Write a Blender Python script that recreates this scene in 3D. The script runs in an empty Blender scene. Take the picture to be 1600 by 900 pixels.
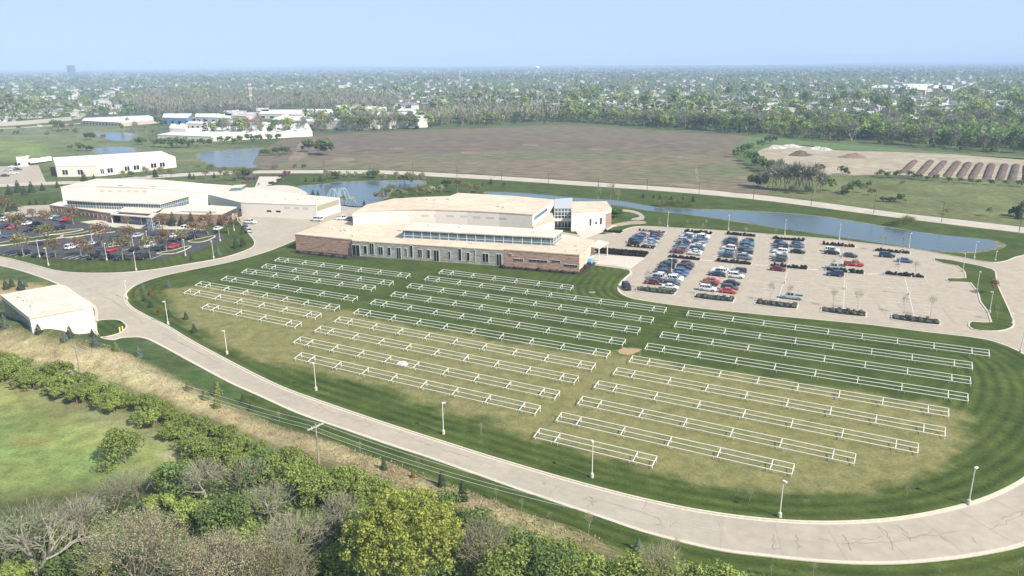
import bpy, math, random
import numpy as np
from mathutils import Vector, Matrix
from mathutils.geometry import delaunay_2d_cdt
random.seed(7); RNG = np.random.default_rng(7)
SC = bpy.context.scene; COL = SC.collection
R = math.radians

# ------------------------------------------------------------------ camera
F = 1180.0; CAMH = 60.0
PITCH = math.atan((450 - 99) / F); ROLL = R(-0.43)
CM = (Matrix.Rotation(math.pi / 2 - PITCH, 3, 'X') @ Matrix.Rotation(ROLL, 3, 'Z'))
cd = bpy.data.cameras.new('camera'); cam = bpy.data.objects.new('camera', cd); COL.objects.link(cam)
cd.sensor_width = 36; cd.lens = F / 1600 * 36; cd.clip_start = 1; cd.clip_end = 40000
M4 = CM.to_4x4(); M4.translation = (0, 0, CAMH); cam.matrix_world = M4
SC.camera = cam
CMN = np.array(CM)

def G(u, v, z=0.0):
    """ground (or height z) point seen at a pixel of the 1600x900 photograph"""
    d = CMN @ np.array([(u - 800) / F, -(v - 450) / F, -1.0])
    k = (z - CAMH) / d[2]
    return np.array([d[0] * k, d[1] * k])

def PX(x, y, z):
    d = CMN.T @ np.array([x, y, z - CAMH])
    return 800 + F * d[0] / -d[2], 450 - F * d[1] / -d[2]

def GP(pts, z=0.0): return np.array([G(u, v, z) for u, v in pts])

def smooth(P, n=6, closed=False):
    P = np.asarray(P, float); out = []
    N = len(P)
    rng = range(N) if closed else range(N - 1)
    for i in rng:
        if closed: a, b, c, d = P[(i - 1) % N], P[i], P[(i + 1) % N], P[(i + 2) % N]
        else: a, b, c, d = P[max(i - 1, 0)], P[i], P[i + 1], P[min(i + 2, N - 1)]
        # centripetal-ish: limit tangents by the local segment length
        L = np.linalg.norm(c - b) + 1e-9
        m1 = (c - a); m2 = (d - b)
        m1 = m1 / (np.linalg.norm(m1) + 1e-9) * L; m2 = m2 / (np.linalg.norm(m2) + 1e-9) * L
        for k in range(n):
            t = k / n; t2 = t * t; t3 = t2 * t
            out.append((2*t3 - 3*t2 + 1) * b + (t3 - 2*t2 + t) * m1 + (-2*t3 + 3*t2) * c + (t3 - t2) * m2)
    if not closed: out.append(P[-1])
    return np.array(out)

def seg_dist(pts, line, closed=False):
    """distance of many points to a polyline"""
    pts = np.asarray(pts, float); L = np.asarray(line, float)
    if closed: L = np.vstack([L, L[:1]])
    best = np.full(len(pts), 1e9)
    for a, b in zip(L[:-1], L[1:]):
        ab = b - a; l2 = ab @ ab + 1e-12
        t = np.clip(((pts - a) @ ab) / l2, 0, 1)
        d = np.hypot(*(pts - a - t[:, None] * ab).T)
        np.minimum(best, d, out=best)
    return best

def inside(pts, poly):
    pts = np.asarray(pts, float); P = np.asarray(poly, float)
    x, y = pts[:, 0], pts[:, 1]; r = np.zeros(len(pts), bool)
    j = len(P) - 1
    for i in range(len(P)):
        xi, yi = P[i]; xj, yj = P[j]
        if yi != yj:
            c = ((yi > y) != (yj > y)) & (x < (xj - xi) * (y - yi) / (yj - yi) + xi)
            r ^= c
        j = i
    return r

def sdist(pts, poly):
    d = seg_dist(pts, poly, True)
    return np.where(inside(pts, poly), d, -d)

# ------------------------------------------------------------------ terrain: flat with a bank between the loop road and the hedge
CREST = smooth(GP([(-90, 500), (0, 521), (60, 532), (120, 546), (200, 580), (320, 643), (450, 695), (600, 748), (750, 802), (900, 852), (1050, 890), (1200, 920)]), 4)
CH = [3.4, 3.4, 3.2, 2.7, 1.8, 1.3, 1.3, 1.2, 1.0, 0.5, 0.0, 0.0]
CHS = np.interp(np.linspace(0, len(CH) - 1, len(CREST)), range(len(CH)), CH)
def hgt(pts):
    pts = np.atleast_2d(np.asarray(pts, float))
    h = np.zeros(len(pts))
    for c, a in zip(range(len(CREST) - 1), range(len(CREST) - 1)):
        A, B = CREST[a], CREST[a + 1]; ab = B - A
        t = np.clip(((pts - A) @ ab) / (ab @ ab), 0, 1)
        d = np.hypot(*(pts - A - t[:, None] * ab).T)
        hh = CHS[a] + t * (CHS[a + 1] - CHS[a])
        w = 7.5
        h = np.maximum(h, np.where(d < w, hh * np.cos(np.clip(d / w, 0, 1) * math.pi / 2) ** 2, 0))
    return h
def H1(x, y): return float(hgt([(x, y)])[0])
def T(u, v):
    z = 0.0
    for _ in range(10):
        p = G(u, v, z); z = 0.5 * z + 0.5 * H1(*p)
    return np.array([p[0], p[1], H1(*p)])

# ------------------------------------------------------------------ materials
ALB = 0.84
def mat(name, c, rough=0.85, vary=0.0, scale=1.0, c2=None, detail=4, metal=0.0, spec=0.3, obj_rand=0.0, isl_rand=0.0, transl=0.0, seams=None, spots=None, mix=(0.35, 0.65), coords='pos', big=None, stretch=None):
    c = tuple(q * ALB for q in c); c2 = c2 and tuple(q * ALB for q in c2); big = big and (big[0], tuple(q * ALB for q in big[1]))
    m = bpy.data.materials.new(name); m.use_nodes = True
    nt = m.node_tree; N = nt.nodes; L = nt.links
    b = N['Principled BSDF']; b.inputs['Roughness'].default_value = rough; b.inputs['Metallic'].default_value = metal
    b.inputs['Specular IOR Level'].default_value = spec
    col = N.new('ShaderNodeRGB'); col.outputs[0].default_value = (*c, 1); out = col.outputs[0]
    if coords == 'pos':
        g = N.new('ShaderNodeNewGeometry'); pos = g.outputs['Position']
    else:
        g = N.new('ShaderNodeTexCoord'); pos = g.outputs['Object']
    if stretch:
        mp = N.new('ShaderNodeMapping'); mp.inputs['Scale'].default_value = stretch[0]; mp.inputs['Rotation'].default_value = (0, 0, stretch[1])
        L.new(pos, mp.inputs['Vector']); pos = mp.outputs[0]
    def noise(sc, det, lo, hi):
        n = N.new('ShaderNodeTexNoise'); n.inputs['Scale'].default_value = sc; n.inputs['Detail'].default_value = det
        L.new(pos, n.inputs['Vector'])
        r = N.new('ShaderNodeMapRange'); r.inputs['From Min'].default_value = lo; r.inputs['From Max'].default_value = hi; r.interpolation_type = 'SMOOTHSTEP'
        L.new(n.outputs[0], r.inputs['Value']); return r.outputs[0]
    def mixc(f, a, bcol, mode='MIX'):
        x = N.new('ShaderNodeMix'); x.data_type = 'RGBA'; x.blend_type = mode
        if isinstance(f, (int, float)): x.inputs[0].default_value = f
        else: L.new(f, x.inputs[0])
        L.new(a, x.inputs[6])
        if isinstance(bcol, tuple): x.inputs[7].default_value = (*bcol, 1)
        else: L.new(bcol, x.inputs[7])
        return x.outputs[2]
    if c2: out = mixc(noise(scale, detail, *mix), out, c2)
    if big: out = mixc(noise(big[0], 3, 0.4, 0.62), out, big[1])
    def scaleby(val, amt, base=1.0):
        mr = N.new('ShaderNodeMapRange'); mr.inputs['To Min'].default_value = base - amt; mr.inputs['To Max'].default_value = base + amt
        L.new(val, mr.inputs['Value'])
        h = N.new('ShaderNodeHueSaturation'); L.new(out, h.inputs['Color']); L.new(mr.outputs[0], h.inputs['Value']); return h.outputs[0]
    if seams:
        mp2 = N.new('ShaderNodeMapping'); mp2.inputs['Rotation'].default_value = (0, 0, seams); L.new(pos, mp2.inputs['Vector'])
        bt = N.new('ShaderNodeTexBrick'); bt.inputs['Scale'].default_value = 1; bt.inputs['Brick Width'].default_value = 14; bt.inputs['Row Height'].default_value = 2.4; bt.inputs['Mortar Size'].default_value = 0.06
        bt.inputs['Color1'].default_value = (1, 1, 1, 1); bt.inputs['Color2'].default_value = (.94, .93, .92, 1); bt.inputs['Mortar'].default_value = (.84, .82, .8, 1); L.new(mp2.outputs[0], bt.inputs['Vector'])
        out = mixc(1.0, out, bt.outputs['Color'], 'MULTIPLY')
    if spots: out = mixc(noise(spots[0], 2, spots[1], spots[1] + 0.1), out, tuple(q * ALB for q in spots[2]))
    if vary: out = scaleby(noise(scale * 3.1, 6, 0.3, 0.7), vary)
    if obj_rand:
        oi = N.new('ShaderNodeObjectInfo'); out = scaleby(oi.outputs['Random'], obj_rand)
    if isl_rand:
        gi = N.new('ShaderNodeNewGeometry'); out = scaleby(gi.outputs['Random Per Island'], isl_rand)
    L.new(out, b.inputs['Base Color'])
    if transl:
        t = N.new('ShaderNodeBsdfTranslucent'); L.new(out, t.inputs['Color'])
        ms = N.new('ShaderNodeMixShader'); ms.inputs[0].default_value = transl
        L.new(b.outputs[0], ms.inputs[1]); L.new(t.outputs[0], ms.inputs[2])
        L.new(ms.outputs[0], N['Material Output'].inputs['Surface'])
    return m

# ------------------------------------------------------------------ objects
def mesh(name, V, Fc, m=None):
    me = bpy.data.meshes.new(name)
    me.from_pydata([tuple(map(float, v)) for v in V], [], [tuple(map(int, f)) for f in Fc]); me.validate(); me.update()
    if m: me.materials.append(m)
    return me

def quads(name, V, m):
    """fast mesh of loose quads: V is (n,4,3)"""
    n = len(V); me = bpy.data.meshes.new(name)
    me.vertices.add(n * 4); me.vertices.foreach_set('co', np.ascontiguousarray(V, dtype=np.float32).ravel())
    me.loops.add(n * 4); me.loops.foreach_set('vertex_index', np.arange(n * 4, dtype=np.int32))
    me.polygons.add(n); me.polygons.foreach_set('loop_start', np.arange(0, n * 4, 4, dtype=np.int32))
    me.update(calc_edges=True); me.materials.append(m); return me

def obj(name, me, parent=None, loc=None, m=None):
    o = bpy.data.objects.new(name, me); COL.objects.link(o)
    if parent: o.parent = parent
    if loc is not None: o.location = loc
    if m: me.materials.append(m)
    return o
def tag(o, label=None, cat=None, group=None, kind=None):
    if label: o['label'] = label
    if cat: o['category'] = cat
    if group: o['group'] = group
    if kind: o['kind'] = kind
    return o
def thing(name, label, cat, loc=(0, 0, 0), rz=0, group=None):
    o = bpy.data.objects.new(name, None); COL.objects.link(o); o.location = loc; o.rotation_euler = (0, 0, rz)
    o.empty_display_size = 0.2
    return tag(o, label, cat, group)
def struct(name, me): return tag(obj(name, me), kind='structure')
KIDS = {}
def kids(o):
    return [c for c in o.children]
def dup(root, loc, rz=0, s=1.0, label=None, group=None, sz=None):
    r = root.copy(); COL.objects.link(r); r.location = loc; r.rotation_euler = (0, 0, rz); r.scale = (s, s, sz or s)
    if label: r['label'] = label
    if group: r['group'] = group
    for c in KIDS[root.name]:
        k = c.copy(); COL.objects.link(k); k.parent = r
        for g in KIDS.get(c.name, ()):
            q = g.copy(); COL.objects.link(q); q.parent = k
    return r
PROTOS = []
def proto(root):
    """remember a prototype's children; its first use moves it, later uses copy it"""
    KIDS[root.name] = [c for c in COL.objects if c.parent == root]
    for c in KIDS[root.name]:
        g = [x for x in COL.objects if x.parent == c]
        if g: KIDS[c.name] = g
    root['_used'] = 0
    PROTOS.append(root); return root
def put(pr, loc, rz=0, s=1.0, label=None, group=None, sz=None):
    if not pr.get('_used'):
        pr['_used'] = 1; pr.location = loc; pr.rotation_euler = (0, 0, rz); pr.scale = (s, s, sz or s)
        if label: pr['label'] = label
        if group: pr['group'] = group
        return pr
    return dup(pr, loc, rz, s, label, group, sz)

class MB:
    def __init__(s): s.v = []; s.f = []
    def add(s, V, Fc):
        n = len(s.v); s.v += [tuple(v) for v in V]; s.f += [tuple(i + n for i in f) for f in Fc]; return s
    def box(s, c, d, rz=0, rx=0):
        x, y, z = (q / 2 for q in d); cs, sn = math.cos(rz), math.sin(rz)
        V = []
        for X, Y, Z in ((-x,-y,-z),(x,-y,-z),(x,y,-z),(-x,y,-z),(-x,-y,z),(x,-y,z),(x,y,z),(-x,y,z)):
            V.append((c[0] + X*cs - Y*sn, c[1] + X*sn + Y*cs, c[2] + Z))
        return s.add(V, [(3,2,1,0),(4,5,6,7),(0,1,5,4),(1,2,6,5),(2,3,7,6),(3,0,4,7)])
    def bar(s, a, b, w, h=None):
        a = Vector(a); b = Vector(b); d = (b - a).normalized(); h = h or w
        up = Vector((0, 0, 1)) if abs(d.z) < 0.9 else Vector((1, 0, 0))
        sx = d.cross(up).normalized() * (w / 2); sy = sx.cross(d).normalized() * (h / 2)
        V = [a-sx-sy, a+sx-sy, a+sx+sy, a-sx+sy, b-sx-sy, b+sx-sy, b+sx+sy, b-sx+sy]
        return s.add(V, [(3,2,1,0),(4,5,6,7),(0,1,5,4),(1,2,6,5),(2,3,7,6),(3,0,4,7)])
    def tube(s, a, b, r0, r1=None, n=6):
        a = Vector(a); b = Vector(b); d = (b - a).normalized(); r1 = r0 if r1 is None else r1
        up = Vector((0, 0, 1)) if abs(d.z) < 0.9 else Vector((1, 0, 0))
        x = d.cross(up).normalized(); y = x.cross(d).normalized()
        V = [a + (x*math.cos(t) + y*math.sin(t))*r0 for t in (2*math.pi*i/n for i in range(n))] + \
            [b + (x*math.cos(t) + y*math.sin(t))*r1 for t in (2*math.pi*i/n for i in range(n))]
        Fc = [(i, (i+1) % n, n+(i+1) % n, n+i) for i in range(n)]
        Fc += [tuple(range(n-1, -1, -1)), tuple(range(n, 2*n))]
        return s.add(V, Fc)
    def prism(s, P, z0, z1):
        P = [tuple(p) for p in P]
        a = sum(P[i][0]*P[(i+1) % len(P)][1] - P[(i+1) % len(P)][0]*P[i][1] for i in range(len(P)))
        if a < 0: P = P[::-1]
        n = len(P)
        zt = z1 if hasattr(z1, '__len__') else [z1]*n
        if a < 0 and hasattr(z1, '__len__'): zt = list(z1)[::-1]
        V = [(x, y, z0) for x, y in P] + [(x, y, zt[i]) for i, (x, y) in enumerate(P)]
        return s.add(V, [tuple(range(n-1, -1, -1)), tuple(range(n, 2*n))] + [(i, (i+1) % n, n+(i+1) % n, n+i) for i in range(n)])
    def mesh(s, name, m): return mesh(name, s.v, s.f, m)
    def build(s, name, m, parent=None): return obj(name, s.mesh(name, m), parent)

def sheet(name, poly, z, m, res=None, kind='structure', drape=False):
    poly = np.asarray(poly, float)
    V = [tuple(p) for p in poly]; n = len(V)
    if res:
        lo, hi = poly.min(0), poly.max(0)
        gx, gy = np.meshgrid(np.arange(lo[0], hi[0], res), np.arange(lo[1], hi[1], res))
        P = np.column_stack([gx.ravel(), gy.ravel()]) + RNG.uniform(-.2, .2, (gx.size, 2)) * res
        P = P[sdist(P, poly) > res * 0.4]
        V += [tuple(p) for p in P]
    r = delaunay_2d_cdt([Vector(v) for v in V], [(i, (i+1) % n) for i in range(n)], [list(range(n))], 1, 1e-4)
    P2 = np.array([tuple(v) for v in r[0]])
    Z = np.full(len(P2), z)
    Fc = []
    for f in r[2]:
        a, b, c = (P2[i] for i in f[:3])
        if (b[0]-a[0])*(c[1]-a[1]) - (b[1]-a[1])*(c[0]-a[0]) < 0: f = f[::-1]
        Fc.append(f)
    me = mesh(name, np.column_stack([P2, Z]), Fc, m)
    o = obj(name, me); o['kind'] = kind
    return o
def vert_xy(me):
    c = np.empty(len(me.vertices) * 3, np.float32); me.vertices.foreach_get('co', c); return c.reshape(-1, 3)[:, :2].astype(float)
def attr(me, name, vals):
    a = me.attributes.new(name, 'FLOAT', 'POINT'); a.data.foreach_set('value', np.asarray(vals, np.float32))
def attr_col(me, name, vals):
    a = me.attributes.new(name, 'FLOAT_COLOR', 'POINT'); a.data.foreach_set('color', np.column_stack([vals, np.ones(len(vals))]).astype(np.float32).ravel())

def ribbon(P, w, z, closed=False, h=None, off=0.0):
    """flat strip (or low kerb when h is given) along a polyline"""
    P = np.asarray(P, float)
    if closed: P = np.vstack([P, P[:1]])
    d = np.gradient(P, axis=0)
    if closed: d[0] = d[-1] = P[1] - P[-2]
    d /= np.linalg.norm(d, axis=1)[:, None] + 1e-9; nn = np.column_stack([-d[:, 1], d[:, 0]])
    A = P + nn * (off - w/2); B = P + nn * (off + w/2); n = len(P); mb = MB()
    if h is None:
        mb.add([(x, y, z) for x, y in A] + [(x, y, z) for x, y in B], [(i, i+1, n+i+1, n+i) for i in range(n-1)])
    else:
        V = [(x, y, z) for x, y in A] + [(x, y, z) for x, y in B] + [(x, y, z+h) for x, y in A] + [(x, y, z+h) for x, y in B]
        Fc = []
        for i in range(n-1):
            Fc += [(2*n+i, 2*n+i+1, 3*n+i+1, 3*n+i), (i, i+1, 2*n+i+1, 2*n+i), (n+i+1, n+i, 3*n+i, 3*n+i+1)]
        mb.add(V, Fc)
    return mb
ORD = ['first','second','third','fourth','fifth','sixth','seventh','eighth','ninth','tenth','eleventh','twelfth','thirteenth','fourteenth','fifteenth','sixteenth','seventeenth','eighteenth','nineteenth','twentieth']
def ordw(i):
    if i < 20: return ORD[i]
    t = ['twenty','thirty','forty','fifty','sixty','seventy','eighty','ninety'][(i+1)//10-2]
    u = (i+1) % 10
    if u == 0: return {'twenty':'twentieth','thirty':'thirtieth','forty':'fortieth','fifty':'fiftieth','sixty':'sixtieth','seventy':'seventieth','eighty':'eightieth','ninety':'ninetieth'}[t]
    return t + '-' + ORD[u-1]
# ------------------------------------------------------------------ light, sky, haze
SUN_AZ = math.atan2(0.79, -0.61); SUN_EL = R(41)          # azimuth clockwise from +Y
w = bpy.data.worlds.new('World'); SC.world = w; w.use_nodes = True
wn = w.node_tree.nodes; bg = wn['Background']
st = wn.new('ShaderNodeTexSky'); st.sky_type = 'NISHITA'; st.sun_disc = False
st.sun_elevation = SUN_EL; st.sun_rotation = SUN_AZ; st.altitude = 200; st.air_density = 1.0; st.dust_density = 0.4; st.ozone_density = 3.5
mx = wn.new('ShaderNodeMix'); mx.data_type = 'RGBA'; mx.inputs[0].default_value = 0.93; mx.inputs[7].default_value = (2.7, 3.65, 5.0, 1)
w.node_tree.links.new(st.outputs[0], mx.inputs[6]); w.node_tree.links.new(mx.outputs[2], bg.inputs[0]); bg.inputs[1].default_value = 0.11
sl = bpy.data.lights.new('sun', 'SUN'); sl.energy = 5.0; sl.angle = R(0.5); sl.color = (1.0, 0.93, 0.81)
so = bpy.data.objects.new('sun', sl); COL.objects.link(so)
sd = Vector((math.sin(SUN_AZ) * math.cos(SUN_EL), math.cos(SUN_AZ) * math.cos(SUN_EL), math.sin(SUN_EL)))
so.rotation_euler = sd.to_track_quat('Z', 'Y').to_euler(); so.location = (200, -100, 300)
SC.view_settings.view_transform = 'Standard'; SC.view_settings.look = 'None'; SC.view_settings.exposure = 0.84; SC.view_settings.gamma = 1
SC.view_settings.use_curve_mapping = False
SC.cycles.use_denoising = True; SC.cycles.max_bounces = 5; SC.cycles.volume_bounces = 2; SC.cycles.transparent_max_bounces = 6
SC.cycles.diffuse_bounces = 2; SC.cycles.glossy_bounces = 2
SC.cycles.sample_clamp_indirect = 4.0

hz = MB().box((0, 7000, 46), (32000, 16000, 94)).build('haze', None)
hm = bpy.data.materials.new('haze_air'); hm.use_nodes = True
hn = hm.node_tree; hn.nodes.remove(hn.nodes['Principled BSDF'])
pv = hn.nodes.new('ShaderNodeVolumePrincipled'); pv.inputs['Color'].default_value = (0.47, 0.61, 0.86, 1); pv.inputs['Density'].default_value = 0.00017
pv.inputs['Anisotropy'].default_value = -0.1
hn.links.new(pv.outputs[0], hn.nodes['Material Output'].inputs['Volume'])
hz.data.materials.clear(); hz.data.materials.append(hm); hz['kind'] = 'stuff'; hz['label'] = 'pale blue haze lying over the far town and horizon'
hz['category'] = 'haze'
# ------------------------------------------------------------------ ground sheet with albedo zones
def axis(parts):
    out = []
    for a, b, s in parts: out += list(np.arange(a, b, s))
    out.append(parts[-1][1]); return np.array(out)
def geo(a, b, n): return list(np.geomspace(a, b, n))
ys = np.array(list(np.arange(-300, 50, 25)) + list(np.arange(50, 200, 1.3)) + list(np.arange(200, 330, 3)) + list(np.arange(330, 760, 6)) + geo(760, 14500, 70))
xs = np.array([-q for q in geo(520, 15500, 40)][::-1] + list(np.arange(-510, -170, 8)) + list(np.arange(-170, 130, 1.5)) + list(np.arange(130, 520, 8)) + geo(525, 15500, 40))
gx, gy = np.meshgrid(xs, ys); GPt = np.column_stack([gx.ravel(), gy.ravel()])
near = (GPt[:, 1] > 45) & (GPt[:, 1] < 330) & (abs(GPt[:, 0]) < 330)
gz = np.zeros(len(GPt)); gz[near] = hgt(GPt[near])
nx, ny = len(xs), len(ys)
ii = np.arange(nx * ny).reshape(ny, nx)
FQ = np.column_stack([ii[:-1, :-1].ravel(), ii[:-1, 1:].ravel(), ii[1:, 1:].ravel(), ii[1:, :-1].ravel()])
me = bpy.data.meshes.new('ground')
me.vertices.add(nx * ny); me.vertices.foreach_set('co', np.column_stack([GPt, gz]).astype(np.float32).ravel())
me.loops.add(FQ.size); me.loops.foreach_set('vertex_index', FQ.astype(np.int32).ravel())
me.polygons.add(len(FQ)); me.polygons.foreach_set('loop_start', np.arange(0, FQ.size, 4, dtype=np.int32)); me.update(calc_edges=True)
for p in me.polygons: pass
me.polygons.foreach_set('use_smooth', np.ones(len(FQ), bool))
def TP(pts): return np.array([T(u, v)[:2] for u, v in pts])
DRY = (0.345, 0.285, 0.155)
zc = np.tile(np.array([0.085, 0.105, 0.04]), (nx * ny, 1))
def zone(poly, c, feather):
    lo, hi = poly.min(0) - feather, poly.max(0) + feather
    k = np.where((GPt[:, 0] > lo[0]) & (GPt[:, 0] < hi[0]) & (GPt[:, 1] > lo[1]) & (GPt[:, 1] < hi[1]))[0]
    if not len(k): return
    d = sdist(GPt[k], poly) / feather
    f = np.clip(0.5 + d * 0.5, 0, 1)[:, None]; f = f * f * (3 - 2 * f)
    zc[k] = zc[k] * (1 - f) + np.array(c) * f
MOW = (0.056, 0.086, 0.026)
# mown strip along the outside of the loop road
zone(TP([(-80, 415), (60, 432), (150, 500), (230, 540), (360, 600), (470, 645), (600, 690), (800, 762), (1000, 830), (1200, 870), (1400, 882), (1600, 855), (1750, 800), (1750, 1000), (1200, 905), (1000, 880), (800, 800), (600, 725), (430, 672), (300, 615), (190, 552), (80, 500), (-80, 470)]), MOW, 2.0)
zone(TP([(-90, 430), (0, 437), (60, 445), (95, 452), (60, 470), (-90, 470)]), (0.26, 0.20, 0.10), 3)
zone(TP([(-90, 508), (0, 516), (90, 532), (150, 545), (196, 553), (245, 578), (300, 608), (360, 638), (430, 667), (520, 693), (600, 718), (700, 762), (800, 795), (900, 832), (990, 858), (950, 880), (850, 850), (720, 815), (650, 785), (560, 745), (450, 705), (330, 655), (200, 605), (100, 580), (0, 552), (-90, 540)]), DRY, 2.2)
# lower left meadow and the brush floor
zone(TP([(-90, 560), (60, 598), (150, 632), (230, 665), (330, 690), (360, 740), (250, 770), (0, 790), (-90, 800)]), (0.235, 0.250, 0.085), 5)
zone(TP([(-90, 640), (60, 650), (150, 690), (200, 740), (120, 770), (-90, 760)]), (0.155, 0.205, 0.065), 9)
zone(TP([(20, 560), (120, 620), (230, 660), (340, 690), (330, 715), (230, 690), (100, 640), (0, 590)]), (0.19, 0.185, 0.09), 4)
zone(TP([(10, 680), (90, 685), (80, 697), (10, 696)]), (0.19, 0.18, 0.06), 2)
zone(TP([(255, 705), (280, 712), (275, 718), (250, 712)]), (0.36, 0.30, 0.2), 1)
zone(TP([(-90, 790), (250, 745), (400, 715), (540, 745), (700, 800), (900, 850), (1150, 890), (1150, 1000), (-90, 1000)]), (0.075, 0.085, 0.035), 5)
# meadow right of the field, open grass far left, far suburb floor
zone(GP([(1180, 290), (1200, 265), (1380, 282), (1600, 285), (1700, 285), (1700, 372), (1500, 342), (1200, 306)]), (0.125, 0.135, 0.055), 8)
zone(GP([(-100, 215), (60, 216), (140, 222), (150, 240), (110, 255), (-100, 246)]), (0.15, 0.19, 0.065), 10)
zone(GP([(80, 225), (330, 215), (400, 240), (280, 266), (60, 265)]), (0.12, 0.14, 0.06), 12)
zone(GP([(-100, 200), (200, 196), (240, 215), (120, 222), (-100, 214)]), (0.14, 0.16, 0.08), 12)
zc *= ALB
attr_col(me, 'zone', zc)
gm = bpy.data.materials.new('ground_soil'); gm.use_nodes = True
def zone_mat(m):
    nt = m.node_tree; N = nt.nodes; L = nt.links; b = N['Principled BSDF']; b.inputs['Roughness'].default_value = 0.95; b.inputs['Specular IOR Level'].default_value = 0.1
    at = N.new('ShaderNodeAttribute'); at.attribute_name = 'zone'
    ge = N.new('ShaderNodeNewGeometry')
    out = at.outputs['Color']
    for sc, det, lo, hi, a, bb in ((0.045, 4, 0.3, 0.7, 0.72, 1.28), (0.35, 5, 0.3, 0.7, 0.72, 1.28), (2.2, 4, 0.25, 0.75, 0.7, 1.3)):
        n = N.new('ShaderNodeTexNoise'); n.inputs['Scale'].default_value = sc; n.inputs['Detail'].default_value = det; L.new(ge.outputs['Position'], n.inputs['Vector'])
        r = N.new('ShaderNodeMapRange'); r.inputs['From Min'].default_value = lo; r.inputs['From Max'].default_value = hi; r.inputs['To Min'].default_value = a; r.inputs['To Max'].default_value = bb
        L.new(n.outputs[0], r.inputs['Value'])
        h = N.new('ShaderNodeHueSaturation'); L.new(out, h.inputs['Color']); L.new(r.outputs[0], h.inputs['Value']); out = h.outputs[0]
    # tint drifts between yellow straw and green
    n = N.new('ShaderNodeTexNoise'); n.inputs['Scale'].default_value = 0.09; n.inputs['Detail'].default_value = 5; L.new(ge.outputs['Position'], n.inputs['Vector'])
    r = N.new('ShaderNodeMapRange'); r.inputs['From Min'].default_value = 0.35; r.inputs['From Max'].default_value = 0.65; r.inputs['To Min'].default_value = 0.485; r.inputs['To Max'].default_value = 0.515
    L.new(n.outputs[0], r.inputs['Value']); h = N.new('ShaderNodeHueSaturation'); L.new(out, h.inputs['Color']); L.new(r.outputs[0], h.inputs['Hue']); out = h.outputs[0]
    L.new(out, b.inputs['Base Color'])
zone_mat(gm); me.materials.append(gm)
struct('ground', me)

def resample(P, n):
    s = np.r_[0, np.cumsum(np.hypot(*np.diff(P, axis=0).T))]; t = np.linspace(0, s[-1], n)
    return np.column_stack([np.interp(t, s, P[:, 0]), np.interp(t, s, P[:, 1])])
# ------------------------------------------------------------------ road, lots and lawns
concrete = mat('pale_concrete', (0.39, 0.338, 0.268), 0.9, vary=0.06, scale=0.22, c2=(0.36, 0.312, 0.247), big=(0.07, (0.345, 0.30, 0.24)), spots=(0.3, 0.72, (0.27, 0.235, 0.19)), stretch=((1, 1, 1), 0.4))
lotcon = mat('lot_concrete', (0.375, 0.318, 0.250), 0.9, vary=0.07, scale=0.2, c2=(0.335, 0.285, 0.225), big=(0.05, (0.355, 0.30, 0.235)), spots=(0.55, 0.70, (0.20, 0.17, 0.135)))
whitecon = mat('white_concrete', (0.50, 0.445, 0.38), 0.9, vary=0.06, scale=0.4)
kerbm = mat('kerb_concrete', (0.52, 0.46, 0.37), 0.9, vary=0.08, scale=0.6)
paint = mat('line_paint', (0.70, 0.69, 0.66), 0.7, vary=0.1, scale=1.5)
seal = mat('crack_sealant', (0.23, 0.205, 0.175), 0.8)
joint = mat('concrete_joint', (0.352, 0.305, 0.245), 0.9)  # road joints, a slightly darker tone than the paving
asphalt = mat('dark_asphalt', (0.050, 0.050, 0.050), 0.9, vary=0.2, scale=0.3, c2=(0.066, 0.065, 0.064))

LAWN_PX = [(461, 376), (425, 391), (390, 402), (350, 412), (300, 422), (250, 433), (215, 445), (199, 457), (197, 467), (206, 480), (230, 494), (262, 510), (300, 533), (350, 560), (400, 586), (450, 609), (500, 627), (570, 651), (640, 674), (700, 693), (760, 712), (830, 733), (900, 753), (980, 774), (1060, 792), (1130, 804), (1200, 812), (1270, 816), (1340, 815), (1400, 810), (1460, 800), (1520, 785), (1570, 765), (1605, 744), (1650, 700), (1672, 660), (1668, 620), (1640, 580), (1600, 554), (1570, 540), (1535, 530), (1450, 519.5), (1350, 507), (1200, 493), (1075, 480), (1010, 471), (985, 466), (969, 458), (966, 448), (976, 435), (985, 427), (982, 422), (975, 421)]
lawn_edge = smooth(GP(LAWN_PX), 5)
LAWN = np.vstack([lawn_edge, GP([(930, 415), (905, 400), (780, 385), (600, 370), (500, 365)])])
OUT_PX = [(-120, 408), (-60, 409), (0, 415.5), (50, 429), (95, 446.5), (118, 461), (146, 479), (150, 502), (155, 526), (176, 531.5), (190, 528), (220, 527.5), (250, 540), (300, 567), (362, 600), (400, 617), (467, 647), (533, 670), (600, 693), (667, 715), (733, 738), (800, 762), (867, 785), (933, 807), (1000, 830), (1067, 848), (1133, 862), (1200, 870), (1267, 877), (1333, 881), (1400, 881), (1467, 876), (1533, 867), (1600, 852), (1680, 815), (1745, 760), (1790, 690), (1800, 620), (1780, 550), (1740, 480), (1720, 420), (1700, 385)]
outer = smooth(GP(OUT_PX), 5)
TOPR_PX = [(1640, 385), (1600, 399), (1587, 402), (1568, 409), (1545, 410), (1500, 402), (1425, 389), (1350, 380), (1300, 374), (1200, 366), (1125, 360.5), (1050, 356), (1012, 354), (990, 355), (971, 361), (960, 365), (946, 366)]
topr = smooth(GP(TOPR_PX), 4)
UPL_PX = [(560, 318), (480, 327), (380, 338), (378, 352), (390, 367), (398, 379), (392, 388), (350, 402.5), (287, 414), (237, 422), (175, 427), (100, 425), (45, 412), (0, 401.5), (-60, 396), (-120, 394)]
upl = smooth(GP(UPL_PX), 4)
PAVED = np.vstack([outer, topr, GP([(900, 366), (800, 350)]), upl])
sheet('road', PAVED, 0.02, concrete)
SHEETS = {}
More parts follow.
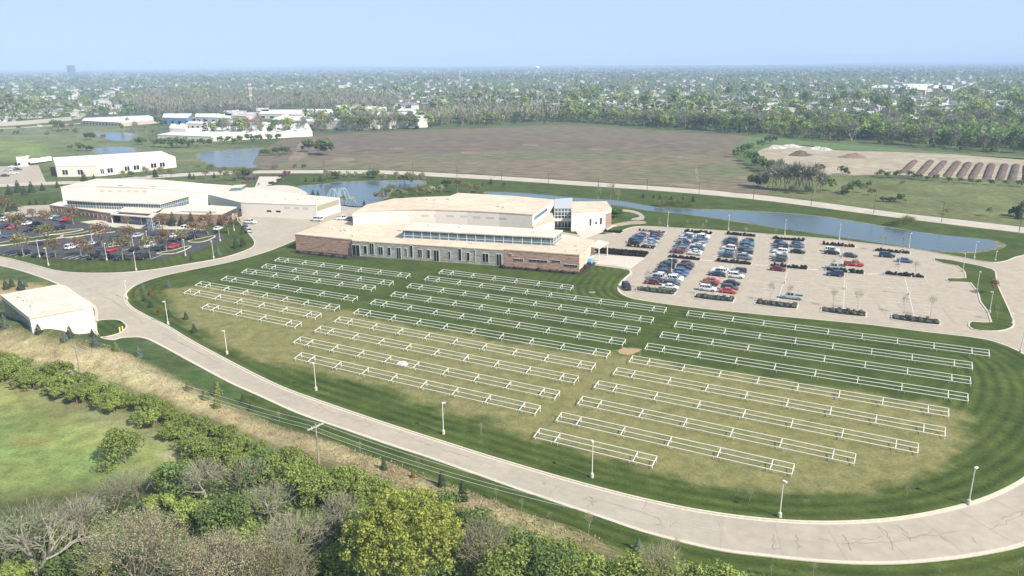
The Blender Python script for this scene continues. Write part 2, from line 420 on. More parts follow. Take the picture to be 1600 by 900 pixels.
lot_poly = np.vstack([topr[8:], GP([(945, 372), (915, 404), (955, 414), (985, 421), (989, 428), (978, 437), (970, 449), (973, 457), (988, 464), (1012, 469), (1076, 478), (1200, 490.5), (1350, 504.5), (1450, 516.5), (1540, 527), (1600, 548), (1640, 500), (1620, 430)])])
sheet('parking_lot', lot_poly, 0.03, lotcon)

lm = bpy.data.materials.new('mown_lawn'); lm.use_nodes = True
def lawn_mat(m, stripe):
    nt = m.node_tree; N = nt.nodes; L = nt.links; b = N['Principled BSDF']; b.inputs['Roughness'].default_value = 0.95; b.inputs['Specular IOR Level'].default_value = 0.08
    ge = N.new('ShaderNodeNewGeometry')
    def noise(sc, lo, hi, a=0., bb=1., det=5):
        n = N.new('ShaderNodeTexNoise'); n.inputs['Scale'].default_value = sc; n.inputs['Detail'].default_value = det; L.new(ge.outputs['Position'], n.inputs['Vector'])
        r = N.new('ShaderNodeMapRange'); r.inputs['From Min'].default_value = lo; r.inputs['From Max'].default_value = hi; r.inputs['To Min'].default_value = a; r.inputs['To Max'].default_value = bb
        L.new(n.outputs[0], r.inputs['Value']); return r.outputs[0]
    def math_(op, a, bb):
        x = N.new('ShaderNodeMath'); x.operation = op
        for i, q in enumerate((a, bb)):
            if isinstance(q, (int, float)): x.inputs[i].default_value = q
            else: L.new(q, x.inputs[i])
        return x.outputs[0]
    def mix(f, a, bb):
        x = N.new('ShaderNodeMix'); x.data_type = 'RGBA'; L.new(f, x.inputs[0])
        for i, q in ((6, a), (7, bb)):
            if isinstance(q, tuple): x.inputs[i].default_value = (*q, 1)
            else: L.new(q, x.inputs[i])
        return x.outputs[2]
    def val(c, v):
        h = N.new('ShaderNodeHueSaturation'); L.new(c, h.inputs['Color']); L.new(v, h.inputs['Value']); return h.outputs[0]
    green = mix(noise(0.12, 0.35, 0.65), (0.036, 0.055, 0.013), (0.058, 0.078, 0.019))
    ad = N.new('ShaderNodeAttribute'); ad.attribute_name = 'edge'
    ab = N.new('ShaderNodeAttribute'); ab.attribute_name = 'band'
    ph = math_('MULTIPLY', math_('ADD', ad.outputs['Fac'], noise(0.05, 0, 1, -0.9, 0.9, 2)), 2 * math.pi / 2.3)
    s = math_('SINE', ph, 0)
    amp = math_('MULTIPLY', math_('MULTIPLY', s, ab.outputs['Fac']), noise(0.10, 0.3, 0.7, 0.06, 0.30, 3))
    green = val(green, math_('ADD', 1.0, amp))
    dry = mix(noise(0.35, 0.35, 0.66), (0.172, 0.154, 0.066), (0.126, 0.126, 0.050))
    dd = N.new('ShaderNodeAttribute'); dd.attribute_name = 'dry'
    f = math_('ADD', dd.outputs['Fac'], noise(0.16, 0.3, 0.7, -0.22, 0.22)); 
    r = N.new('ShaderNodeMapRange'); r.interpolation_type = 'SMOOTHSTEP'; r.inputs['From Min'].default_value = 0.25; r.inputs['From Max'].default_value = 0.75; L.new(f, r.inputs['Value'])
    c = mix(r.outputs[0], green, dry)
    c = val(c, noise(2.6, 0.25, 0.75, 0.72, 1.28)); c = val(c, noise(0.5, 0.3, 0.7, 0.86, 1.14))
    # bare soil patches
    bd = N.new('ShaderNodeAttribute'); bd.attribute_name = 'bare'
    f2 = math_('ADD', bd.outputs['Fac'], noise(0.5, 0.3, 0.7, -0.3, 0.3)); r2 = N.new('ShaderNodeMapRange'); r2.inputs['From Min'].default_value = 0.4; r2.inputs['From Max'].default_value = 0.6; L.new(f2, r2.inputs['Value'])
    c = mix(r2.outputs[0], c, (0.30, 0.21, 0.12))
    L.new(c, b.inputs['Base Color'])
lawn_mat(lm, 1)
DRY_POLY = smooth(GP([(258, 458), (300, 447), (380, 455), (450, 470), (530, 485), (610, 503), (700, 520), (800, 536), (900, 548), (960, 555), (1010, 562), (1100, 577), (1200, 592), (1330, 612), (1450, 630), (1500, 645), (1512, 672), (1490, 710), (1430, 748), (1350, 770), (1260, 775), (1150, 764), (1050, 745), (950, 720), (850, 692), (760, 662), (660, 630), (560, 596), (470, 575), (400, 560), (340, 535), (285, 495)]), 4, True)
def lawn_attrs(o, bare=(), dryp=None, axisdir=None):
    P = vert_xy(o.data)
    road = np.vstack([lawn_edge])
    e = seg_dist(P, road); dr = np.zeros(len(P)); bb = np.zeros(len(P))
    if dryp is not None: dr = np.clip(0.5 + sdist(P, dryp) / 9.0, 0, 1)
    band = np.clip((24 - e) / 6, 0.0, 1)
    if axisdir is not None: e = P @ np.array([-math.sin(axisdir), math.cos(axisdir)]); band = np.ones(len(P)) * 0.45
    for (c, ra) in bare: bb = np.maximum(bb, np.clip(1.2 - np.hypot((P[:, 0]-c[0]), (P[:, 1]-c[1])) / ra, 0, 1))
    attr(o.data, 'edge', e); attr(o.data, 'band', band); attr(o.data, 'dry', dr); attr(o.data, 'bare', bb); o.data.materials.clear(); o.data.materials.append(lm)
lw = sheet('lawn', LAWN, 0.13, lm, 1.6)
lawn_attrs(lw, [(G(983, 551), 3.2), (G(972, 549), 2.0), (G(924, 457), 1.2), (G(991, 548), 2)], DRY_POLY)
ISL = smooth(GP([(1460, 404), (1512, 412), (1550, 421), (1556, 428), (1557, 441), (1570, 470), (1584, 503), (1582, 511), (1570, 516), (1548, 518), (1520, 515), (1514, 506.5), (1519, 503), (1549, 504), (1532, 472), (1516, 442), (1485, 441), (1481, 435), (1509, 435), (1496, 416), (1474, 412)]), 2, True)
o = sheet('lawn', ISL, 0.13, lm, 3); lawn_attrs(o)
PUMPG = smooth(GP([(150, 503), (182, 500), (196, 507), (197, 513), (184, 522), (156, 527)]), 3, True)
o = sheet('lawn', PUMPG, 0.13, lm, 2); lawn_attrs(o)
# lawn round the west lot, raised behind its kerb
WL = np.vstack([smooth(GP([(378, 352), (390, 367), (397, 379), (391, 387.5), (350, 402), (287, 413.5), (237, 421.5), (175, 426.5), (100, 424.5), (45, 411.5), (0, 401), (-60, 395.5)]), 4), GP([(-90, 394), (-90, 372), (0, 330), (76, 320), (240, 352), (370, 330)])])
o = sheet('lawn', WL, 0.06, lm, 4); lawn_attrs(o, axisdir=R(-60))
NL = np.vstack([smooth(GP([(400, 272.5), (500, 272), (600, 273), (700, 278), (800, 284), (1000, 297), (1200, 315), (1400, 341), (1600, 366), (1720, 385)]), 3), topr, GP([(900, 366), (800, 350), (560, 335), (420, 330), (395, 300)])])
o = sheet('lawn', NL, 0.012, lm, 6); lawn_attrs(o, axisdir=R(-20))
o = sheet('lawn', GP([(-90, 312), (0, 306), (95, 300), (100, 318), (60, 326), (-90, 335)]), 0.012, lm, 6); lawn_attrs(o, axisdir=R(-40))

kb = MB()
for P, cl, off in ((lawn_edge, False, 0.0), (outer, False, 0.0), (topr, False, 0), (upl[8:], False, 0), (ISL, True, 0), (PUMPG, True, 0)):
    k = ribbon(P, 0.34, 0.0, cl, 0.16, off); kb.add(k.v, k.f)
struct('kerb', kb.mesh('kerb', kerbm))
gb = MB()
for P, off in ((lawn_edge, 0.36), (lawn_edge, -0.36), (outer, 0.36), (outer, -0.36)):
    if (P is lawn_edge and off < 0) or (P is outer and off > 0):
        k = ribbon(P, 0.42, 0.032, False, None, off); gb.add(k.v, k.f)
for P, off in ((lawn_edge, -0.6), (outer, 0.6)): pass
struct('gutter', gb.mesh('gutter', kerbm))

# back road
BU = [(-100, 291), (0, 287), (80, 284), (150, 281.5), (250, 273), (320, 269), (400, 266.5), (500, 266), (600, 266.3), (700, 271), (800, 276.5), (900, 283), (1000, 289.5), (1100, 296.5), (1200, 306), (1300, 318.5), (1400, 332), (1500, 343.5), (1600, 355), (1700, 368)]
BL = [(-100, 297), (0, 292), (80, 288.5), (150, 286), (250, 278), (320, 274), (400, 271), (500, 270.8), (600, 272), (700, 277), (800, 282.5), (900, 289.5), (1000, 296), (1100, 304), (1200, 314), (1300, 327), (1400, 340), (1500, 352.5), (1600, 364.5), (1700, 378)]
su, sl_ = smooth(GP(BU), 4), smooth(GP(BL), 4)
sheet('road', np.vstack([su, sl_[::-1]]), 0.03, mat('back_road_concrete', (0.43, 0.375, 0.305), 0.9, vary=0.08, scale=0.05))
k = ribbon((su + sl_) / 2, 0.35, 0.05); struct('road_joint_line', k.mesh('road_joint_line', joint))

# ponds
joint_ = 0
wm = bpy.data.materials.new('pond_water'); wm.use_nodes = True
n_ = wm.node_tree.nodes; b_ = n_['Principled BSDF']; b_.inputs['Base Color'].default_value = (0.045, 0.070, 0.078, 1); b_.inputs['Roughness'].default_value = 0.12; b_.inputs['IOR'].default_value = 1.33
wv = n_.new('ShaderNodeTexNoise'); wv.inputs['Scale'].default_value = 0.9; wv.inputs['Detail'].default_value = 3
ge = n_.new('ShaderNodeNewGeometry'); wm.node_tree.links.new(ge.outputs['Position'], wv.inputs['Vector'])
bp = n_.new('ShaderNodeBump'); bp.inputs['Strength'].default_value = 0.3; bp.inputs['Distance'].default_value = 0.3
wm.node_tree.links.new(wv.outputs[0], bp.inputs['Height']); wm.node_tree.links.new(bp.outputs[0], b_.inputs['Normal'])
mud = mat('pond_bank', (0.20, 0.17, 0.09), 0.95, vary=0.25, scale=0.2, c2=(0.10, 0.11, 0.045))
PONDS = [
 [(760, 301), (800, 301), (850, 304.5), (900, 309.5), (940, 312), (975, 315), (1010, 321), (1040, 325), (1075, 327), (1130, 328.5), (1200, 332), (1250, 335.5), (1300, 341), (1350, 349), (1400, 357.5), (1445, 364), (1487, 369), (1530, 373), (1556, 379), (1558, 385), (1540, 390), (1512, 393.5), (1480, 393), (1450, 391), (1425, 387.5), (1390, 382), (1350, 376), (1300, 368.5), (1250, 361), (1200, 353.5), (1160, 346.5), (1125, 341.5), (1075, 335.5), (1040, 332), (1012, 329), (985, 324), (960, 321), (900, 320), (800, 312)],
 [(471, 291), (500, 288.5), (533, 284.5), (580, 283.3), (640, 282), (660, 283.5), (655, 291), (625, 295), (607, 299), (604, 307), (588, 315), (573, 322), (548, 322), (520, 316), (495, 312), (470, 309)],
 [(308, 241), (330, 237), (360, 234), (400, 231.5), (412, 231), (405, 238), (420, 242), (448, 243.5), (455, 252), (440, 258), (405, 262), (370, 261), (340, 261), (322, 254)],
 [(146, 233), (165, 230), (190, 229), (212, 232), (216, 236), (200, 239), (165, 240), (148, 238)],
 [(148, 209), (175, 207), (204, 208), (210, 214), (200, 220), (178, 220), (162, 215)]]
for P in PONDS:
    q = smooth(GP(P), 4, True)
    c = q.mean(0); d = q - c; big = c + d * (1 + 2.2 / np.linalg.norm(d, axis=1))[:, None]
    sheet('pond_bank', big, 0.02, mud); sheet('pond', q, 0.035, wm)

# brown field, meadow, dirt works
fieldm = mat('brown_field', (0.110, 0.082, 0.060), 0.95, vary=0.32, scale=0.06, c2=(0.140, 0.108, 0.070), big=(0.006, (0.128, 0.108, 0.062)), mix=(0.3, 0.7), stretch=((0.5, 1.3, 1), R(12)))
FIELD = smooth(GP([(400, 246), (428, 224), (470, 214), (575, 207), (650, 204), (720, 201), (800, 199), (850, 195.5), (887, 195), (1000, 202), (1090, 208), (1175, 213.5), (1150, 232), (1145, 243), (1175, 268), (1190, 290), (1200, 305), (1100, 295.5), (1000, 288.5), (900, 282), (800, 275.5), (700, 270), (600, 265.3), (500, 265), (410, 265)]), 2, True)
sheet('field', FIELD, 0.04, fieldm)
gm2 = mat('field_fringe', (0.140, 0.118, 0.066), 0.95, vary=0.34, scale=0.07, c2=(0.165, 0.122, 0.078), big=(0.012, (0.112, 0.116, 0.052)), mix=(0.3, 0.7), stretch=((0.5, 1.3, 1), R(12)))
sheet('field_fringe', smooth(GP([(500, 246), (600, 241), (700, 240), (800, 236), (900, 238), (1000, 240), (1100, 243), (1143, 247), (1172, 270), (1188, 290), (1196, 304), (1100, 295), (1000, 288), (900, 281.5), (800, 275), (700, 269.5), (600, 265), (500, 264.6), (430, 264), (440, 256)]), 2, True), 0.06, gm2)
dirt = mat('pale_dirt', (0.34, 0.285, 0.205), 0.95, vary=0.15, scale=0.05, c2=(0.29, 0.24, 0.17))
faint = mat('faint_dirt', (0.215, 0.165, 0.115), 0.95, vary=0.25, scale=0.08, c2=(0.17, 0.13, 0.09))
for P in ([(608, 232), (625, 230.5), (632, 231.5), (620, 233.5)], [(515, 251), (528, 247.5), (550, 247.5), (552, 250.5), (535, 253)], [(718, 238), (740, 237), (752, 240), (735, 241)], [(452, 246), (462, 236), (468, 222), (476, 221), (470, 236), (482, 242), (470, 250), (455, 252)], [(1086, 263), (1089, 262), (1092, 284), (1089, 285)], [(1040, 285), (1085, 289), (1120, 297), (1060, 291)], [(815, 227), (838, 226), (840, 228)], [(915, 233), (945, 232.5), (950, 235)], [(1050, 245), (1085, 246), (1060, 248)]):
    sheet('bare_soil', smooth(GP(P), 3, True), 0.08, faint)
DL = smooth(GP([(1183, 238), (1200, 230), (1220, 227), (1270, 228), (1300, 234), (1340, 236), (1420, 238), (1520, 243), (1620, 249), (1700, 254), (1700, 292), (1600, 283), (1500, 279), (1400, 273), (1300, 274), (1270, 268), (1230, 256), (1200, 250)]), 3, True)
sheet('bare_soil', DL, 0.05, dirt)
sheet('meadow', smooth(GP([(1175, 214), (1240, 219), (1330, 226), (1450, 236), (1600, 245), (1700, 250), (1700, 255), (1600, 249.5), (1500, 242), (1420, 237.5), (1300, 233), (1230, 226), (1195, 230), (1170, 240), (1155, 236)]), 2, True), 0.05, mat('bright_meadow', (0.09, 0.14, 0.045), 0.95, vary=0.2, scale=0.1))

# west asphalt lot with planted strips
sheet('parking_lot', smooth(GP([(-90, 399), (0, 397.5), (37, 401), (80, 404.5), (125, 406), (225, 406), (262, 402), (300, 395), (330, 384), (347, 376.5), (350, 369), (325, 361), (290, 359), (250, 358), (190, 361), (160, 352), (120, 345), (70, 338), (30, 338), (0, 345), (-90, 360)]), 3, True), 0.08, asphalt)
sheet('plaza', GP([(125, 347), (150, 344), (252, 352), (300, 356), (322, 360), (250, 358.5), (190, 357), (150, 352)]), 0.10, whitecon)
sheet('plaza', GP([(0, 335), (35, 322), (80, 320), (82, 334), (60, 338), (20, 341)]), 0.10, lotcon)
for P in ([(95, 369), (120, 366), (160, 358.5), (150, 364), (110, 372)], [(0, 380), (50, 372), (95, 367), (92, 372), (50, 378), (0, 384)], [(62, 367), (105, 360), (130, 359), (90, 366)], [(246, 396), (270, 392), (295, 385), (297, 387), (275, 396), (252, 397.5)], [(295, 377), (315, 373), (334, 369), (335, 371), (318, 378), (300, 379)]):
    q = smooth(GP(P), 3, True); o = sheet('lawn', q, 0.2, lm, 3); lawn_attrs(o, axisdir=0)
    struct('kerb', ribbon(q, 0.5, 0.08, True, 0.16).mesh('kerb', kerbm))
struct('footpath', ribbon(smooth(GP([(0, 385.5), (50, 378), (100, 372), (180, 363)]), 4), 1.3, 0.21).mesh('footpath', whitecon))
# walks east of the school
sheet('footpath', GP([(918, 372), (945, 362), (965, 352), (905, 352), (888, 356), (893, 362), (900, 362), (908, 374)]), 0.10, whitecon)
sheet('footpath', GP([(925, 398), (1010, 402), (985, 421), (958, 415), (930, 413)]), 0.09, whitecon)
sheet('footpath', smooth(GP([(960, 327), (990, 329), (1005, 336), (1006, 343), (1000, 344), (985, 343), (1000, 338), (985, 332), (960, 329)]), 3, True), 0.05, mat('gravel_path', (0.33, 0.29, 0.23), 0.95, vary=0.2, scale=0.5))
sheet('footpath', smooth(GP([(955, 354), (975, 347), (1000, 345), (1010, 349), (985, 351)]), 3, True), 0.06, dirt)
sheet('footpath', GP([(405, 276), (440, 276), (432, 284), (410, 297), (395, 300)]), 0.05, whitecon)
sheet('plaza', smooth(GP([(380, 296), (420, 290), (450, 290), (470, 296), (472, 306), (380, 306)]), 3, True), 0.06, whitecon)

# mown strip along the outside of the loop road
rs_ = resample(outer[int(len(outer)*0.36):], 260); d_ = np.gradient(rs_, axis=0); d_ /= np.linalg.norm(d_, axis=1)[:, None]; nn_ = np.column_stack([d_[:, 1], -d_[:, 0]])
wv_ = 5.2 + 0.7*np.sin(np.arange(260)*0.21) + 0.5*np.sin(np.arange(260)*0.53)
grid_ = np.stack([rs_ + nn_ * (0.1 + wv_[:, None] * k / 6) for k in range(7)], 1).reshape(-1, 2); hh_ = hgt(grid_)
mb = MB().add([(x, y, z + 0.03 + 0.05 * min(1, z)) for (x, y), z in zip(grid_, hh_)], [(i*7+k+1, i*7+k, (i+1)*7+k, (i+1)*7+k+1) for i in range(259) for k in range(6)])
o = obj('lawn', mb.mesh('lawn', lm)); o['kind'] = 'structure'; e_ = seg_dist(grid_, outer)
for nm, vv in (('edge', e_), ('band', np.ones(len(e_))), ('dry', np.clip((e_ - 4.6) / 2.0, 0, 0.8)), ('bare', np.zeros(len(e_)))): attr(o.data, nm, vv)
# painted bay lines, road joints, crack sealing
pl = MB()
LA = R(-25.2); LD = np.array([math.cos(LA), math.sin(LA)]); LC = np.array([-LD[1], LD[0]])
COLB = [G(1026, 455), G(1116, 466), G(1213, 476), G(1318, 488), G(1430, 500)]
COLM = [G(1068, 404), G(1147, 411), G(1233, 418), G(1320, 425), G(1413, 431)]
COLT = [G(1090, 364), G(1158, 368), G(1232, 375), G(1310, 384), G(1394, 394)]
def strip(a, b, w, z, mb):
    k = ribbon(np.array([a, b]), w, z); mb.add(k.v, k.f)
for a, b in list(zip(COLB, COLM)) + list(zip(COLM, COLT)) + [(G(1000, 387), G(1018, 363))]:
    a, b = np.array(a), np.array(b); d = (b - a) / np.linalg.norm(b - a); L_ = np.linalg.norm(b - a)
    strip(a + d*2, b - d*2, 0.09, 0.045, pl)
    for s in np.arange(2.5, L_ - 2, 2.75):
        c = a + d * s; strip(c - LD * 5.3, c + LD * 5.3, 0.07, 0.049, pl)
for a, b in zip(COLM[:-1], COLM[1:]):
    strip(a + LD*6, b - LD*6, 0.35, 0.041, pl)
WD = G(35, 392) - G(0, 402); WD /= np.linalg.norm(WD)
for u, v in [(4, 399), (14, 400), (24, 401), (34, 401.5), (97, 405), (107, 405.2), (117, 405.5), (127, 405.7), (157, 405.8), (178, 405.8), (198, 405.8), (216, 405.6), (235, 405.4), (192, 392), (202, 391), (212, 390), (222, 389), (150, 392), (160, 392)]:
    a = G(u, v); strip(a, a + WD * 5.6, 0.2, 0.10, pl)
struct('parking_line', pl.mesh('parking_line', paint))
jl = MB()
mid = []
N_ = 60
CL = smooth(GP([(150, 450), (205, 492), (300, 551), (400, 602), (500, 640), (600, 672), (700, 704), (800, 737), (900, 769), (1000, 801), (1100, 827), (1200, 841), (1300, 848), (1400, 845), (1500, 830), (1600, 797), (1680, 740)]), 6)
k = ribbon(CL, 0.08, 0.034); jl.add(k.v, k.f)
rs = resample(CL, 70)
for i in range(2, 68, 2):
    d = rs[i+1] - rs[i-1]; d /= np.linalg.norm(d); n = np.array([-d[1], d[0]]); strip(rs[i] - n*3.7, rs[i] + n*3.7, 0.045, 0.038, jl)
for s in np.linspace(-5, 100, 14):
    pass
for c in range(-1, 6):
    a = COLB[0] + LD * (15.9 * c + 8) - LC * 3; 
    if c < 5: strip(a, a + np.array((COLM[0]-COLB[0]) / np.linalg.norm(COLM[0]-COLB[0])) * 78, 0.09, 0.037, jl)
struct('road_joint_line', jl.mesh('road_joint_line', joint))
cs = MB()
def crack(pts, w=0.062, jig=0.15, n=6):
    P = GP(pts); out = [P[0]]
    for a, b in zip(P[:-1], P[1:]):
        for t in np.linspace(0, 1, n)[1:]: out.append(a + (b - a) * t + RNG.normal(0, jig, 2))
    k = ribbon(np.array(out), w, 0.042); cs.add(k.v, k.f)
for pts in ([(1315, 850), (1345, 849), (1400, 847), (1440, 838), (1495, 831)], [(1316, 836), (1325, 850), (1330, 862)], [(1330, 842), (1365, 843), (1380, 838)], [(1372, 822), (1390, 838), (1395, 850), (1393, 858)], [(1400, 820), (1420, 835)], [(1395, 841), (1430, 838), (1455, 832)], [(1410, 833), (1425, 846)], [(1207, 834), (1210, 846), (1208, 858), (1220, 858)], [(1244, 836), (1246, 848), (1249, 858)], [(1278, 842), (1296, 846)], [(1545, 828), (1575, 815), (1600, 800)], [(1565, 812), (1598, 797)], [(1470, 838), (1480, 846)], [(1518, 840), (1527, 850)],
            [(914, 780), (922, 778), (930, 784)], [(918, 795), (924, 784), (937, 782)], [(922, 776), (926, 790)], [(960, 788), (1026, 808)], [(1010, 782), (1003, 798)], [(1030, 810), (1034, 818), (1025, 820), (1038, 824)], [(1056, 816), (1047, 826)], [(860, 773), (871, 759)], [(1122, 817), (1123, 826)], [(848, 755), (852, 758)],
            [(431, 610), (470, 625), (505, 640), (545, 652), (580, 663), (620, 674), (675, 697)], [(495, 632), (510, 640), (500, 645)], [(505, 628), (494, 642)], [(640, 668), (615, 683)], [(570, 655), (580, 665), (573, 668)], [(620, 688), (636, 684)], [(690, 703), (730, 713)], [(755, 725), (742, 731)], [(775, 729), (764, 733)], [(712, 720), (716, 724)],
            [(120, 438), (160, 462), (190, 478)], [(176, 470), (225, 505)], [(255, 520), (340, 568)], [(270, 530), (300, 545), (330, 560)]):
    crack(pts)
for pts in ([(1358, 462), (1372, 478), (1385, 495)], [(1400, 470), (1412, 490), (1421, 497)], [(1472, 480), (1490, 505)], [(1330, 450), (1345, 452)], [(1372, 455), (1388, 456)], [(1444, 438), (1452, 455)], [(1514, 470), (1530, 472)], [(1080, 455), (1105, 460)]): crack(pts, 0.10, 0.2, 4)
struct('crack_seal_line', cs.mesh('crack_seal_line', seal))

# low far hills on the horizon
hillm = mat('far_hill', (0.06, 0.075, 0.04), 0.95, vary=0.3, scale=0.004)
hp = []
for yy, amp, s in ((8200, 14, 1), (10500, 24, 2), (13200, 40, 3)):
    xx = np.linspace(-14500, 14500, 140)
    top = amp * (0.55 + 0.25*np.sin(xx/2100 + s) + 0.2*np.sin(xx/800 + 2*s)) + amp * 0.15 * (xx / 14500)
    mb = MB(); n = len(xx)
    V = [(x, yy - 900, -0.5) for x in xx] + [(x, yy, max(t, 2)) for x, t in zip(xx, top)] + [(x, yy + 1100, -0.5) for x in xx]
    mb.add(V, [(i, i+1, n+i+1, n+i) for i in range(n-1)] + [(n+i, n+i+1, 2*n+i+1, 2*n+i) for i in range(n-1)])
    struct('hill', mb.mesh('hill', hillm))
# ------------------------------------------------------------------ buildings
creamroof = mat('cream_roof', (0.60, 0.49, 0.37), 0.9, vary=0.09, scale=0.12, c2=(0.57, 0.465, 0.35), big=(0.05, (0.54, 0.44, 0.335)), seams=0.45)
paleroof = mat('pale_roof', (0.64, 0.57, 0.475), 0.9, vary=0.08, scale=0.12, c2=(0.58, 0.51, 0.42), big=(0.06, (0.59, 0.52, 0.43)), seams=0.35)
whitewall = mat('white_wall', (0.72, 0.66, 0.575), 0.85, vary=0.03, scale=0.4)
trimm = mat('pale_trim', (0.62, 0.58, 0.51), 0.8)
glass = mat('blue_glass', (0.10, 0.16, 0.19), 0.12, spec=0.6, vary=0.3, scale=0.35)
darkglass = mat('dark_glass', (0.018, 0.022, 0.026), 0.1, spec=0.6)
mullm = mat('mullion_metal', (0.66, 0.66, 0.64), 0.5)
ventm = mat('faint_vent', (0.55, 0.51, 0.46), 0.8)
louver = mat('louver_panel', (0.33, 0.30, 0.22), 0.7)
mulch = mat('dark_mulch', (0.035, 0.028, 0.022), 0.95, vary=0.3, scale=1.5)
metalroof = mat('grey_metal_roof', (0.42, 0.43, 0.43), 0.5, vary=0.05)
def brick_mat(name, c1, c2, c3, sx=1.2, sz=0.32):
    m = bpy.data.materials.new(name); m.use_nodes = True; nt = m.node_tree; N = nt.nodes; L = nt.links; b = N['Principled BSDF']; b.inputs['Roughness'].default_value = 0.9
    g = N.new('ShaderNodeNewGeometry'); sp = N.new('ShaderNodeSeparateXYZ'); L.new(g.outputs['Position'], sp.inputs[0])
    ad = N.new('ShaderNodeMath'); ad.operation = 'SUBTRACT'; L.new(sp.outputs['X'], ad.inputs[0]); L.new(sp.outputs['Y'], ad.inputs[1])
    cb = N.new('ShaderNodeCombineXYZ'); L.new(ad.outputs[0], cb.inputs[0]); L.new(sp.outputs['Z'], cb.inputs[1])
    bt = N.new('ShaderNodeTexBrick'); bt.inputs['Scale'].default_value = 1.0; bt.inputs['Brick Width'].default_value = sx; bt.inputs['Row Height'].default_value = sz
    bt.inputs['Mortar Size'].default_value = 0.012; bt.inputs['Color1'].default_value = (*c1, 1); bt.inputs['Color2'].default_value = (*c2, 1); bt.inputs['Mortar'].default_value = (*c3, 1)
    L.new(cb.outputs[0], bt.inputs['Vector'])
    n = N.new('ShaderNodeTexNoise'); n.inputs['Scale'].default_value = 0.6; n.inputs['Detail'].default_value = 5; mp = N.new('ShaderNodeMapping'); mp.inputs['Scale'].default_value = (0.6, 4.5, 1); L.new(cb.outputs[0], mp.inputs[0]); L.new(mp.outputs[0], n.inputs['Vector'])
    r = N.new('ShaderNodeMapRange'); r.inputs['From Min'].default_value = 0.3; r.inputs['From Max'].default_value = 0.7; r.inputs['To Min'].default_value = 0.6; r.inputs['To Max'].default_value = 1.4; L.new(n.outputs[0], r.inputs['Value'])
    h = N.new('ShaderNodeHueSaturation'); L.new(bt.outputs['Color'], h.inputs['Color']); L.new(r.outputs[0], h.inputs['Value']); L.new(h.outputs[0], b.inputs['Base Color'])
    return m
redbrick = brick_mat('banded_brick', (0.30, 0.175, 0.125), (0.38, 0.25, 0.185), (0.40, 0.31, 0.24))
greybrick = brick_mat('grey_block', (0.25, 0.24, 0.20), (0.31, 0.295, 0.25), (0.33, 0.315, 0.28), 0.8, 0.4)
brownbrick = brick_mat('brown_brick', (0.24, 0.145, 0.105), (0.29, 0.185, 0.135), (0.28, 0.21, 0.17))
sunlitbrick = brick_mat('sunlit_brick', (0.46, 0.37, 0.28), (0.52, 0.42, 0.32), (0.5, 0.42, 0.33))  # paler brick for the sunlit end wall, sunlight put into the colour

def fit(line_a, line_b, u, z):
    """parameter along a wall base where the photo column u meets it"""
    lo, hi = -0.1, 1.1
    a, b = np.array(line_a), np.array(line_b)
    for _ in range(40):
        m = (lo + hi) / 2; p = a + (b - a) * m
        if PX(p[0], p[1], z)[0] < u: lo = m
        else: hi = m
    return lo
def wallbox(a, b, t0, t1, z0, z1, out, th=0.06, mb=None):
    """a slab standing 'out' metres proud of wall a-b (camera side), between t0 and t1"""
    a, b = np.array(a), np.array(b); d = b - a; L_ = np.linalg.norm(d); d = d / L_; n = np.array([d[1], -d[0]])
    p0, p1 = a + d * (t0 * L_) + n * out, a + d * (t1 * L_) + n * out
    mb = mb or MB(); return mb.prism([p0 - n*th, p1 - n*th, p1 + n*0.0, p0 + n*0.0], z0, z1)
def window(parent, a, b, t0, t1, z0, z1, gm=None, frame=0.12, nm='window', mull=0):
    f = wallbox(a, b, t0, t1, z0, z1, 0.09, 0.08)
    o = f.build(nm, mullm, parent)
    L_ = np.linalg.norm(np.array(b) - np.array(a)); fr = frame / L_
    g = MB(); k = mull + 1
    w_ = (t1 - t0 - fr * (k + 1)) / k
    for i in range(k):
        s = t0 + fr + i * (w_ + fr); wallbox(a, b, s, s + w_, z0 + frame, z1 - frame, 0.125, 0.03, g)
    g.build('pane', gm or darkglass, o)
    return o
def block(parent, roofpx, z, wm_, rm, z0=0.0, lip=0.25, over=0.12, wname='wall', rname='roof', zt=None):
    P = GP(roofpx, z)
    MB().prism(P, z0, z - 0.01).build(wname, wm_, parent)
    c = P.mean(0); Q = P.copy()
    # parapet slab slightly proud of the wall all round
    n = len(P); area = sum(P[i][0]*P[(i+1) % n][1] - P[(i+1) % n][0]*P[i][1] for i in range(n)); sg = 1 if area > 0 else -1
    for i in range(n):
        e0 = P[i] - P[i-1]; e1 = P[(i+1) % n] - P[i]; e0 = e0/np.linalg.norm(e0); e1 = e1/np.linalg.norm(e1)
        nn = np.array([e0[1], -e0[0]]) + np.array([e1[1], -e1[0]]); nn = nn / (np.linalg.norm(nn) + 1e-6) * sg; Q[i] = P[i] + nn * over
    MB().prism(Q, z, z + lip).build(rname, rm, parent)
    return P
def band(parent, P, i, j, z0, z1, n, gm, name='window', frame=0.1):
    return window(parent, P[i], P[j], 0.01, 0.99, z0, z1, gm, frame, name, n)

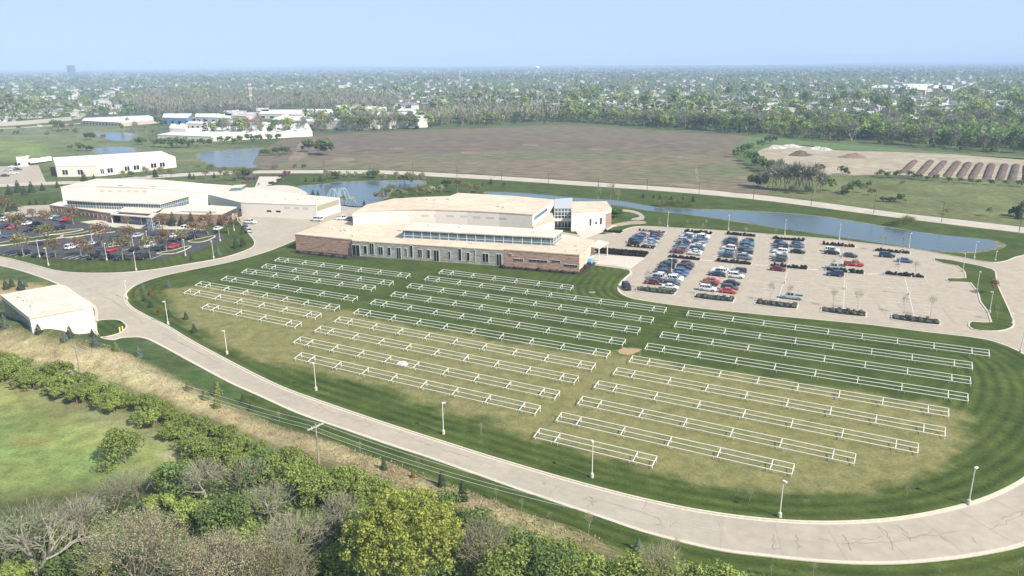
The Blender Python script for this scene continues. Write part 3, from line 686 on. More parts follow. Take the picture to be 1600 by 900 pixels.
# --- school with the grey block front
S = thing('school_building', 'low cream roofed school with grey block front and brick end wings beside the lawn', 'building', (*G(680, 400), 0))
S.location = (0, 0, 0)
A = block(S, [(461, 367), (550, 375.5), (606, 353), (520, 344.5)], 5.2, redbrick, creamroof, lip=0.35)
B = block(S, [(550.5, 377), (787, 392), (815, 372), (640, 351), (607, 353.5)], 5.0, greybrick, creamroof, lip=0.3)
Cc = block(S, [(787.5, 391), (905, 399.5), (928, 377), (878, 367), (812, 372)], 5.2, redbrick, creamroof, lip=0.35)
wa, wb = Cc[1], Cc[2]
wallbox(wa, wb, 0.01, 0.99, 0.05, 5.15, 0.05, 0.04).build('sunlit_end_wall', sunlitbrick, S)  # thin skin over the brick end wall, painted paler as if sunlit
for u0, u1, kind in [(550, 562.5, 'g'), (568, 574, 'n'), (577.5, 585, 't'), (591, 599, 'n'), (605.5, 611, 'n'), (619.5, 627, 'g'), (633, 636.5, 'n'), (640.5, 645.5, 't'), (653, 660, 'n'), (667, 672.5, 'n'), (677.5, 686.5, 'g'), (700.5, 704.5, 'n'), (716, 721.5, 't'), (729, 734.5, 'n'), (741, 743.5, 't'), (753.5, 764, 'n'), (775.5, 784.5, 'g')]:
    t0, t1 = fit(B[0], B[1], u0, 2.5), fit(B[0], B[1], u1, 2.5)
    z0, z1 = {'g': (0.1, 4.0), 'n': (1.0, 3.9), 't': (0.9, 4.9)}[kind]
    window(S, B[0], B[1], t0, t1, z0, z1, None, 0.16, 'window', 1 if u1 - u0 > 6.5 else 0)
for u0, u1 in [(557.5, 561), ]: pass
for u0, u1, z0 in [(803, 818, 2.2), (826.5, 856, 2.3), (862, 876, 2.6), (881, 904, 1.6), (795, 800, 3.6)]:
    t0, t1 = fit(Cc[0], Cc[1], u0, z0), fit(Cc[0], Cc[1], u1, z0); window(S, Cc[0], Cc[1], t0, min(t1, .985), z0, z0 + 0.75, None, 0.1, 'strip_window', 4)
Dd = block(S, [(629, 360), (864, 372), (877.5, 361.5), (648, 349)], 8.0, glass, paleroof, z0=5.0, lip=0.35, over=0.5, wname='clerestory_glass')
mb = MB()
for i, j, n in ((0, 1, 17), (1, 2, 4)):
    a, b = Dd[i], Dd[j]
    for t in np.linspace(0.01, 0.985, n): wallbox(a, b, t, t + 0.004 if n > 10 else t + 0.025, 5.32, 7.95, 0.06, 0.05, mb)
    wallbox(a, b, 0.0, 1.0, 6.3, 6.45, 0.08, 0.05, mb); wallbox(a, b, 0, 1, 5.3, 5.6, 0.085, 0.05, mb)
mb.build('mullion', mullm, S)
HALL = [(551, 335), (575, 331.5), (605, 329.5), (640, 328.6), (680, 328.8), (730, 330.3), (780, 332.8), (832, 336.5), (865.5, 313), (800, 307), (716, 302.5), (703, 307.5), (660, 309), (615, 311.5), (573, 321)]
E_ = block(S, HALL, 9.6, whitewall, creamroof, lip=0.3, wname='hall_wall', rname='hall_roof')
for u in (643, 663, 683, 703, 724, 744, 765, 785):
    i = max(k for k in range(7) if HALL[k][0] <= u - 5)
    t0, t1 = fit(E_[i], E_[i+1], u - 5, 8), fit(E_[i], E_[i+1], u + 6.5, 8)
    wallbox(E_[i], E_[i+1], max(t0, 0), min(t1, 1), 7.4, 8.1, 0.04, 0.03).build('vent', ventm, S)
a, b = E_[7], E_[8]
window(S, a, b, 0.05, 0.66, 7.3, 8.8, glass, 0.15, 'hall_window', 8)
block(S, [(832.5, 357.5), (866, 344), (862, 331), (838, 345)], 5.6, trimm, creamroof, rname='ledge_roof', wname='ledge_wall')
Lk = block(S, [(866.2, 326.3), (893, 326), (894.5, 310), (866.8, 312)], 7.6, glass, metalroof, wname='link_glass', rname='link_roof')
a, b = Lk[0], Lk[1]
mb = MB()
for t in np.linspace(0, 0.97, 6): wallbox(a, b, t, t + 0.03, 0.1, 7.5, 0.06, 0.05, mb)
for z in (0.3, 2.6, 3.4, 5.0, 6.4): wallbox(a, b, 0, 1, z, z + 0.2, 0.09, 0.05, mb)
mb.build('mullion', mullm, S)
wallbox(a, b, 0, 1.0, 3.0, 3.9, 0.4, 0.35).build('link_floor_band', whitewall, S)
for t0, t1, z0, z1 in ((0.05, 0.45, 0.4, 2.5), (0.1, 0.7, 4.2, 5.8), (0.5, 0.95, 0.4, 2.2)): wallbox(a, b, t0, t1, z0, z1, 0.03, 0.02).build('link_pane', darkglass, S)
PAV = GP([(893, 338), (892, 320.5), (894, 316), (947, 315.5), (955.5, 327), (945.5, 329.5), (936, 324.5)], 7.0)
Pv = block(S, [(893, 333), (946, 329.5), (955.5, 326.5), (947.5, 315.5), (894.5, 316.2)], 6.8, whitewall, creamroof, lip=0.3, wname='pavilion_wall', rname='pavilion_roof')
for u0, u1, z0, z1 in ((921, 924.2, 1.6, 4.2), (930, 933, 2.0, 3.0), (937.2, 940.5, 1.8, 4.4)):
    window(S, Pv[0], Pv[1], fit(Pv[0], Pv[1], u0, 3), fit(Pv[0], Pv[1], u1, 3), z0, z1, None, 0.08, 'pavilion_window')
wallbox(Pv[1], Pv[2], 0.05, 0.97, 0.05, 5.6, 0.05, 0.04).build('brick_return', brownbrick, S)
# slanting porch wall in front of the pavilion and the flat canopy towards the lot
pa, pb = G(905, 352), Pv[0] + (Pv[1] - Pv[0]) * 0.35
mb = MB(); d = (pb - pa); d = d / np.linalg.norm(d); n = np.array([-d[1], d[0]]) * 0.15
mb.add([(*(pa-n), 0), (*(pb-n), 0), (*(pb-n), 4.2), (*(pa-n), 0.6), (*(pa+n), 0), (*(pb+n), 0), (*(pb+n), 4.2), (*(pa+n), 0.6)], [(0,1,2,3),(7,6,5,4),(3,2,6,7),(0,3,7,4),(1,5,6,2),(0,4,5,1)])
mb.build('porch_wall', whitewall, S)
cp = GP([(921.5, 386), (936, 389), (951, 379.5), (935, 375)], 4.2)
cn = MB().prism(cp, 4.0, 4.35).build('canopy', paleroof, S)
for q in (cp[0], cp[1], cp[2]):
    c = cp.mean(0); p = q + (c - q) * 0.12; MB().tube((*p, 0), (*p, 4.0), 0.18, None, 8).build('canopy_post', mullm, cn)
# rooftop kit
for u, v, z, s in ((540, 361, 5.55, 0.9), (625, 361, 5.3, 0.8), (708, 376, 5.3, 0.7), (900, 385, 5.55, 0.5), (868, 384, 5.55, 0.6), (700, 312, 9.9, 0.8), (680, 313, 9.9, .6), (668, 312, 9.9, .6), (810, 383, 5.3, 0.4), (640, 372, 5.3, 0.4)):
    p = G(u, v, z); MB().box((p[0], p[1], z + s*0.35), (s*1.5, s, s*0.7), -0.4).build('roof_vent', ventm, S)
for i in range(26):
    P_ = [(500, 352, 560, 372, 5.57), (600, 360, 780, 386, 5.32), (800, 378, 905, 394, 5.57), (640, 312, 830, 330, 9.92), (665, 352, 860, 366, 8.36)][i % 5]
    t_ = RNG.random(); u, v = P_[0] + (P_[2]-P_[0])*t_, P_[1] + (P_[3]-P_[1])*t_ + RNG.uniform(-3, 3) * (i % 5 != 4); z = P_[4]; p = G(u, v, z); s_ = RNG.uniform(0.35, 0.8)
    if i % 3: MB().tube((p[0], p[1], z - .03), (p[0], p[1], z + s_), 0.16, None, 8).tube((p[0], p[1], z + s_), (p[0], p[1], z + s_ + .12), 0.26, 0.2, 8).build('roof_vent', trimm, S)
    else: MB().box((p[0], p[1], z + s_*0.4), (s_*1.8, s_*1.3, s_*0.85), -0.4).build('roof_vent', ventm, S)
# foundation planting beds
for P in ([(452, 394), (462, 391), (550, 399), (570, 401), (572, 405), (540, 404), (470, 398)], [(778, 416), (900, 424.5), (921, 409), (932, 411), (915, 428), (895, 430), (780, 420)]):
    sheet('mulch_bed', GP(P), 0.17, mulch)

# --- big pale building with clerestory, upper left
K = thing('civic_building', 'wide pale building with curved roof tiers and glass clerestory behind the tree filled lot', 'building')
KH = [(95, 293.5, 10), (150, 292, 10), (230, 294.5, 9.6), (285, 299, 8), (322, 303, 6.2), (345, 299, 6.2), (364, 291.5, 6.2), (322, 288.5, 7.6), (250, 282, 9.8), (152, 280.5, 10)]
Km = np.array([G(u, v, z) for u, v, z in KH]); kz = [q[2] for q in KH]
MB().prism(Km, 0, kz).build('hall_wall', whitewall, K)
n_ = len(Km); kc_ = Km.mean(0)
mb = MB(); V = [(*(kc_ + (p - kc_) * 1.006), z + 0.02) for p, z in zip(Km, kz)] + [(*(kc_ + (p - kc_) * 1.006), z + 0.42) for p, z in zip(Km, kz)] + [(kc_[0], kc_[1], 9.2)]
a_ = sum(Km[i][0]*Km[(i+1) % n_][1] - Km[(i+1) % n_][0]*Km[i][1] for i in range(n_)); rv = (lambda f: f) if a_ > 0 else (lambda f: tuple(reversed(f)))
mb.add(V, [rv((i, (i+1) % n_, n_+(i+1) % n_, n_+i)) for i in range(n_)] + [rv((n_+i, n_+(i+1) % n_, 2*n_)) for i in range(n_)]); mb.build('hall_roof', paleroof, K)
for u in (148, 160, 172, 187, 201, 213, 226):
    i = 1 if u < 228 else 2
    wallbox(Km[1], Km[2], fit(Km[1], Km[2], u - 3.2, 8.5), fit(Km[1], Km[2], u + 3, 8.5), 7.9, 8.7, 0.05, 0.03).build('vent', ventm, K)
Kc = block(K, [(104.5, 313.5), (150, 316), (250, 319.5), (294.5, 307), (250, 304), (150, 305.5), (115, 309)], 6.4, glass, paleroof, z0=3.3, over=0.7, lip=0.4, wname='clerestory_glass', rname='clerestory_roof')
mb = MB()
for i, j, n in ((0, 1, 12), (1, 2, 26), (2, 3, 16)):
    for t in np.linspace(0, 0.97, n): wallbox(Kc[i], Kc[j], t, t + 0.12/np.linalg.norm(Kc[j]-Kc[i]), 3.6, 6.3, 0.07, 0.05, mb)
    wallbox(Kc[i], Kc[j], 0, 1, 4.8, 4.95, 0.08, 0.05, mb)
mb.build('mullion', mullm, K)
Kl = block(K, [(77.5, 321), (120, 326), (176, 334.5), (188, 329.5), (250, 320.5), (240, 316), (105, 312.5)], 3.5, brownbrick, paleroof, wname='brick_wall', rname='low_roof', lip=0.3)
for i, j, n in ((0, 1, 6), (1, 2, 8)):
    for t in np.linspace(0.08, 0.92, n): window(K, Kl[i], Kl[j], t - 0.02, t + 0.015, 1.2, 2.3, None, 0.08)
Kr = block(K, [(250, 334), (300, 335.5), (345, 336), (370, 324.5), (330, 322), (287, 322.5), (256, 327)], 4.3, brownbrick, paleroof, wname='brick_wall', rname='east_roof', lip=0.35)
wallbox(Kr[2], Kr[3], 0.05, 0.97, 2.4, 4.2, 0.06, 0.05).build('east_window', darkglass, K)
MB().prism(GP([(275, 331.3), (335, 333), (342, 331), (290, 329.5)], 4.7), 4.67, 4.75).build('sunken_roof', louver, K)
Kg = block(K, [(323, 304), (376, 317), (494, 321.5), (531, 310), (476, 305), (381, 293), (364, 291)], 5.6, whitewall, paleroof, wname='east_wall', rname='big_roof')
wallbox(Kg[2], Kg[3], 0.02, 0.95, 3.2, 5.4, 0.06, 0.05).build('louver_band', louver, K)
for u0, u1 in ((445, 453), (460, 467), (474, 482)): wallbox(Kg[1], Kg[2], fit(Kg[1], Kg[2], u0, 4.5), fit(Kg[1], Kg[2], u1, 4.5), 3.9, 4.9, 0.04, 0.03).build('vent', ventm, K)
for u0, u1 in ((417, 424), (431.5, 438.5), (367.5, 370), (374, 377)): wallbox(Kg[1], Kg[2], fit(Kg[1], Kg[2], u0, 2.5), fit(Kg[1], Kg[2], u1, 2.5), 2.3, 3.0, 0.05, 0.03).build('window', darkglass, K)
Ke = block(K, [(186, 331), (236, 334.5), (251, 327), (196, 324.5)], 4.6, glass, paleroof, wname='entrance_glass', rname='entrance_roof', over=0.5)
Kp = MB().prism(GP([(172, 335.5), (229, 340), (236, 338), (252, 331), (188, 328.5)], 3.6), 3.45, 3.8).build('canopy', paleroof, K)
for u, v in ((176, 349), (200, 350.5), (222, 352)):
    p = G(u, v); MB().tube((*p, 0), (*p, 3.4), 0.2, None, 8).build('canopy_post', mullm, Kp)
Kt = block(K, [(229, 340), (236.5, 341), (248, 334), (241, 333)], 4.9, glass, paleroof, wname='tower_glass', rname='tower_roof')
mb = MB()
for i, j, n in ((0, 1, 4), (1, 2, 5)):
    for t in np.linspace(0, 0.94, n): wallbox(Kt[i], Kt[j], t, t + 0.16/np.linalg.norm(Kt[j]-Kt[i]), 0.1, 4.85, 0.07, 0.05, mb)
    for z in (1.2, 2.4, 3.6): wallbox(Kt[i], Kt[j], 0, 1, z, z + 0.14, 0.09, 0.05, mb)
mb.build('mullion', mullm, K)
block(K, [(360, 294), (377, 293), (384, 289), (366, 290)], 7.2, glass, paleroof, wname='rear_glass', rname='rear_roof')
for u, v, z in ((420, 306, 5.88), (450, 311, 5.88), (470, 312, 5.88), (385, 303, 5.88), (430, 314, 5.88), (500, 312, 5.88), (190, 288, 10.28), (240, 290, 10.28), (140, 287, 10.28), (340, 331, 4.68), (290, 330, 4.9), (312, 302, 5.9), (316, 303, 5.9), (400, 308, 5.9), (355, 300, 5.9)):
    p = G(u, v, z); MB().box((*p, z + 0.4), (1.6, 1.2, 0.8), 0.3).build('roof_vent', ventm, K)

# --- pump house, lower left
Hh = thing('pump_house', 'small white flat roofed utility building with blue glazed end beside the bank', 'building')
Hp = block(Hh, [(47, 498.5), (145, 480), (103, 450), (90, 447.5), (2, 463)], 6.0, whitewall, paleroof, lip=0.45, over=0.25)
a, b = Hp[4], Hp[0]
window(Hh, a, b, 0.03, 0.97, 0.4, 5.6, glass, 0.25, 'glazed_end', 2)
for t in (0.80, 0.83): 
    mb = wallbox(Hp[0], Hp[1], t, t + 0.008, 2.8, 5.6, 0.12, 0.1); mb.build('downpipe', trimm, Hh)
for u, v in ((30.5, 466), (39, 471), (50, 480)):
    p = G(u, v, 6.45); mb = MB(); mb.tube((*p, 6.45), (*p, 7.7), 0.16, None, 8)
    q = p + np.array([0.75, -0.1]); mb.tube((*p, 7.65), (*q, 7.75), 0.16, None, 8); mb.tube((*q, 7.8), (*q, 7.2), 0.16, None, 8); mb.build('roof_vent_pipe', trimm, Hh)

# --- white warehouse beyond the civic building
W_ = thing('warehouse', 'long white warehouse with paired dock windows in front of the upper left pond', 'building')
Wp = block(W_, [(87, 260), (152, 259), (274, 246), (252, 237), (83, 247)], 6.0, whitewall, mat('white_roof', (0.66, 0.63, 0.58), 0.85, vary=0.08, scale=0.1, seams=0.2), lip=0.4)
WP0, WP1 = Wp[0], Wp[1]
for i, us in ((0, ((97, 107), (121, 130))), (1, ((152, 163), (167, 177), (194, 203), (208, 218), (235, 245), (249, 258)))):
    for u0, u1 in us:
        window(W_, Wp[i], Wp[i+1], max(0.02, fit(Wp[i], Wp[i+1], u0, 2.5)), fit(Wp[i], Wp[i+1], u1, 2.5), 1.0, 4.2, None, 0.3, 'dock_window', 1)
for u in (142, 184, 225): t = fit(Wp[1], Wp[2], u, 3) if u > 152 else fit(Wp[0], Wp[1], u, 3); i = 1 if u > 152 else 0; wallbox(Wp[i], Wp[i+1], t, t + 0.01, 0.2, 5.9, 0.06, 0.05).build('wall_joint', ventm, W_)
for u, v in ((115, 251), (135, 252), (195, 246), (200, 248), (240, 243), (215, 244)): p = G(u, v, 6.4); MB().box((*p, 6.75), (2.4, 1.6, 0.7), 0.2).build('roof_vent', ventm, W_)
# ------------------------------------------------------------------ frame racks on the lawn
rackm = mat('galvanised_white', (0.86, 0.85, 0.77), 0.5)
RD = R(-27.2)
RX = np.array([math.cos(RD), math.sin(RD)]); RY = np.array([-RX[1], RX[0]])
RACKS = {
 'west': [((436, 402), (641, 427.5)), ((416, 412), (615, 439)), ((385, 420), (587, 446.5)), ((354, 431), (559, 463)), ((314, 439.5), (531, 477)), ((297, 451), (502, 489)), ((325, 474), (471, 503))],
 'middle': [((691, 421), (896, 446)), ((669, 431), (1042, 480.5)), ((642, 442.5), (1022, 496)), ((617, 455.5), (1001, 512)), ((586, 467.5), (978, 530)), ((560, 482), (954, 548)), ((531, 494.5), (931, 567.5)), ((501, 509), (904.5, 587.5)), ((469, 526), (875, 611)), ((471, 550.5), (845, 634))],
 'east': [((1076, 485), (1546, 547)), ((1057, 502), (1519.5, 566)), ((1035, 518), (1517, 589)), ((1012, 536), (1513, 615)), ((988, 555.5), (1483, 638)), ((964, 574), (1478, 668)), ((935, 594.5), (1436, 693)), ((910, 619), (1338, 709)), ((877, 644), (1242, 725)), ((843, 669), (1027, 713))]}
ZB, ZF, DEP, Z0 = 1.25, 0.72, 2.35, 0.13
beam_me = MB().bar((0, 0.06, ZB - Z0 - 0.10), (0, -DEP, ZF - Z0 - 0.10), 0.085, 0.09).mesh('cross_beam', rackm)
postf_me = MB().bar((0, 0, 0), (0, 0, ZF - Z0), 0.085).mesh('front_post', rackm)
postb_me = MB().bar((0, 0, 0), (0, 0, ZB - Z0), 0.09).mesh('rear_post', rackm)
for blk, rows in RACKS.items():
    for i, (a, b) in enumerate(rows):
        A, B = G(*a, ZB), G(*b, ZB); d = B - A; L_ = float(np.linalg.norm(d)); ang = math.atan2(d[1], d[0])
        n = len(rows)
        where = 'nearest the school' if i == 0 else ('nearest the foreground road' if i == n - 1 else f'{ordw(i)} row from the school')
        gr = 'beige dry turf' if (blk == 'west' and i >= 5) or (blk == 'middle' and i >= 6) or (blk == 'east' and i >= 5) else 'green turf'
        lab = f'white frame rack on {gr}, {blk} block, {where}'
        t = thing('frame_rack', lab, 'frame rack', (A[0], A[1], Z0), ang, 'white frame racks on the lawn')
        for q, nm in ((0, 'rear_rail'), (0.5, 'middle_rail'), (1.0, 'front_rail')):
            y = -DEP * q; z = ZB + (ZF - ZB) * q - Z0
            MB().bar((0, y, z), (L_, y, z), 0.09, 0.085).build(nm, rackm, t)
        k = max(2, round((L_ - 3.6) / 6.9))
        xs_ = [0.05] + [3.8 + (L_ - 7.0) * j / (k - 1) for j in range(k)] + [L_ - 0.05]
        for j, x in enumerate(xs_):
            obj('cross_beam', beam_me, t, (x, 0, 0))
            ends = (0.0,) if j in (0, len(xs_) - 1) else (-0.55, 0.55)
            for e in ends: obj('front_post', postf_me, t, (x + e + (0.3 if j == 0 else 0), -DEP + 0.14, -0.06))
            if j == len(xs_) - 1 or j == 0: obj('rear_post', postb_me, t, (x, -0.12, -0.06))
            else: obj('rear_post', postb_me, t, (x + 0.02, -0.14, -0.06))
# little white crate lying against one rack, small litter
mb = MB().box((0, 0, 0.25), (2.0, 1.2, 0.35), RD).box((0.2, 0.1, 0.55), (0.9, 0.7, 0.3), RD)
p = G(629, 571); cr = mb.build('spare_panel_stack', rackm); cr.location = (*p, 0.1); tag(cr, 'small pile of white panels beside a rack on the dry turf', 'panel pile')

# ------------------------------------------------------------------ lamps
polem = mat('pale_pole', (0.66, 0.65, 0.58), 0.5); darkpole = mat('dark_pole', (0.09, 0.085, 0.08), 0.6); timber = mat('weathered_timber', (0.30, 0.25, 0.19), 0.9, vary=0.2, scale=2)
def lamp_parts(name, h, m, cat, arm=0.0):
    t = thing(name, 'pale lamp post', cat)
    MB().tube((0, 0, 0), (0, 0, 0.55), 0.28, 0.26, 12).build('footing', kerbm, t)
    mb = MB().tube((0, 0, 0.55), (0, 0, h), 0.085, 0.06, 8); mb.box((0, 0, 0.6), (0.36, 0.36, 0.1)); mb.build('pole', m, t)
    mb = MB()
    if arm: mb.tube((0, 0, h - 0.05), (arm, 0, h + 0.05), 0.05, None, 6)
    hd = mb.build('arm', m, t) if arm else None
    mb = MB().box((arm + 0.25 if arm else 0.22, 0, h + 0.08), (0.62, 0.30, 0.12)); mb.box((arm + 0.25 if arm else 0.22, 0, h - 0.02), (0.55, 0.26, 0.06)); mb.build('lamp_head', m, t)
    return proto(t)
def pole_h(base, top, z0=0.0):
    p = G(*base, z0); lo, hi = 1.0, 15.0
    for _ in range(30):
        m = (lo + hi) / 2
        if PX(p[0], p[1], z0 + m)[1] > top: lo = m
        else: hi = m
    return lo
LP = lamp_parts('street_lamp', 5.0, polem, 'street lamp')
road_l = [((263, 508), 472, 'beside the conifer cluster at the lawn corner'), ((355, 554), 518, 'between the dry turf and the loop road, second from the pump house'), ((494, 611), 568, 'at the loop road below the middle racks'), ((693, 679), 631, 'at the loop road opposite the utility pole'), ((925, 747), 692, 'standing before the shortest east rack'), ((1218, 809), 753, 'at the lowest bend of the loop road'), ((1513, 789), 733, 'at the east bend of the loop road'), ((199, 468), 440, 'on the lawn tip at the road junction')]
for (b, tv, w_) in road_l:
    p = G(*b); h = pole_h(b, tv, 0.13); put(LP, (p[0], p[1], 0.1), RNG.uniform(0, 6), 1.0, f'pale lamp post {w_}', 'lamp posts on the lawn edge', h / 5.0)
west_l = [((76, 415), 388, 'on the kerb grass left of the west lot stripes'), ((62, 402), 376, 'between dark cars at the front edge of the west lot'), ((167, 407), 381, 'beside dark cars in front of the red car of the west lot'), ((213, 423), 395, 'on the grass point facing the road junction'), ((290, 400), 375, 'on the grass by the kerbed tree island'), ((334, 404), 377, 'on the grass slope next to the blue spruce'), ((344, 377), 358, 'at the far right corner of the asphalt lot'), ((230, 377), 362, 'among cars before the entrance canopy'), ((208, 384), 364, 'behind the budding tree in the middle of the west lot'), ((144, 377), 362, 'on the long planted strip of the west lot'), ((277, 365), 349, 'beside the white cars below the conifer row'), ((366, 361), 335, 'tall one at the corner of the brick east wing'), ((2, 371), 350, 'at the photo left edge of the west lot')]
for (b, tv, w_) in west_l:
    p = G(*b); put(LP, (p[0], p[1], 0.08), RNG.uniform(0, 6), 1, f'pale lamp post {w_}', 'lamp posts of the west lot', pole_h(b, tv) / 5.0)
east_l = [((1043, 355), 332, 'on the pond bank behind the first car column'), ((1138, 360), 337, 'on the pond bank behind the third car column'), ((1226, 367), 344, 'on the pond bank behind the fourth car column'), ((1311, 375), 351, 'on the pond bank behind the fifth car column'), ((1420, 387), 365, 'on the pond bank behind the last planter'), ((1522, 404), 378, 'by the narrow end of the long pond'), ((1555, 407), 393, 'short one at the exit by the pond end'), ((1504, 425), 397, 'at the upper corner of the grass peninsula'), ((1526, 455), 425, 'in the middle of the grass peninsula'), ((1546, 489), 457, 'in the lower half of the grass peninsula'), ((1581, 506), 490, 'at the lower tip of the grass peninsula'), ((1594, 552), 510, 'at the right edge by the loop road exit'),
          ((1010, 381), 359, 'among the cars of the first column'), ((1049, 424), 404, 'between the packed cars of the second column'), ((1065, 385), 362, 'between cars at the far half of the second column'), ((1135, 434), 415, 'beside the red pickup truck'), ((1158, 385), 364, 'in the far half of the third car column'), ((1226, 443), 414, 'alone in the empty fourth bay'), ((1321, 452), 424, 'alone in the empty fifth bay'), ((1420, 461), 432, 'alone in the empty sixth bay'), ((1316, 404), 381, 'between the dark sedan and the white car in the fifth column'), ((1405, 414), 392, 'beside the blue car of the last column')]
for (b, tv, w_) in east_l:
    p = G(*b); put(LP, (p[0], p[1], 0.04), RNG.uniform(0, 6), 1, f'pale lamp post {w_}', 'lamp posts of the east lot', pole_h(b, tv) / 5.0)
# dark poles along the back road
t = thing('roadside_pole', 'dark pole', 'roadside pole')
MB().tube((0, 0, 0), (0, 0, 8), 0.13, 0.09, 6).build('pole', darkpole, t); MB().bar((0, 0, 7.9), (1.4, 0, 8.0), 0.14).box((1.5, 0, 7.98), (0.6, 0.3, 0.14)).build('lamp_arm', darkpole, t); DP = proto(t)
dpl = [((507, 271), 251), ((578, 271.5), 257), ((645, 271), 252), ((714, 276), 259), ((784, 282), 266), ((857, 286.5), 270), ((935, 292), 278), ((1011, 297), 279), ((1092, 304), 287), ((1267, 322), 300), ((1365, 333.5), 299), ((1471, 347), 316), ((1592, 363), 332), ((1177, 312), 292)]
dpl.sort()
for i, (b, tv) in enumerate(dpl):
    p = G(*b); put(DP, (*p, 0.03), 1.6, 1, f'thin dark roadside pole on the back road, {ordw(i)} from the fountain pond end', 'dark poles along the back road', pole_h(b, tv) / 8)
# timber utility poles with wires
def upole(u, v, vt, lab, arm=True):
    q = T(u, v); lo, hi = 2.0, 14.0
    for _ in range(30):
        m = (lo + hi)/2
        if PX(q[0], q[1], q[2] + m)[1] > vt: lo = m
        else: hi = m
    h = lo; t = thing('utility_pole', lab, 'utility pole', tuple(q), 0.9)
    MB().tube((0, 0, -0.3), (0, 0, h), 0.17, 0.12, 8).build('pole', timber, t)
    if arm:
        ca = MB().bar((-1.5, 0, h - 0.5), (1.5, 0, h - 0.5), 0.16).build('crossarm', mat('crossarm', (0.48, 0.45, 0.38), 0.8), t)
        mb = MB()
        for x in (-1.4, -0.7, 0.7, 1.4): mb.tube((x, 0, h - 0.42), (x, 0, h - 0.2), 0.06, 0.04, 6)
        mb.build('insulators', polem, ca)
    c, s = math.cos(0.9), math.sin(0.9)
    return [Vector((q[0] + x*c, q[1] + x*s, q[2] + h - (0.2 if arm else 0.3))) for x in (-1.4, -0.5, 0.7, 1.4)]
pe = upole(499.5, 738, 662, 'weathered timber utility pole with crossarm standing in the hedge by the dry bank')
pw = upole(125.5, 585, 536, 'slim pale timber pole without crossarm rising from the hedge near the pump house', False)
off = T(1120, 935); pend = [Vector((off[0] + x*0.7, off[1] + x*0.7, 9.0)) for x in (-1.4, -0.5, 0.7, 1.4)]
wire = mat('wire_metal', (0.45, 0.45, 0.42), 0.6)
def span(a, b, sag, lab):
    mb = MB(); N_ = 18; P = [a.lerp(b, i / N_) - Vector((0, 0, sag * 4 * (i/N_) * (1 - i/N_))) for i in range(N_ + 1)]
    for x, y in zip(P[:-1], P[1:]): mb.tube(x, y, 0.03, None, 4)
    tag(mb.build('overhead_wire', wire), lab, 'wire', 'overhead wires along the hedge')
for i in range(3): span(pw[i], pe[i], 1.2, f'{["outer","middle","inner"][i]} thin overhead wire between the two timber poles')
for i in range(4): span(pe[i], pend[i], 1.6, f'{["first","second","third","fourth"][i]} wire from the hedge side running from crossarm pole to the lower right')
# ------------------------------------------------------------------ planters with clipped hedge plants
chip = mat('planter_bed', (0.022, 0.024, 0.022), 0.95, vary=0.3, scale=1.2)
sage = mat('sage_leaf', (0.13, 0.15, 0.12), 0.9, isl_rand=0.4)
darkl = mat('dark_leaf', (0.020, 0.028, 0.017), 0.9, isl_rand=0.4)
def leafcloud(n, rx, rz, size, seed, z0=0.0, flat=0.35):
    r = np.random.default_rng(seed); d = r.normal(size=(n, 3)); d /= np.linalg.norm(d, axis=1)[:, None]
    rad = r.uniform(0.55, 1.0, n)[:, None]; c = d * rad * [rx, rx, rz] + [0, 0, z0]
    nn = d * 0.9 + r.normal(size=(n, 3)) * flat; nn /= np.linalg.norm(nn, axis=1)[:, None]
    a = np.cross(nn, r.normal(size=(n, 3))); a /= np.linalg.norm(a, axis=1)[:, None]; b = np.cross(nn, a)
    s = size * r.uniform(0.6, 1.3, n)[:, None]
    return np.stack([c - a*s, c - b*s*0.75, c + a*s, c + b*s*0.75], 1)
tuft = quads('planter_shrub', np.concatenate([leafcloud(80, 0.95, 0.38, 0.22, 3, 0.35)]), sage)
tuft2 = quads('planter_shrub', np.concatenate([leafcloud(80, 0.85, 0.45, 0.24, 4, 0.4)]), darkl)
bot_names = ['first from the school', 'second, below white and red cars', 'third, below the silver pickup', 'fourth from the school', 'fifth and farthest from the school']
def planter(center, half, lab, wid, tuftm, n, rows):
    t = thing('planter_island', lab, 'planter island', (*center, 0.0), LA, 'planter islands of the east lot')
    sh = [(-half, -wid*0.5), (-half*1.04, 0), (-half, wid*0.5), (half, wid*0.5), (half*1.04, 0), (half, -wid*0.5)]
    q = smooth(np.array(sh), 4, True)
    MB().prism(q, 0.0, 0.17).build('kerb_ring', kerbm, t)
    MB().prism(q * np.array([0.94, 0.86]), 0.15, 0.2).build('planter_bed', chip, t)
    for r_ in range(rows):
        for i in range(n):
            o = obj('planter_shrub', tuftm, t, (-half*0.86 + half*1.72*i/(n-1), (r_ - (rows-1)/2) * wid*0.40, 0.15)); o.rotation_euler = (0, 0, RNG.uniform(0, 6)); k_ = RNG.uniform(.45, .85); o.scale = (k_, k_, RNG.uniform(.6, 1.25)); o.location.x += RNG.normal(0, .2)
for i, (c, nm) in enumerate(zip([(1026, 455), (1116, 466), (1213, 476), (1318, 488), (1430, 500)], bot_names)):
    planter(G(c[0], c[1]), 5.0, f'sage shrub island at the near lot end, {nm}', 4.6, tuft, 6, 2)
for i, c in enumerate(COLM): planter(c, 5.2, f'narrow island of dark shrubs across the middle of the lot, {ordw(i)} from the school', 2.6, tuft2, 9, 2)
for i, c in enumerate(COLT): planter(c, 5.2, f'narrow island of dark shrubs at the pond end of the lot, {ordw(i)} from the school', 3.0, tuft2, 9, 2)
planter(G(1000, 387), 5.0, 'narrow dark bed closing the short first car column', 1.6, tuft2, 8, 1)
planter(G(1018, 362.5), 5.0, 'narrow dark bed behind the maroon car of the first column', 1.6, tuft2, 8, 1)
planter(G(957, 363), 3.4, 'small double bed of dark shrubs at the corner near the pavilion', 2.6, tuft2, 6, 2)
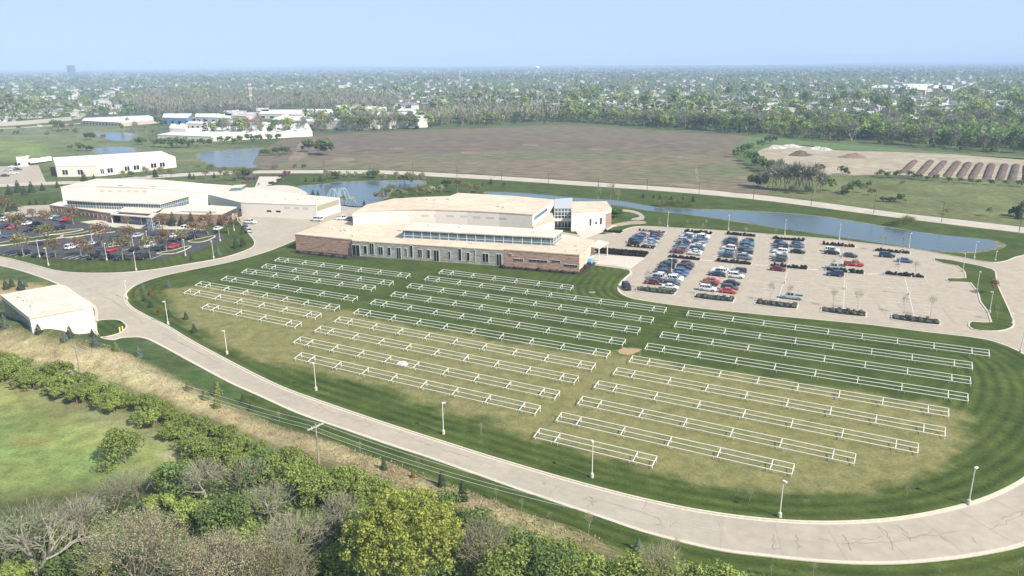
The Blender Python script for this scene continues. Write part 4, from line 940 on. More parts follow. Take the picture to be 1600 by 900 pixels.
for k, (a, b) in enumerate((((930, 391), (1012, 397.5)), ((932, 395), (1008, 402)))):
    A, B = G(*a), G(*b); d = B - A; L_ = np.linalg.norm(d)
    t = thing('clipped_hedge', f'dark clipped hedge row {"behind" if k == 0 else "along"} the white paved apron east of the school', 'hedge', (*A, 0.1), math.atan2(d[1], d[0]), 'hedge rows by the apron')
    mb = MB().box((L_/2, 0, 0.12), (L_, 1.3, 0.2)); mb.build('planter_bed', chip, t)
    quads_ = np.concatenate([leafcloud(50, 0.8, 0.5, 0.3, 30 + k*40 + i, 0.55) + np.array([L_ * (i + .5) / 22, 0, 0]) for i in range(22)])
    obj('foliage', quads('foliage', quads_, darkl), t)
# foundation shrubs at the school
def bed_shrub(pxs, lab):
    for i, (u, v) in enumerate(pxs):
        o = obj('foundation_shrub', bare_tuft if i % 3 else tuft2); p = G(u, v); o.location = (*p, 0.15); s = RNG.uniform(.7, 1.1); o.scale = (s, s, s)
        tag(o, lab, 'shrub', 'shrubs in the mulch beds at the school')
twigb = mat('twig_brown', (0.10, 0.08, 0.06), 0.95, isl_rand=0.4)
bare_tuft = quads('foundation_shrub', leafcloud(50, 0.7, 0.5, 0.22, 9, 0.4), twigb)
bed_shrub([(465 + i*6.2, 395.5 + i*0.75) for i in range(14)], 'low twiggy shrub in mulch below the west brick wing')
bed_shrub([(785 + i*6.2, 419 + i*0.52) for i in range(19)] + [(907 + i*2.5, 425 - i*2.2) for i in range(6)], 'low twiggy shrub in mulch below the east brick wing')
# ------------------------------------------------------------------ cars
tyre = mat('tyre_rubber', (0.02, 0.02, 0.02), 0.9); rimm = mat('wheel_rim', (0.45, 0.45, 0.46), 0.35, metal=0.6); carglass = mat('car_glass', (0.02, 0.025, 0.03), 0.08, spec=0.7)
lampm = mat('headlight_lens', (0.7, 0.7, 0.68), 0.2); tailm = mat('tail_light', (0.35, 0.02, 0.02), 0.3)
CC = {'white': (0.70, 0.70, 0.69), 'silver': (0.42, 0.43, 0.44), 'grey': (0.16, 0.17, 0.18), 'dark grey': (0.055, 0.06, 0.065), 'black': (0.014, 0.015, 0.017), 'dark blue': (0.022, 0.04, 0.085), 'blue': (0.07, 0.13, 0.23), 'red': (0.42, 0.025, 0.025), 'maroon': (0.14, 0.016, 0.024), 'coral red': (0.50, 0.07, 0.06)}
PAINT = {k: mat('paint_' + k.replace(' ', '_'), v, 0.28, spec=0.5) for k, v in CC.items()}
def loft(sections):
    V = []; Fc = []
    for x, hw, zs, tw in sections:   # half width, (zlow, zmid, ztop), top half width
        zl, zm, zt = zs
        V += [(x, -hw*0.93, zl), (x, -hw, (zl+zm)/2), (x, -hw*0.98, zm), (x, -tw, zt), (x, tw, zt), (x, hw*0.98, zm), (x, hw, (zl+zm)/2), (x, hw*0.93, zl)]
    n = 8
    for s in range(len(sections) - 1):
        for i in range(n): Fc.append((s*n + i, s*n + (i+1) % n, (s+1)*n + (i+1) % n, (s+1)*n + i))
    Fc.append(tuple(range(n-1, -1, -1))); Fc.append(tuple(range((len(sections)-1)*n, len(sections)*n)))
    return [tuple(v) for v in V], [tuple(reversed(f)) for f in Fc]
def car_proto(kind):
    if kind == 'sedan': L_, W, belt, roof, cab, hood, deck = 4.7, 0.91, 0.90, 1.45, (-1.75, -0.95, 0.35, 1.15), 0.92, 0.98
    elif kind == 'suv': L_, W, belt, roof, cab, hood, deck = 4.75, 0.95, 1.05, 1.75, (-2.25, -1.95, 0.45, 1.15), 1.08, 1.05
    elif kind == 'hatchback': L_, W, belt, roof, cab, hood, deck = 4.2, 0.88, 0.92, 1.5, (-2.0, -1.45, 0.35, 1.15), 0.94, 0.95
    elif kind == 'van': L_, W, belt, roof, cab, hood, deck = 5.0, 0.98, 1.05, 1.85, (-2.4, -2.25, 0.75, 1.6), 1.08, 1.05
    else: L_, W, belt, roof, cab, hood, deck = 5.7, 0.98, 1.12, 1.88, (-0.55, -0.35, 0.85, 1.5), 1.14, 1.10
    h = L_/2; t = thing('parked_car' if kind != 'pickup' else 'pickup_truck', 'car', {'sedan': 'car', 'suv': 'car', 'hatchback': 'car', 'van': 'van', 'pickup': 'pickup truck'}[kind])
    V, Fc = loft([(-h, W*0.80, (0.42, 0.62, 0.74), W*0.72), (-h+0.12, W*0.93, (0.34, 0.7, deck*0.97), W*0.8), (-h+0.6, W, (0.30, 0.72, deck), W*0.86), (cab[0]+0.1, W, (0.28, 0.75, belt), W*0.88), (0, W, (0.26, 0.75, belt), W*0.89), (cab[3], W, (0.28, 0.75, hood), W*0.86), (h-0.55, W*0.97, (0.30, 0.70, hood*0.92), W*0.8), (h-0.1, W*0.88, (0.34, 0.6, hood*0.80), W*0.72), (h, W*0.74, (0.42, 0.55, hood*0.70), W*0.62)])
    mb = MB().add(V, Fc)
    b0, r0, r1, b1 = cab; rw, bw = W*0.70, W*0.875
    # roof cap and pillars stay body coloured, the glass band sits just inside
    gb_ = [(b0, -bw, belt-0.02), (b1, -bw, belt-0.02), (b1, bw, belt-0.02), (b0, bw, belt-0.02)]
    tp = [(r0, -rw, roof-0.05), (r1, -rw, roof-0.05), (r1, rw, roof-0.05), (r0, rw, roof-0.05)]
    mb.add([(r0-0.04, -rw-0.03, roof-0.07), (r1+0.04, -rw-0.03, roof-0.07), (r1+0.04, rw+0.03, roof-0.07), (r0-0.04, rw+0.03, roof-0.07), (r0+0.12, -rw*0.88, roof), (r1-0.14, -rw*0.88, roof), (r1-0.14, rw*0.88, roof), (r0+0.12, rw*0.88, roof)], [(3,2,1,0),(4,5,6,7),(0,1,5,4),(1,2,6,5),(2,3,7,6),(3,0,4,7)])
    for i in range(4): mb.bar(gb_[i], tp[i], 0.11)
    mid = (b0 + b1) / 2 - 0.1; mr = (r0 + r1) / 2 - 0.1
    for s in (-1, 1): mb.bar((mid, s*bw, belt), (mr, s*rw, roof-0.05), 0.10)
    if kind in ('suv', 'van'):
        for s in (-1, 1): mb.bar((b0 + 0.75, s*bw, belt), (r0 + 0.6, s*rw, roof-0.05), 0.12)
    if kind == 'pickup': mb.box((-1.75, 0, 1.135), (2.1, 1.5, 0.02))
    body = mb.build('body', PAINT['white'], t); body.data.materials.clear(); body.data.materials.append(PAINT['white'])
    g = MB().add([*gb_, *[(x, y*0.985, z) for x, y, z in tp]], [(3,2,1,0),(4,5,6,7),(0,1,5,4),(1,2,6,5),(2,3,7,6),(3,0,4,7)]); g.build('windows', carglass, t)
    if kind == 'pickup': MB().box((-1.75, 0, 1.15), (1.95, 1.4, 0.02)).build('truck_bed', mat('bed_liner', (0.03, 0.03, 0.03), 0.9), t)
    wr = 0.34 if kind in ('sedan', 'hatchback') else 0.39
    for x in (-h*0.60, h*0.62):
        for s in (-1, 1):
            wo = MB().tube((x, s*(W-0.2), wr), (x, s*(W+0.015), wr), wr, None, 14).build('wheel', tyre, t)
            MB().tube((x, s*(W+0.0), wr), (x, s*(W+0.03), wr), wr*0.62, None, 10).build('rim', rimm, wo)
    for s in (-1, 1):
        MB().box((h-0.09, s*W*0.6, hood*0.68), (0.12, 0.32, 0.14)).build('headlight', lampm, t)
        MB().box((-h+0.05, s*W*0.62, deck*0.80), (0.10, 0.26, 0.18)).build('tail_light', tailm, t)
    return proto(t)
CARS = {k: car_proto(k) for k in ('sedan', 'suv', 'hatchback', 'van', 'pickup')}
def car(kind, colr, xy, ang, lab, group, z=0.04):
    r = put(CARS[kind], (xy[0], xy[1], z), ang, 1.0, lab, group)
    for c in r.children:
        if c.name.split('.')[0] == 'body': c.material_slots[0].link = 'OBJECT'; c.material_slots[0].material = PAINT[colr]
    return r
KW = {'sedan': 'sedan', 'suv': 'SUV', 'hatchback': 'hatchback', 'van': 'van', 'pickup': 'pickup truck'}
GE = 'cars parked in the east lot'
def bay(a, b, side, slots, colname, half):
    """slots: list of (stall number, colour, kind); stalls count from the near end"""
    a, b = np.array(a), np.array(b); d = (b - a) / np.linalg.norm(b - a)
    for st, colr, kind in slots:
        p = a + d * (3.6 + 2.72 * st) + LD * (2.75 * side) + RNG.normal(0, 0.12, 2)
        ang = LA + (math.pi if (side < 0) == (RNG.random() < 0.8) else 0) + RNG.normal(0, 0.015)
        lab = f'{colr} {KW[kind]}, {colname} column, {half} half, {"left" if side < 0 else "right"} row, {ordw(st)} stall from near end'
        car(kind, colr, p, ang, lab, GE)
def mk(s):
    K_ = {'w': 'white', 's': 'silver', 'g': 'grey', 'd': 'dark grey', 'k': 'black', 'n': 'dark blue', 'b': 'blue', 'r': 'red', 'm': 'maroon', 'c': 'coral red'}
    out = []
    for i, ch in enumerate(s):
        if ch == '.': continue
        kind = {'W': 'suv', 'S': 'suv', 'G': 'suv', 'D': 'suv', 'K': 'suv', 'N': 'suv', 'B': 'suv', 'R': 'pickup', 'M': 'suv', 'C': 'suv'}.get(ch) or ('sedan' if (i * 7 + len(s)) % 3 else 'hatchback')
        out.append((i, K_[ch.lower()], kind))
    return out
nA, fA = G(1000, 387), G(1018, 363)
bay(nA, fA, -1, mk('kNnBdn')[:6], 'first', 'only'); bay(nA, fA, 1, mk('sbs.bmD'), 'first', 'only')
bay(COLB[0], COLM[0], -1, mk('.mnSwDknKdn'), 'second', 'near'); bay(COLB[0], COLM[0], 1, mk('wDgWsbBnKdm'), 'second', 'near')
bay(COLM[0], COLT[0], -1, mk('.mGdbknSbnWk'), 'second', 'far'); bay(COLM[0], COLT[0], 1, mk('.wsDgwsBbnWw'), 'second', 'far')
bay(COLB[1], COLM[1], -1, mk('.W.mr..nWw'), 'third', 'near'); bay(COLB[1], COLM[1], 1, mk('.cD.k..WgD'), 'third', 'near')
bay(COLM[1], COLT[1], -1, mk('.dbSnWmknDb'), 'third', 'far'); bay(COLM[1], COLT[1], 1, mk('.GsDKkgNbbn'), 'third', 'far')
bay(COLM[2], COLT[2], -1, mk('.dGw.WgmNbk'), 'fourth', 'far')
bay(COLM[2], COLT[2], 1, mk('......k..bn'), 'fourth', 'far')
for u, v, colr, kind, ang, lab in [(1216, 420, 'maroon', 'sedan', LA, 'maroon sedan alone just below the middle planter of the fourth bay'), (1237, 463.5, 'silver', 'pickup', LA, 'silver pickup truck alone above the third near planter'), (1300, 391, 'white', 'suv', LA, 'white SUV at the far end of the fifth column beside the planter'), (1300, 394.5, 'black', 'sedan', LA, 'black sedan tucked in front of the white SUV of the fifth column'), (1328, 399, 'dark grey', 'sedan', LA, 'dark grey sedan right of the white SUV in the fifth column'), (1334, 412.5, 'red', 'pickup', LA, 'red pickup truck above the fifth middle planter'), (1305, 417.5, 'silver', 'pickup', LA, 'silver pickup truck left of the red pickup truck'), (1305, 428, 'dark blue', 'suv', LA, 'dark blue SUV below the fourth middle planter'), (1386, 399, 'dark blue', 'suv', LA, 'dark blue SUV touching the last pond side planter'), (1414, 407, 'blue', 'sedan', LA, 'blue sedan alone in the last column'), (979, 448, 'black', 'suv', R(95), 'black SUV stopped by the kerb beside the lawn tongue'),
                                   (390, 347, 'white', 'pickup', R(-20), 'white pickup truck parked against the civic building dock'), (388.5, 360, 'silver', 'suv', R(-65), 'silver SUV parked along the plaza kerb'), (383, 355, 'dark grey', 'suv', R(-65), 'dark grey SUV behind the silver one on the plaza kerb'), (495, 343, 'white', 'van', R(-15), 'white van parked at the service yard wall'), (536, 341, 'white', 'pickup', R(10), 'white pickup truck in the service yard beside a dark trailer'), (547, 343.5, 'black', 'van', R(25), 'black van at the corner of the school hall')]:
    car(kind, colr, G(u, v, 0.6), ang + (math.pi if u % 2 else 0), lab, GE if u > 900 else 'cars on the service plaza')
WA = math.atan2(WD[1], WD[0])
wl = [(39, 395, 'black', 'suv'), (60, 398, 'black', 'sedan'), (78, 399.5, 'dark grey', 'sedan'), (146, 401.5, 'black', 'suv'), (167, 402, 'dark grey', 'suv'), (188, 402.5, 'black', 'sedan'), (207, 402, 'dark grey', 'suv'), (225, 401.5, 'black', 'pickup'), (112, 386, 'white', 'van'), (175, 390, 'red', 'sedan'), (180, 384.5, 'white', 'suv'), (141, 381, 'white', 'sedan'), (182, 372.5, 'black', 'suv'), (211, 389, 'black', 'sedan'), (234, 384, 'white', 'suv'), (227, 373, 'dark grey', 'suv'), (237, 367, 'dark blue', 'sedan'), (251, 368, 'black', 'suv'), (246, 374, 'dark grey', 'sedan'), (10, 343, 'white', 'suv'), (8, 354, 'black', 'sedan'), (20, 355, 'red', 'sedan'), (13, 368, 'blue', 'sedan'), (43, 349, 'white', 'sedan'), (55, 351, 'black', 'pickup'), (46, 359, 'black', 'sedan'), (65, 358, 'dark grey', 'suv'), (84, 340, 'white', 'sedan'), (92, 342, 'blue', 'suv'), (101, 343, 'red', 'sedan'), (95, 356, 'black', 'suv'), (82, 357, 'dark grey', 'sedan'), (287, 357, 'white', 'suv'), (272, 368, 'white', 'sedan'), (251, 388, 'dark grey', 'sedan'), (271, 385, 'red', 'sedan'), (341, 357, 'white', 'sedan'), (277, 374, 'black', 'sedan'), (260, 376, 'dark blue', 'suv'), (301, 371, 'black', 'suv'), (215, 368, 'silver', 'sedan'), (160, 390, 'dark grey', 'sedan')]
wl.sort()
for i, (u, v, c, k) in enumerate(wl):
    row = 'at its front kerb' if v > 393 else ('in the front middle rows' if v > 378 else ('in rows by the entrance walk' if u > 130 else 'in the far left rows'))
    same = [q for q in wl if q[2] == c and q[3] == k and (('at its front kerb' if q[1] > 393 else ('in the front middle rows' if q[1] > 378 else ('in rows by the entrance walk' if q[0] > 130 else 'in the far left rows'))) == row)]
    wh = '' if len(same) == 1 else f', {ordw(same.index((u, v, c, k)))} such from the left'
    car(k, c, G(u, v, 0.6), WA + (math.pi if i % 3 == 0 else 0), f'{c} {KW[k]} on black asphalt, {row}{wh}', 'cars parked in the west lot', 0.1)
# ------------------------------------------------------------------ odds and ends
bl = mat('blue_paint', (0.16, 0.38, 0.62), 0.5)
p = G(921.5, 411.5); t = thing('dumpster', 'light blue domed bin standing at the east end of the brick wing', 'bin', (*p, 0.05), LA)
mb = MB(); mb.add(*loft([(-0.9, 0.8, (0.1, 0.7, 1.15), 0.7), (-0.8, 0.95, (0.1, 0.8, 1.6), 0.6), (0.8, 0.95, (0.1, 0.8, 1.6), 0.6), (0.9, 0.8, (0.1, 0.7, 1.15), 0.7)])); mb.build('container', bl, t)
MB().box((0, 0, 1.63), (1.3, 1.0, 0.06)).build('lid', mat('pale_blue_lid', (0.30, 0.52, 0.72), 0.5), t)
yel = mat('bollard_yellow', (0.66, 0.58, 0.18), 0.6)
for u, v, w_ in ((187.5, 519, 'nearer the pump house'), (192, 517.5, 'nearer the road')):
    p = G(u, v); t = MB().tube((0, 0, 0), (0, 0, 1.05), 0.17, None, 10).tube((0, 0, 1.05), (0, 0, 1.15), 0.17, 0.08, 10).build('bollard', yel); t.location = (*p, 0.12); tag(t, f'pale yellow bollard on the small grass corner, {w_}', 'bollard', 'bollards by the pump house drive')
for u, v in ((278, 517), (242, 531), (521, 566), (1112, 470), (275, 416.3), (1547, 787)):
    pass
# soil windrows and heaps at the works yard
soil = mat('turned_soil', (0.085, 0.062, 0.045), 0.95, vary=0.3, scale=0.25, c2=(0.13, 0.095, 0.07))
WR = [((1410, 271), (1430, 251)), ((1436, 273), (1455, 251)), ((1455, 275), (1476, 252)), ((1478, 277), (1497, 252.5)), ((1499, 278), (1514, 254)), ((1518, 279.5), (1532, 255)), ((1541, 281), (1550, 256)), ((1561, 282), (1571, 256.5)), ((1580, 284), (1588, 257)), ((1604, 286), (1605, 258)), ((1628, 288), (1626, 260))]
for i, (a, b) in enumerate(WR):
    A, B = G(*a), G(*b); d = B - A; L_ = np.linalg.norm(d); d = d / L_; n = np.array([-d[1], d[0]]); V = []; Fc = []; ns = 16; hw = 2.1
    for s in range(ns + 1):
        e = min(1, s / 1.2, (ns - s) / 1.2); c = A + d * L_ * s / ns
        for k, (o_, z) in enumerate(((-1, 0), (-0.55, 0.75), (-0.12, 1), (0.12, 1), (0.55, 0.75), (1, 0))):
            q = c + n * o_ * hw * (0.75 + 0.25*e) * (1 + RNG.normal(0, 0.05)); V.append((q[0], q[1], 0.03 + 1.3 * z * e * (1 + RNG.normal(0, 0.08))))
    for s in range(ns):
        for k in range(5): Fc.append((s*6+k, s*6+k+1, (s+1)*6+k+1, (s+1)*6+k))
    Fc.append((0, 1, 2, 3, 4, 5)); Fc.append(tuple(ns*6 + k for k in range(5, -1, -1)))
    tag(MB().add(V, [tuple(reversed(f)) for f in Fc]).build('soil_windrow', soil), f'long dark ridge of turned soil, {ordw(i)} from the bare dirt side', 'soil ridge', 'soil ridges at the works yard')
def heap(u, v, r, h, m, lab):
    p = G(u, v); V = [(0, 0, h)]; Fc = []; k = 14
    for ring, (rr, zz) in enumerate(((0.35, 0.8), (0.7, 0.35), (1.0, 0.0))):
        for i in range(k):
            a = 2*math.pi*i/k; q = rr * r * (1 + RNG.normal(0, 0.1)); V.append((q*math.cos(a)*1.5, q*math.sin(a), zz * h * (1 + RNG.normal(0, 0.1))))
    for i in range(k): Fc.append((0, 1+i, 1+(i+1) % k))
    for g in range(2):
        for i in range(k): Fc.append((1+g*k+i, 1+(g+1)*k+i, 1+(g+1)*k+(i+1) % k, 1+g*k+(i+1) % k))
    o = MB().add(V, Fc).build('soil_heap', m); o.location = (*p, 0.03); tag(o, lab, 'soil heap', 'heaps at the works yard')
heap(1250, 243, 5.5, 3.4, soil, 'dark brown soil heap nearest the bare grey trees')
heap(1334, 246, 6.5, 2.9, mat('brown_heap', (0.19, 0.14, 0.10), 0.95, vary=0.2, scale=0.3), 'wide light brown soil heap in the middle of the dirt yard')
grey_rub = mat('rubble_grey', (0.42, 0.39, 0.35), 0.95, vary=0.35, scale=0.4)
heap(1212, 232, 5, 2.6, grey_rub, 'grey rubble heap at the left end of the dirt yard'); heap(1235, 230, 6, 2.2, grey_rub, 'low pale rubble heap behind the dark soil heap'); heap(1275, 233.5, 5, 2.2, grey_rub, 'flat grey rubble heap right of the dark soil heap'); heap(1288, 234.5, 4, 2, grey_rub, 'small grey rubble heap on the grass edge')
# fountain spray on the middle pond
sp = bpy.data.materials.new('water_spray'); sp.use_nodes = True; nb = sp.node_tree.nodes['Principled BSDF']; nb.inputs['Base Color'].default_value = (0.75, 0.82, 0.88, 1); nb.inputs['Alpha'].default_value = 0.38; nb.inputs['Roughness'].default_value = 0.4
fp = G(529, 311); mb = MB()
for k in range(11):
    a = 2*math.pi*k/11; prev = None
    for s in np.linspace(0, 1, 9):
        r_ = 5.5 * s; z = 5.2 * 4 * s * (1 - s) * 0.95 + 0.1; q = (fp[0] + r_*math.cos(a), fp[1] + r_*math.sin(a), z)
        if prev: mb.tube(prev, q, 0.03 + 0.03*s, 0.03 + 0.04*s, 4)
        prev = q
tag(mb.build('fountain_spray', sp), 'white arching fountain spray on the middle pond', 'fountain')
# ------------------------------------------------------------------ plants
def leafm(name, c, r=0.35, tr=0.38, orand=0.18): return mat(name, c, 0.75, isl_rand=r, obj_rand=orand, transl=tr, spec=0.15)
LM = {'spring': leafm('spring_leaf', (0.28, 0.34, 0.09)), 'maple': leafm('maple_leaf', (0.285, 0.305, 0.068), 0.4), 'hedge': leafm('hedge_leaf', (0.265, 0.325, 0.09), 0.4), 'green': leafm('mid_green_leaf', (0.165, 0.235, 0.075)), 'deep': leafm('deep_green_leaf', (0.095, 0.15, 0.052)),
      'conifer': leafm('conifer_needle', (0.05, 0.072, 0.038), 0.4, 0.05), 'spruce': leafm('blue_spruce_needle', (0.115, 0.150, 0.130), 0.3, 0.05), 'bronze': leafm('bronze_leaf', (0.27, 0.185, 0.105), 0.4), 'olive': leafm('olive_bud', (0.27, 0.245, 0.115), 0.4), 'tan': leafm('tan_bud', (0.37, 0.33, 0.205), 0.4), 'pink': leafm('purple_blossom', (0.22, 0.085, 0.15), 0.35), 'blossom': leafm('white_blossom', (0.48, 0.50, 0.33), 0.35),
      'grey': leafm('grey_twig', (0.24, 0.232, 0.172), 0.35, 0.0), 'brownt': leafm('brown_twig', (0.235, 0.215, 0.15), 0.4, 0.0), 'orange': leafm('orange_needle', (0.25, 0.15, 0.05), 0.4), 'grass': leafm('tall_grass', (0.20, 0.21, 0.075), 0.4), 'ygreen': leafm('yellow_green_needle', (0.15, 0.17, 0.05), 0.35, .1)}
bark = mat('bark', (0.22, 0.18, 0.14), 0.95, vary=0.25, scale=3, coords='obj'); palebark = mat('pale_bark', (0.30, 0.275, 0.22), 0.95, vary=0.2, scale=3, coords='obj')
def nrm(a): return a / (np.linalg.norm(a, axis=1)[:, None] + 1e-9)
def leaves(cent, nrml, size, r, aspect=0.75):
    n = len(cent); a = nrm(np.cross(nrml, r.normal(size=(n, 3)))); b = np.cross(nrml, a); s = size * r.uniform(0.6, 1.35, n)[:, None]
    return np.stack([cent - a*s, cent - b*s*aspect, cent + a*s, cent + b*s*aspect], 1)
def crown(Rr, H, z0, nb, nl, size, seed, br=0.42, rough=0.55, lean=0.0, top=0.0):
    """leaf quads in clumps spread over an ellipsoid: Rr radius, H height, z0 bottom"""
    r = np.random.default_rng(seed); u = nrm(r.normal(size=(nb, 3))); u[:, 2] = np.where(u[:, 2] < -0.3, -u[:, 2], u[:, 2])
    rad = r.uniform(0.45, 0.82, nb)[:, None]; taper = 1 - top * np.clip(u[:, 2:3], 0, 1)
    c = u * rad * [Rr, Rr, H/2] * np.hstack([taper, taper, np.ones_like(taper)]) + [0, 0, z0 + H/2]
    brr = br * min(Rr, H/2) * r.uniform(0.6, 1.25, nb)
    k = r.choice(nb, nl, p=brr**2 / (brr**2).sum()); d = nrm(r.normal(size=(nl, 3))); d[:, 2] = np.where(r.random(nl) < 0.35, abs(d[:, 2]), d[:, 2])
    p = c[k] + d * brr[k][:, None] * (r.uniform(0.3, 1.08, nl) ** 0.6)[:, None]
    return leaves(p, nrm(d + r.normal(size=(nl, 3)) * rough + [0, 0, 0.25]), size, r)
def twigs(Rr, H, z0, n, ln, wd, seed, up=0.6):
    """fine bare twigs as thin slivers in an ellipsoid shell"""
    r = np.random.default_rng(seed); d = nrm(r.normal(size=(n, 3))); d[:, 2] = np.where(d[:, 2] < -0.25, -d[:, 2], d[:, 2])
    c = d * (r.uniform(0.15, 1, n) ** 0.45)[:, None] * [Rr, Rr, H/2] + [0, 0, z0 + H/2]
    ax = nrm(d + r.normal(size=(n, 3)) * 0.55 + [0, 0, up]); sd = nrm(np.cross(ax, r.normal(size=(n, 3))))
    l_ = ln * r.uniform(0.5, 1.3, n)[:, None]; w_ = wd * r.uniform(0.6, 1.3, n)[:, None]
    return np.stack([c - ax*l_ - sd*w_, c - ax*l_ + sd*w_, c + ax*l_ + sd*w_*0.3, c + ax*l_ - sd*w_*0.3], 1)
def needles(Rr, H, n, size, seed, pw=1.0, layers=0):
    r = np.random.default_rng(seed); t = 1 - np.sqrt(r.uniform(0, 1, n)) if pw == 1 else r.uniform(0, 1, n) ** 1.3
    if layers: t = (np.floor(t * layers) + r.uniform(0, 0.55, n)) / layers
    a = r.uniform(0, 2*math.pi, n); lob = 1 + 0.16*np.sin(a*5 + t*30) + 0.1*np.sin(a*3+t*11)
    rad = Rr * (1 - t) ** (0.85 if pw == 1 else 0.5) * r.uniform(0.5, 1.0, n) ** 0.5 * lob + 0.03
    p = np.column_stack([rad*np.cos(a), rad*np.sin(a), 0.04*H + t*H*0.96 - 0.05*rad])
    nn = nrm(np.column_stack([np.cos(a), np.sin(a), np.full(n, 0.7)]) + r.normal(size=(n, 3)) * 0.4)
    return leaves(p, nn, size, r, 0.55)
def branches(mb, r, p, d, ln, rad, lv, spread=0.6, up=0.15, ends=None, nseg=2, kids_=(2, 4)):
    q = p
    for i in range(nseg):
        d2 = (d + Vector(r.normal(0, 0.12, 3)) + Vector((0, 0, up*0.3))).normalized(); n_ = q + d2 * ln / nseg
        r1 = rad * (1 - 0.32*(i+1)/nseg); mb.tube(q, n_, rad * (1 - 0.32*i/nseg), r1, 5 if lv > 2 else 3); q = n_; d = d2
    if lv == 0:
        if ends is not None: ends.append(q)
        return
    for k in range(r.integers(*kids_)):
        dd = (d + Vector(r.normal(0, spread, 3)) + Vector((0, 0, up))).normalized(); branches(mb, r, q, dd, ln * r.uniform(0.6, 0.85), rad * 0.62, lv - 1, spread, up, ends, nseg, kids_)
def trunk(H, rad, seed, n=4, topz=0.8, cr=1.5):
    r = np.random.default_rng(seed); mb = MB(); p = Vector((0, 0, -0.2)); h = H*0.4
    q = Vector((r.normal(0, 0.1), r.normal(0, 0.1), h)); mb.tube(p, q, rad, rad*0.72, 7)
    for k in range(n):
        a = 2*math.pi*k/n + r.uniform(-.4, .4); e = Vector((cr*math.cos(a), cr*math.sin(a), H*topz*r.uniform(0.8, 1))); m_ = q.lerp(e, 0.5) + Vector((0, 0, 0.2))
        mb.tube(q, m_, rad*0.5, rad*0.3, 5); mb.tube(m_, e, rad*0.3, rad*0.08, 4)
    return mb
def plant(name, cat, trunk_me, crown_mes, nm='crown'):
    t = thing(name, 'tree', cat)
    if trunk_me: obj('trunk', trunk_me, t)
    for c in crown_mes: obj(nm, c, t)
    return proto(t)
def Q(nm, V, m): return quads(nm, V, LM[m])

# --- prototype library
PT = {}
for i in range(4):
    PT[f'hedge{i}'] = plant('hedgerow_shrub', 'shrub', trunk(2.6, 0.10, 10+i, 4, 0.85, 1.2).mesh('trunk', bark), [Q('crown', crown(2.75, 3.6, 0.0, 34, 2300, 0.125, 20+i, 0.30, 0.6), 'hedge' if i != 2 else 'spring')])
for i, (m_, n_) in enumerate((('conifer', 'conifer'), ('conifer', 'conifer'), ('spruce', 'blue_spruce'))):
    PT[f'con{i}'] = plant('conifer_tree', 'conifer', MB().tube((0, 0, -.2), (0, 0, 4.3), 0.13, 0.03, 6).mesh('trunk', bark), [Q('crown', needles(1.35, 4.6, 900, 0.20, 40+i, 1, 9), m_)])
PT['coly'] = plant('conifer_tree', 'conifer', MB().tube((0, 0, -.2), (0, 0, 2.8), 0.1, 0.03, 6).mesh('trunk', bark), [Q('crown', needles(1.1, 3.0, 600, 0.18, 47, 2), 'ygreen')])
PT['cono'] = plant('conifer_tree', 'conifer', MB().tube((0, 0, -.2), (0, 0, 2.8), 0.1, 0.03, 6).mesh('trunk', bark), [Q('crown', needles(1.1, 3.0, 600, 0.18, 48, 1, 7), 'orange')])
for i in range(3):
    PT[f'bronze{i}'] = plant('budding_tree', 'tree', trunk(5.2, 0.13, 50+i, 6, 0.92, 1.5).mesh('trunk', bark), [Q('crown', crown(2.0, 3.9, 1.7, 16, 520, 0.17, 52+i, 0.42, 0.8), 'bronze' if i < 2 else 'olive')])
for i in range(2):
    PT[f'olive{i}'] = plant('budding_tree', 'tree', trunk(6.5, 0.16, 60+i, 6, 0.92, 2.0).mesh('trunk', bark), [Q('crown', crown(2.9, 5.6, 1.2, 20, 620, 0.22, 62+i, 0.42, 0.8), 'olive')])
PT['sapling'] = plant('bare_sapling', 'sapling', None, [])
_r = np.random.default_rng(77)
for i in range(3):
    mb = MB(); branches(mb, _r, Vector((0, 0, 0)), Vector((0, 0, 1)), 1.7, 0.06, 3, 0.32, 0.35, None, 2, (2, 5))
    PT[f'sap{i}'] = plant('bare_sapling', 'sapling', mb.mesh('trunk', palebark), [Q('crown', twigs(1.0, 3.2, 1.9, 130, 0.42, 0.016, 80+i), 'tan')])
bpy.data.objects.remove(PT.pop('sapling'))
PT['pink'] = plant('blossom_tree', 'tree', trunk(2.6, 0.12, 85, 5, 0.9, 1.3).mesh('trunk', bark), [Q('crown', crown(2.0, 2.6, 0.7, 12, 420, 0.2, 86, 0.45, 0.8), 'pink')])
PT['white'] = plant('blossom_tree', 'tree', trunk(2.2, 0.1, 87, 4, 0.9, 1.1).mesh('trunk', bark), [Q('crown', crown(1.6, 2.4, 0.4, 10, 380, 0.2, 88, 0.45, 0.8), 'blossom')])
PT['bush'] = plant('leafy_bush', 'bush', trunk(2.4, 0.1, 90, 5, 0.85, 1.4).mesh('trunk', bark), [Q('crown', crown(2.6, 3.6, 0, 14, 900, 0.24, 91, 0.48, 0.65), 'green')])
PT['dbush'] = plant('leafy_bush', 'bush', trunk(2.0, 0.1, 92, 5, 0.85, 1.3).mesh('trunk', bark), [Q('crown', crown(2.5, 3.0, 0, 13, 700, 0.26, 93, 0.48, 0.65), 'deep')])
PT['reed'] = plant('reed_clump', 'reeds', None, [Q('stems', twigs(2.4, 2.4, 0, 240, 0.7, 0.06, 94, 2.0), 'grass')])
PT['olbush'] = plant('budding_bush', 'bush', trunk(2.6, 0.1, 95, 6, 0.9, 1.5).mesh('trunk', bark), [Q('crown', crown(2.4, 3.4, 0.2, 12, 420, 0.22, 96, 0.46, 0.8), 'olive')])

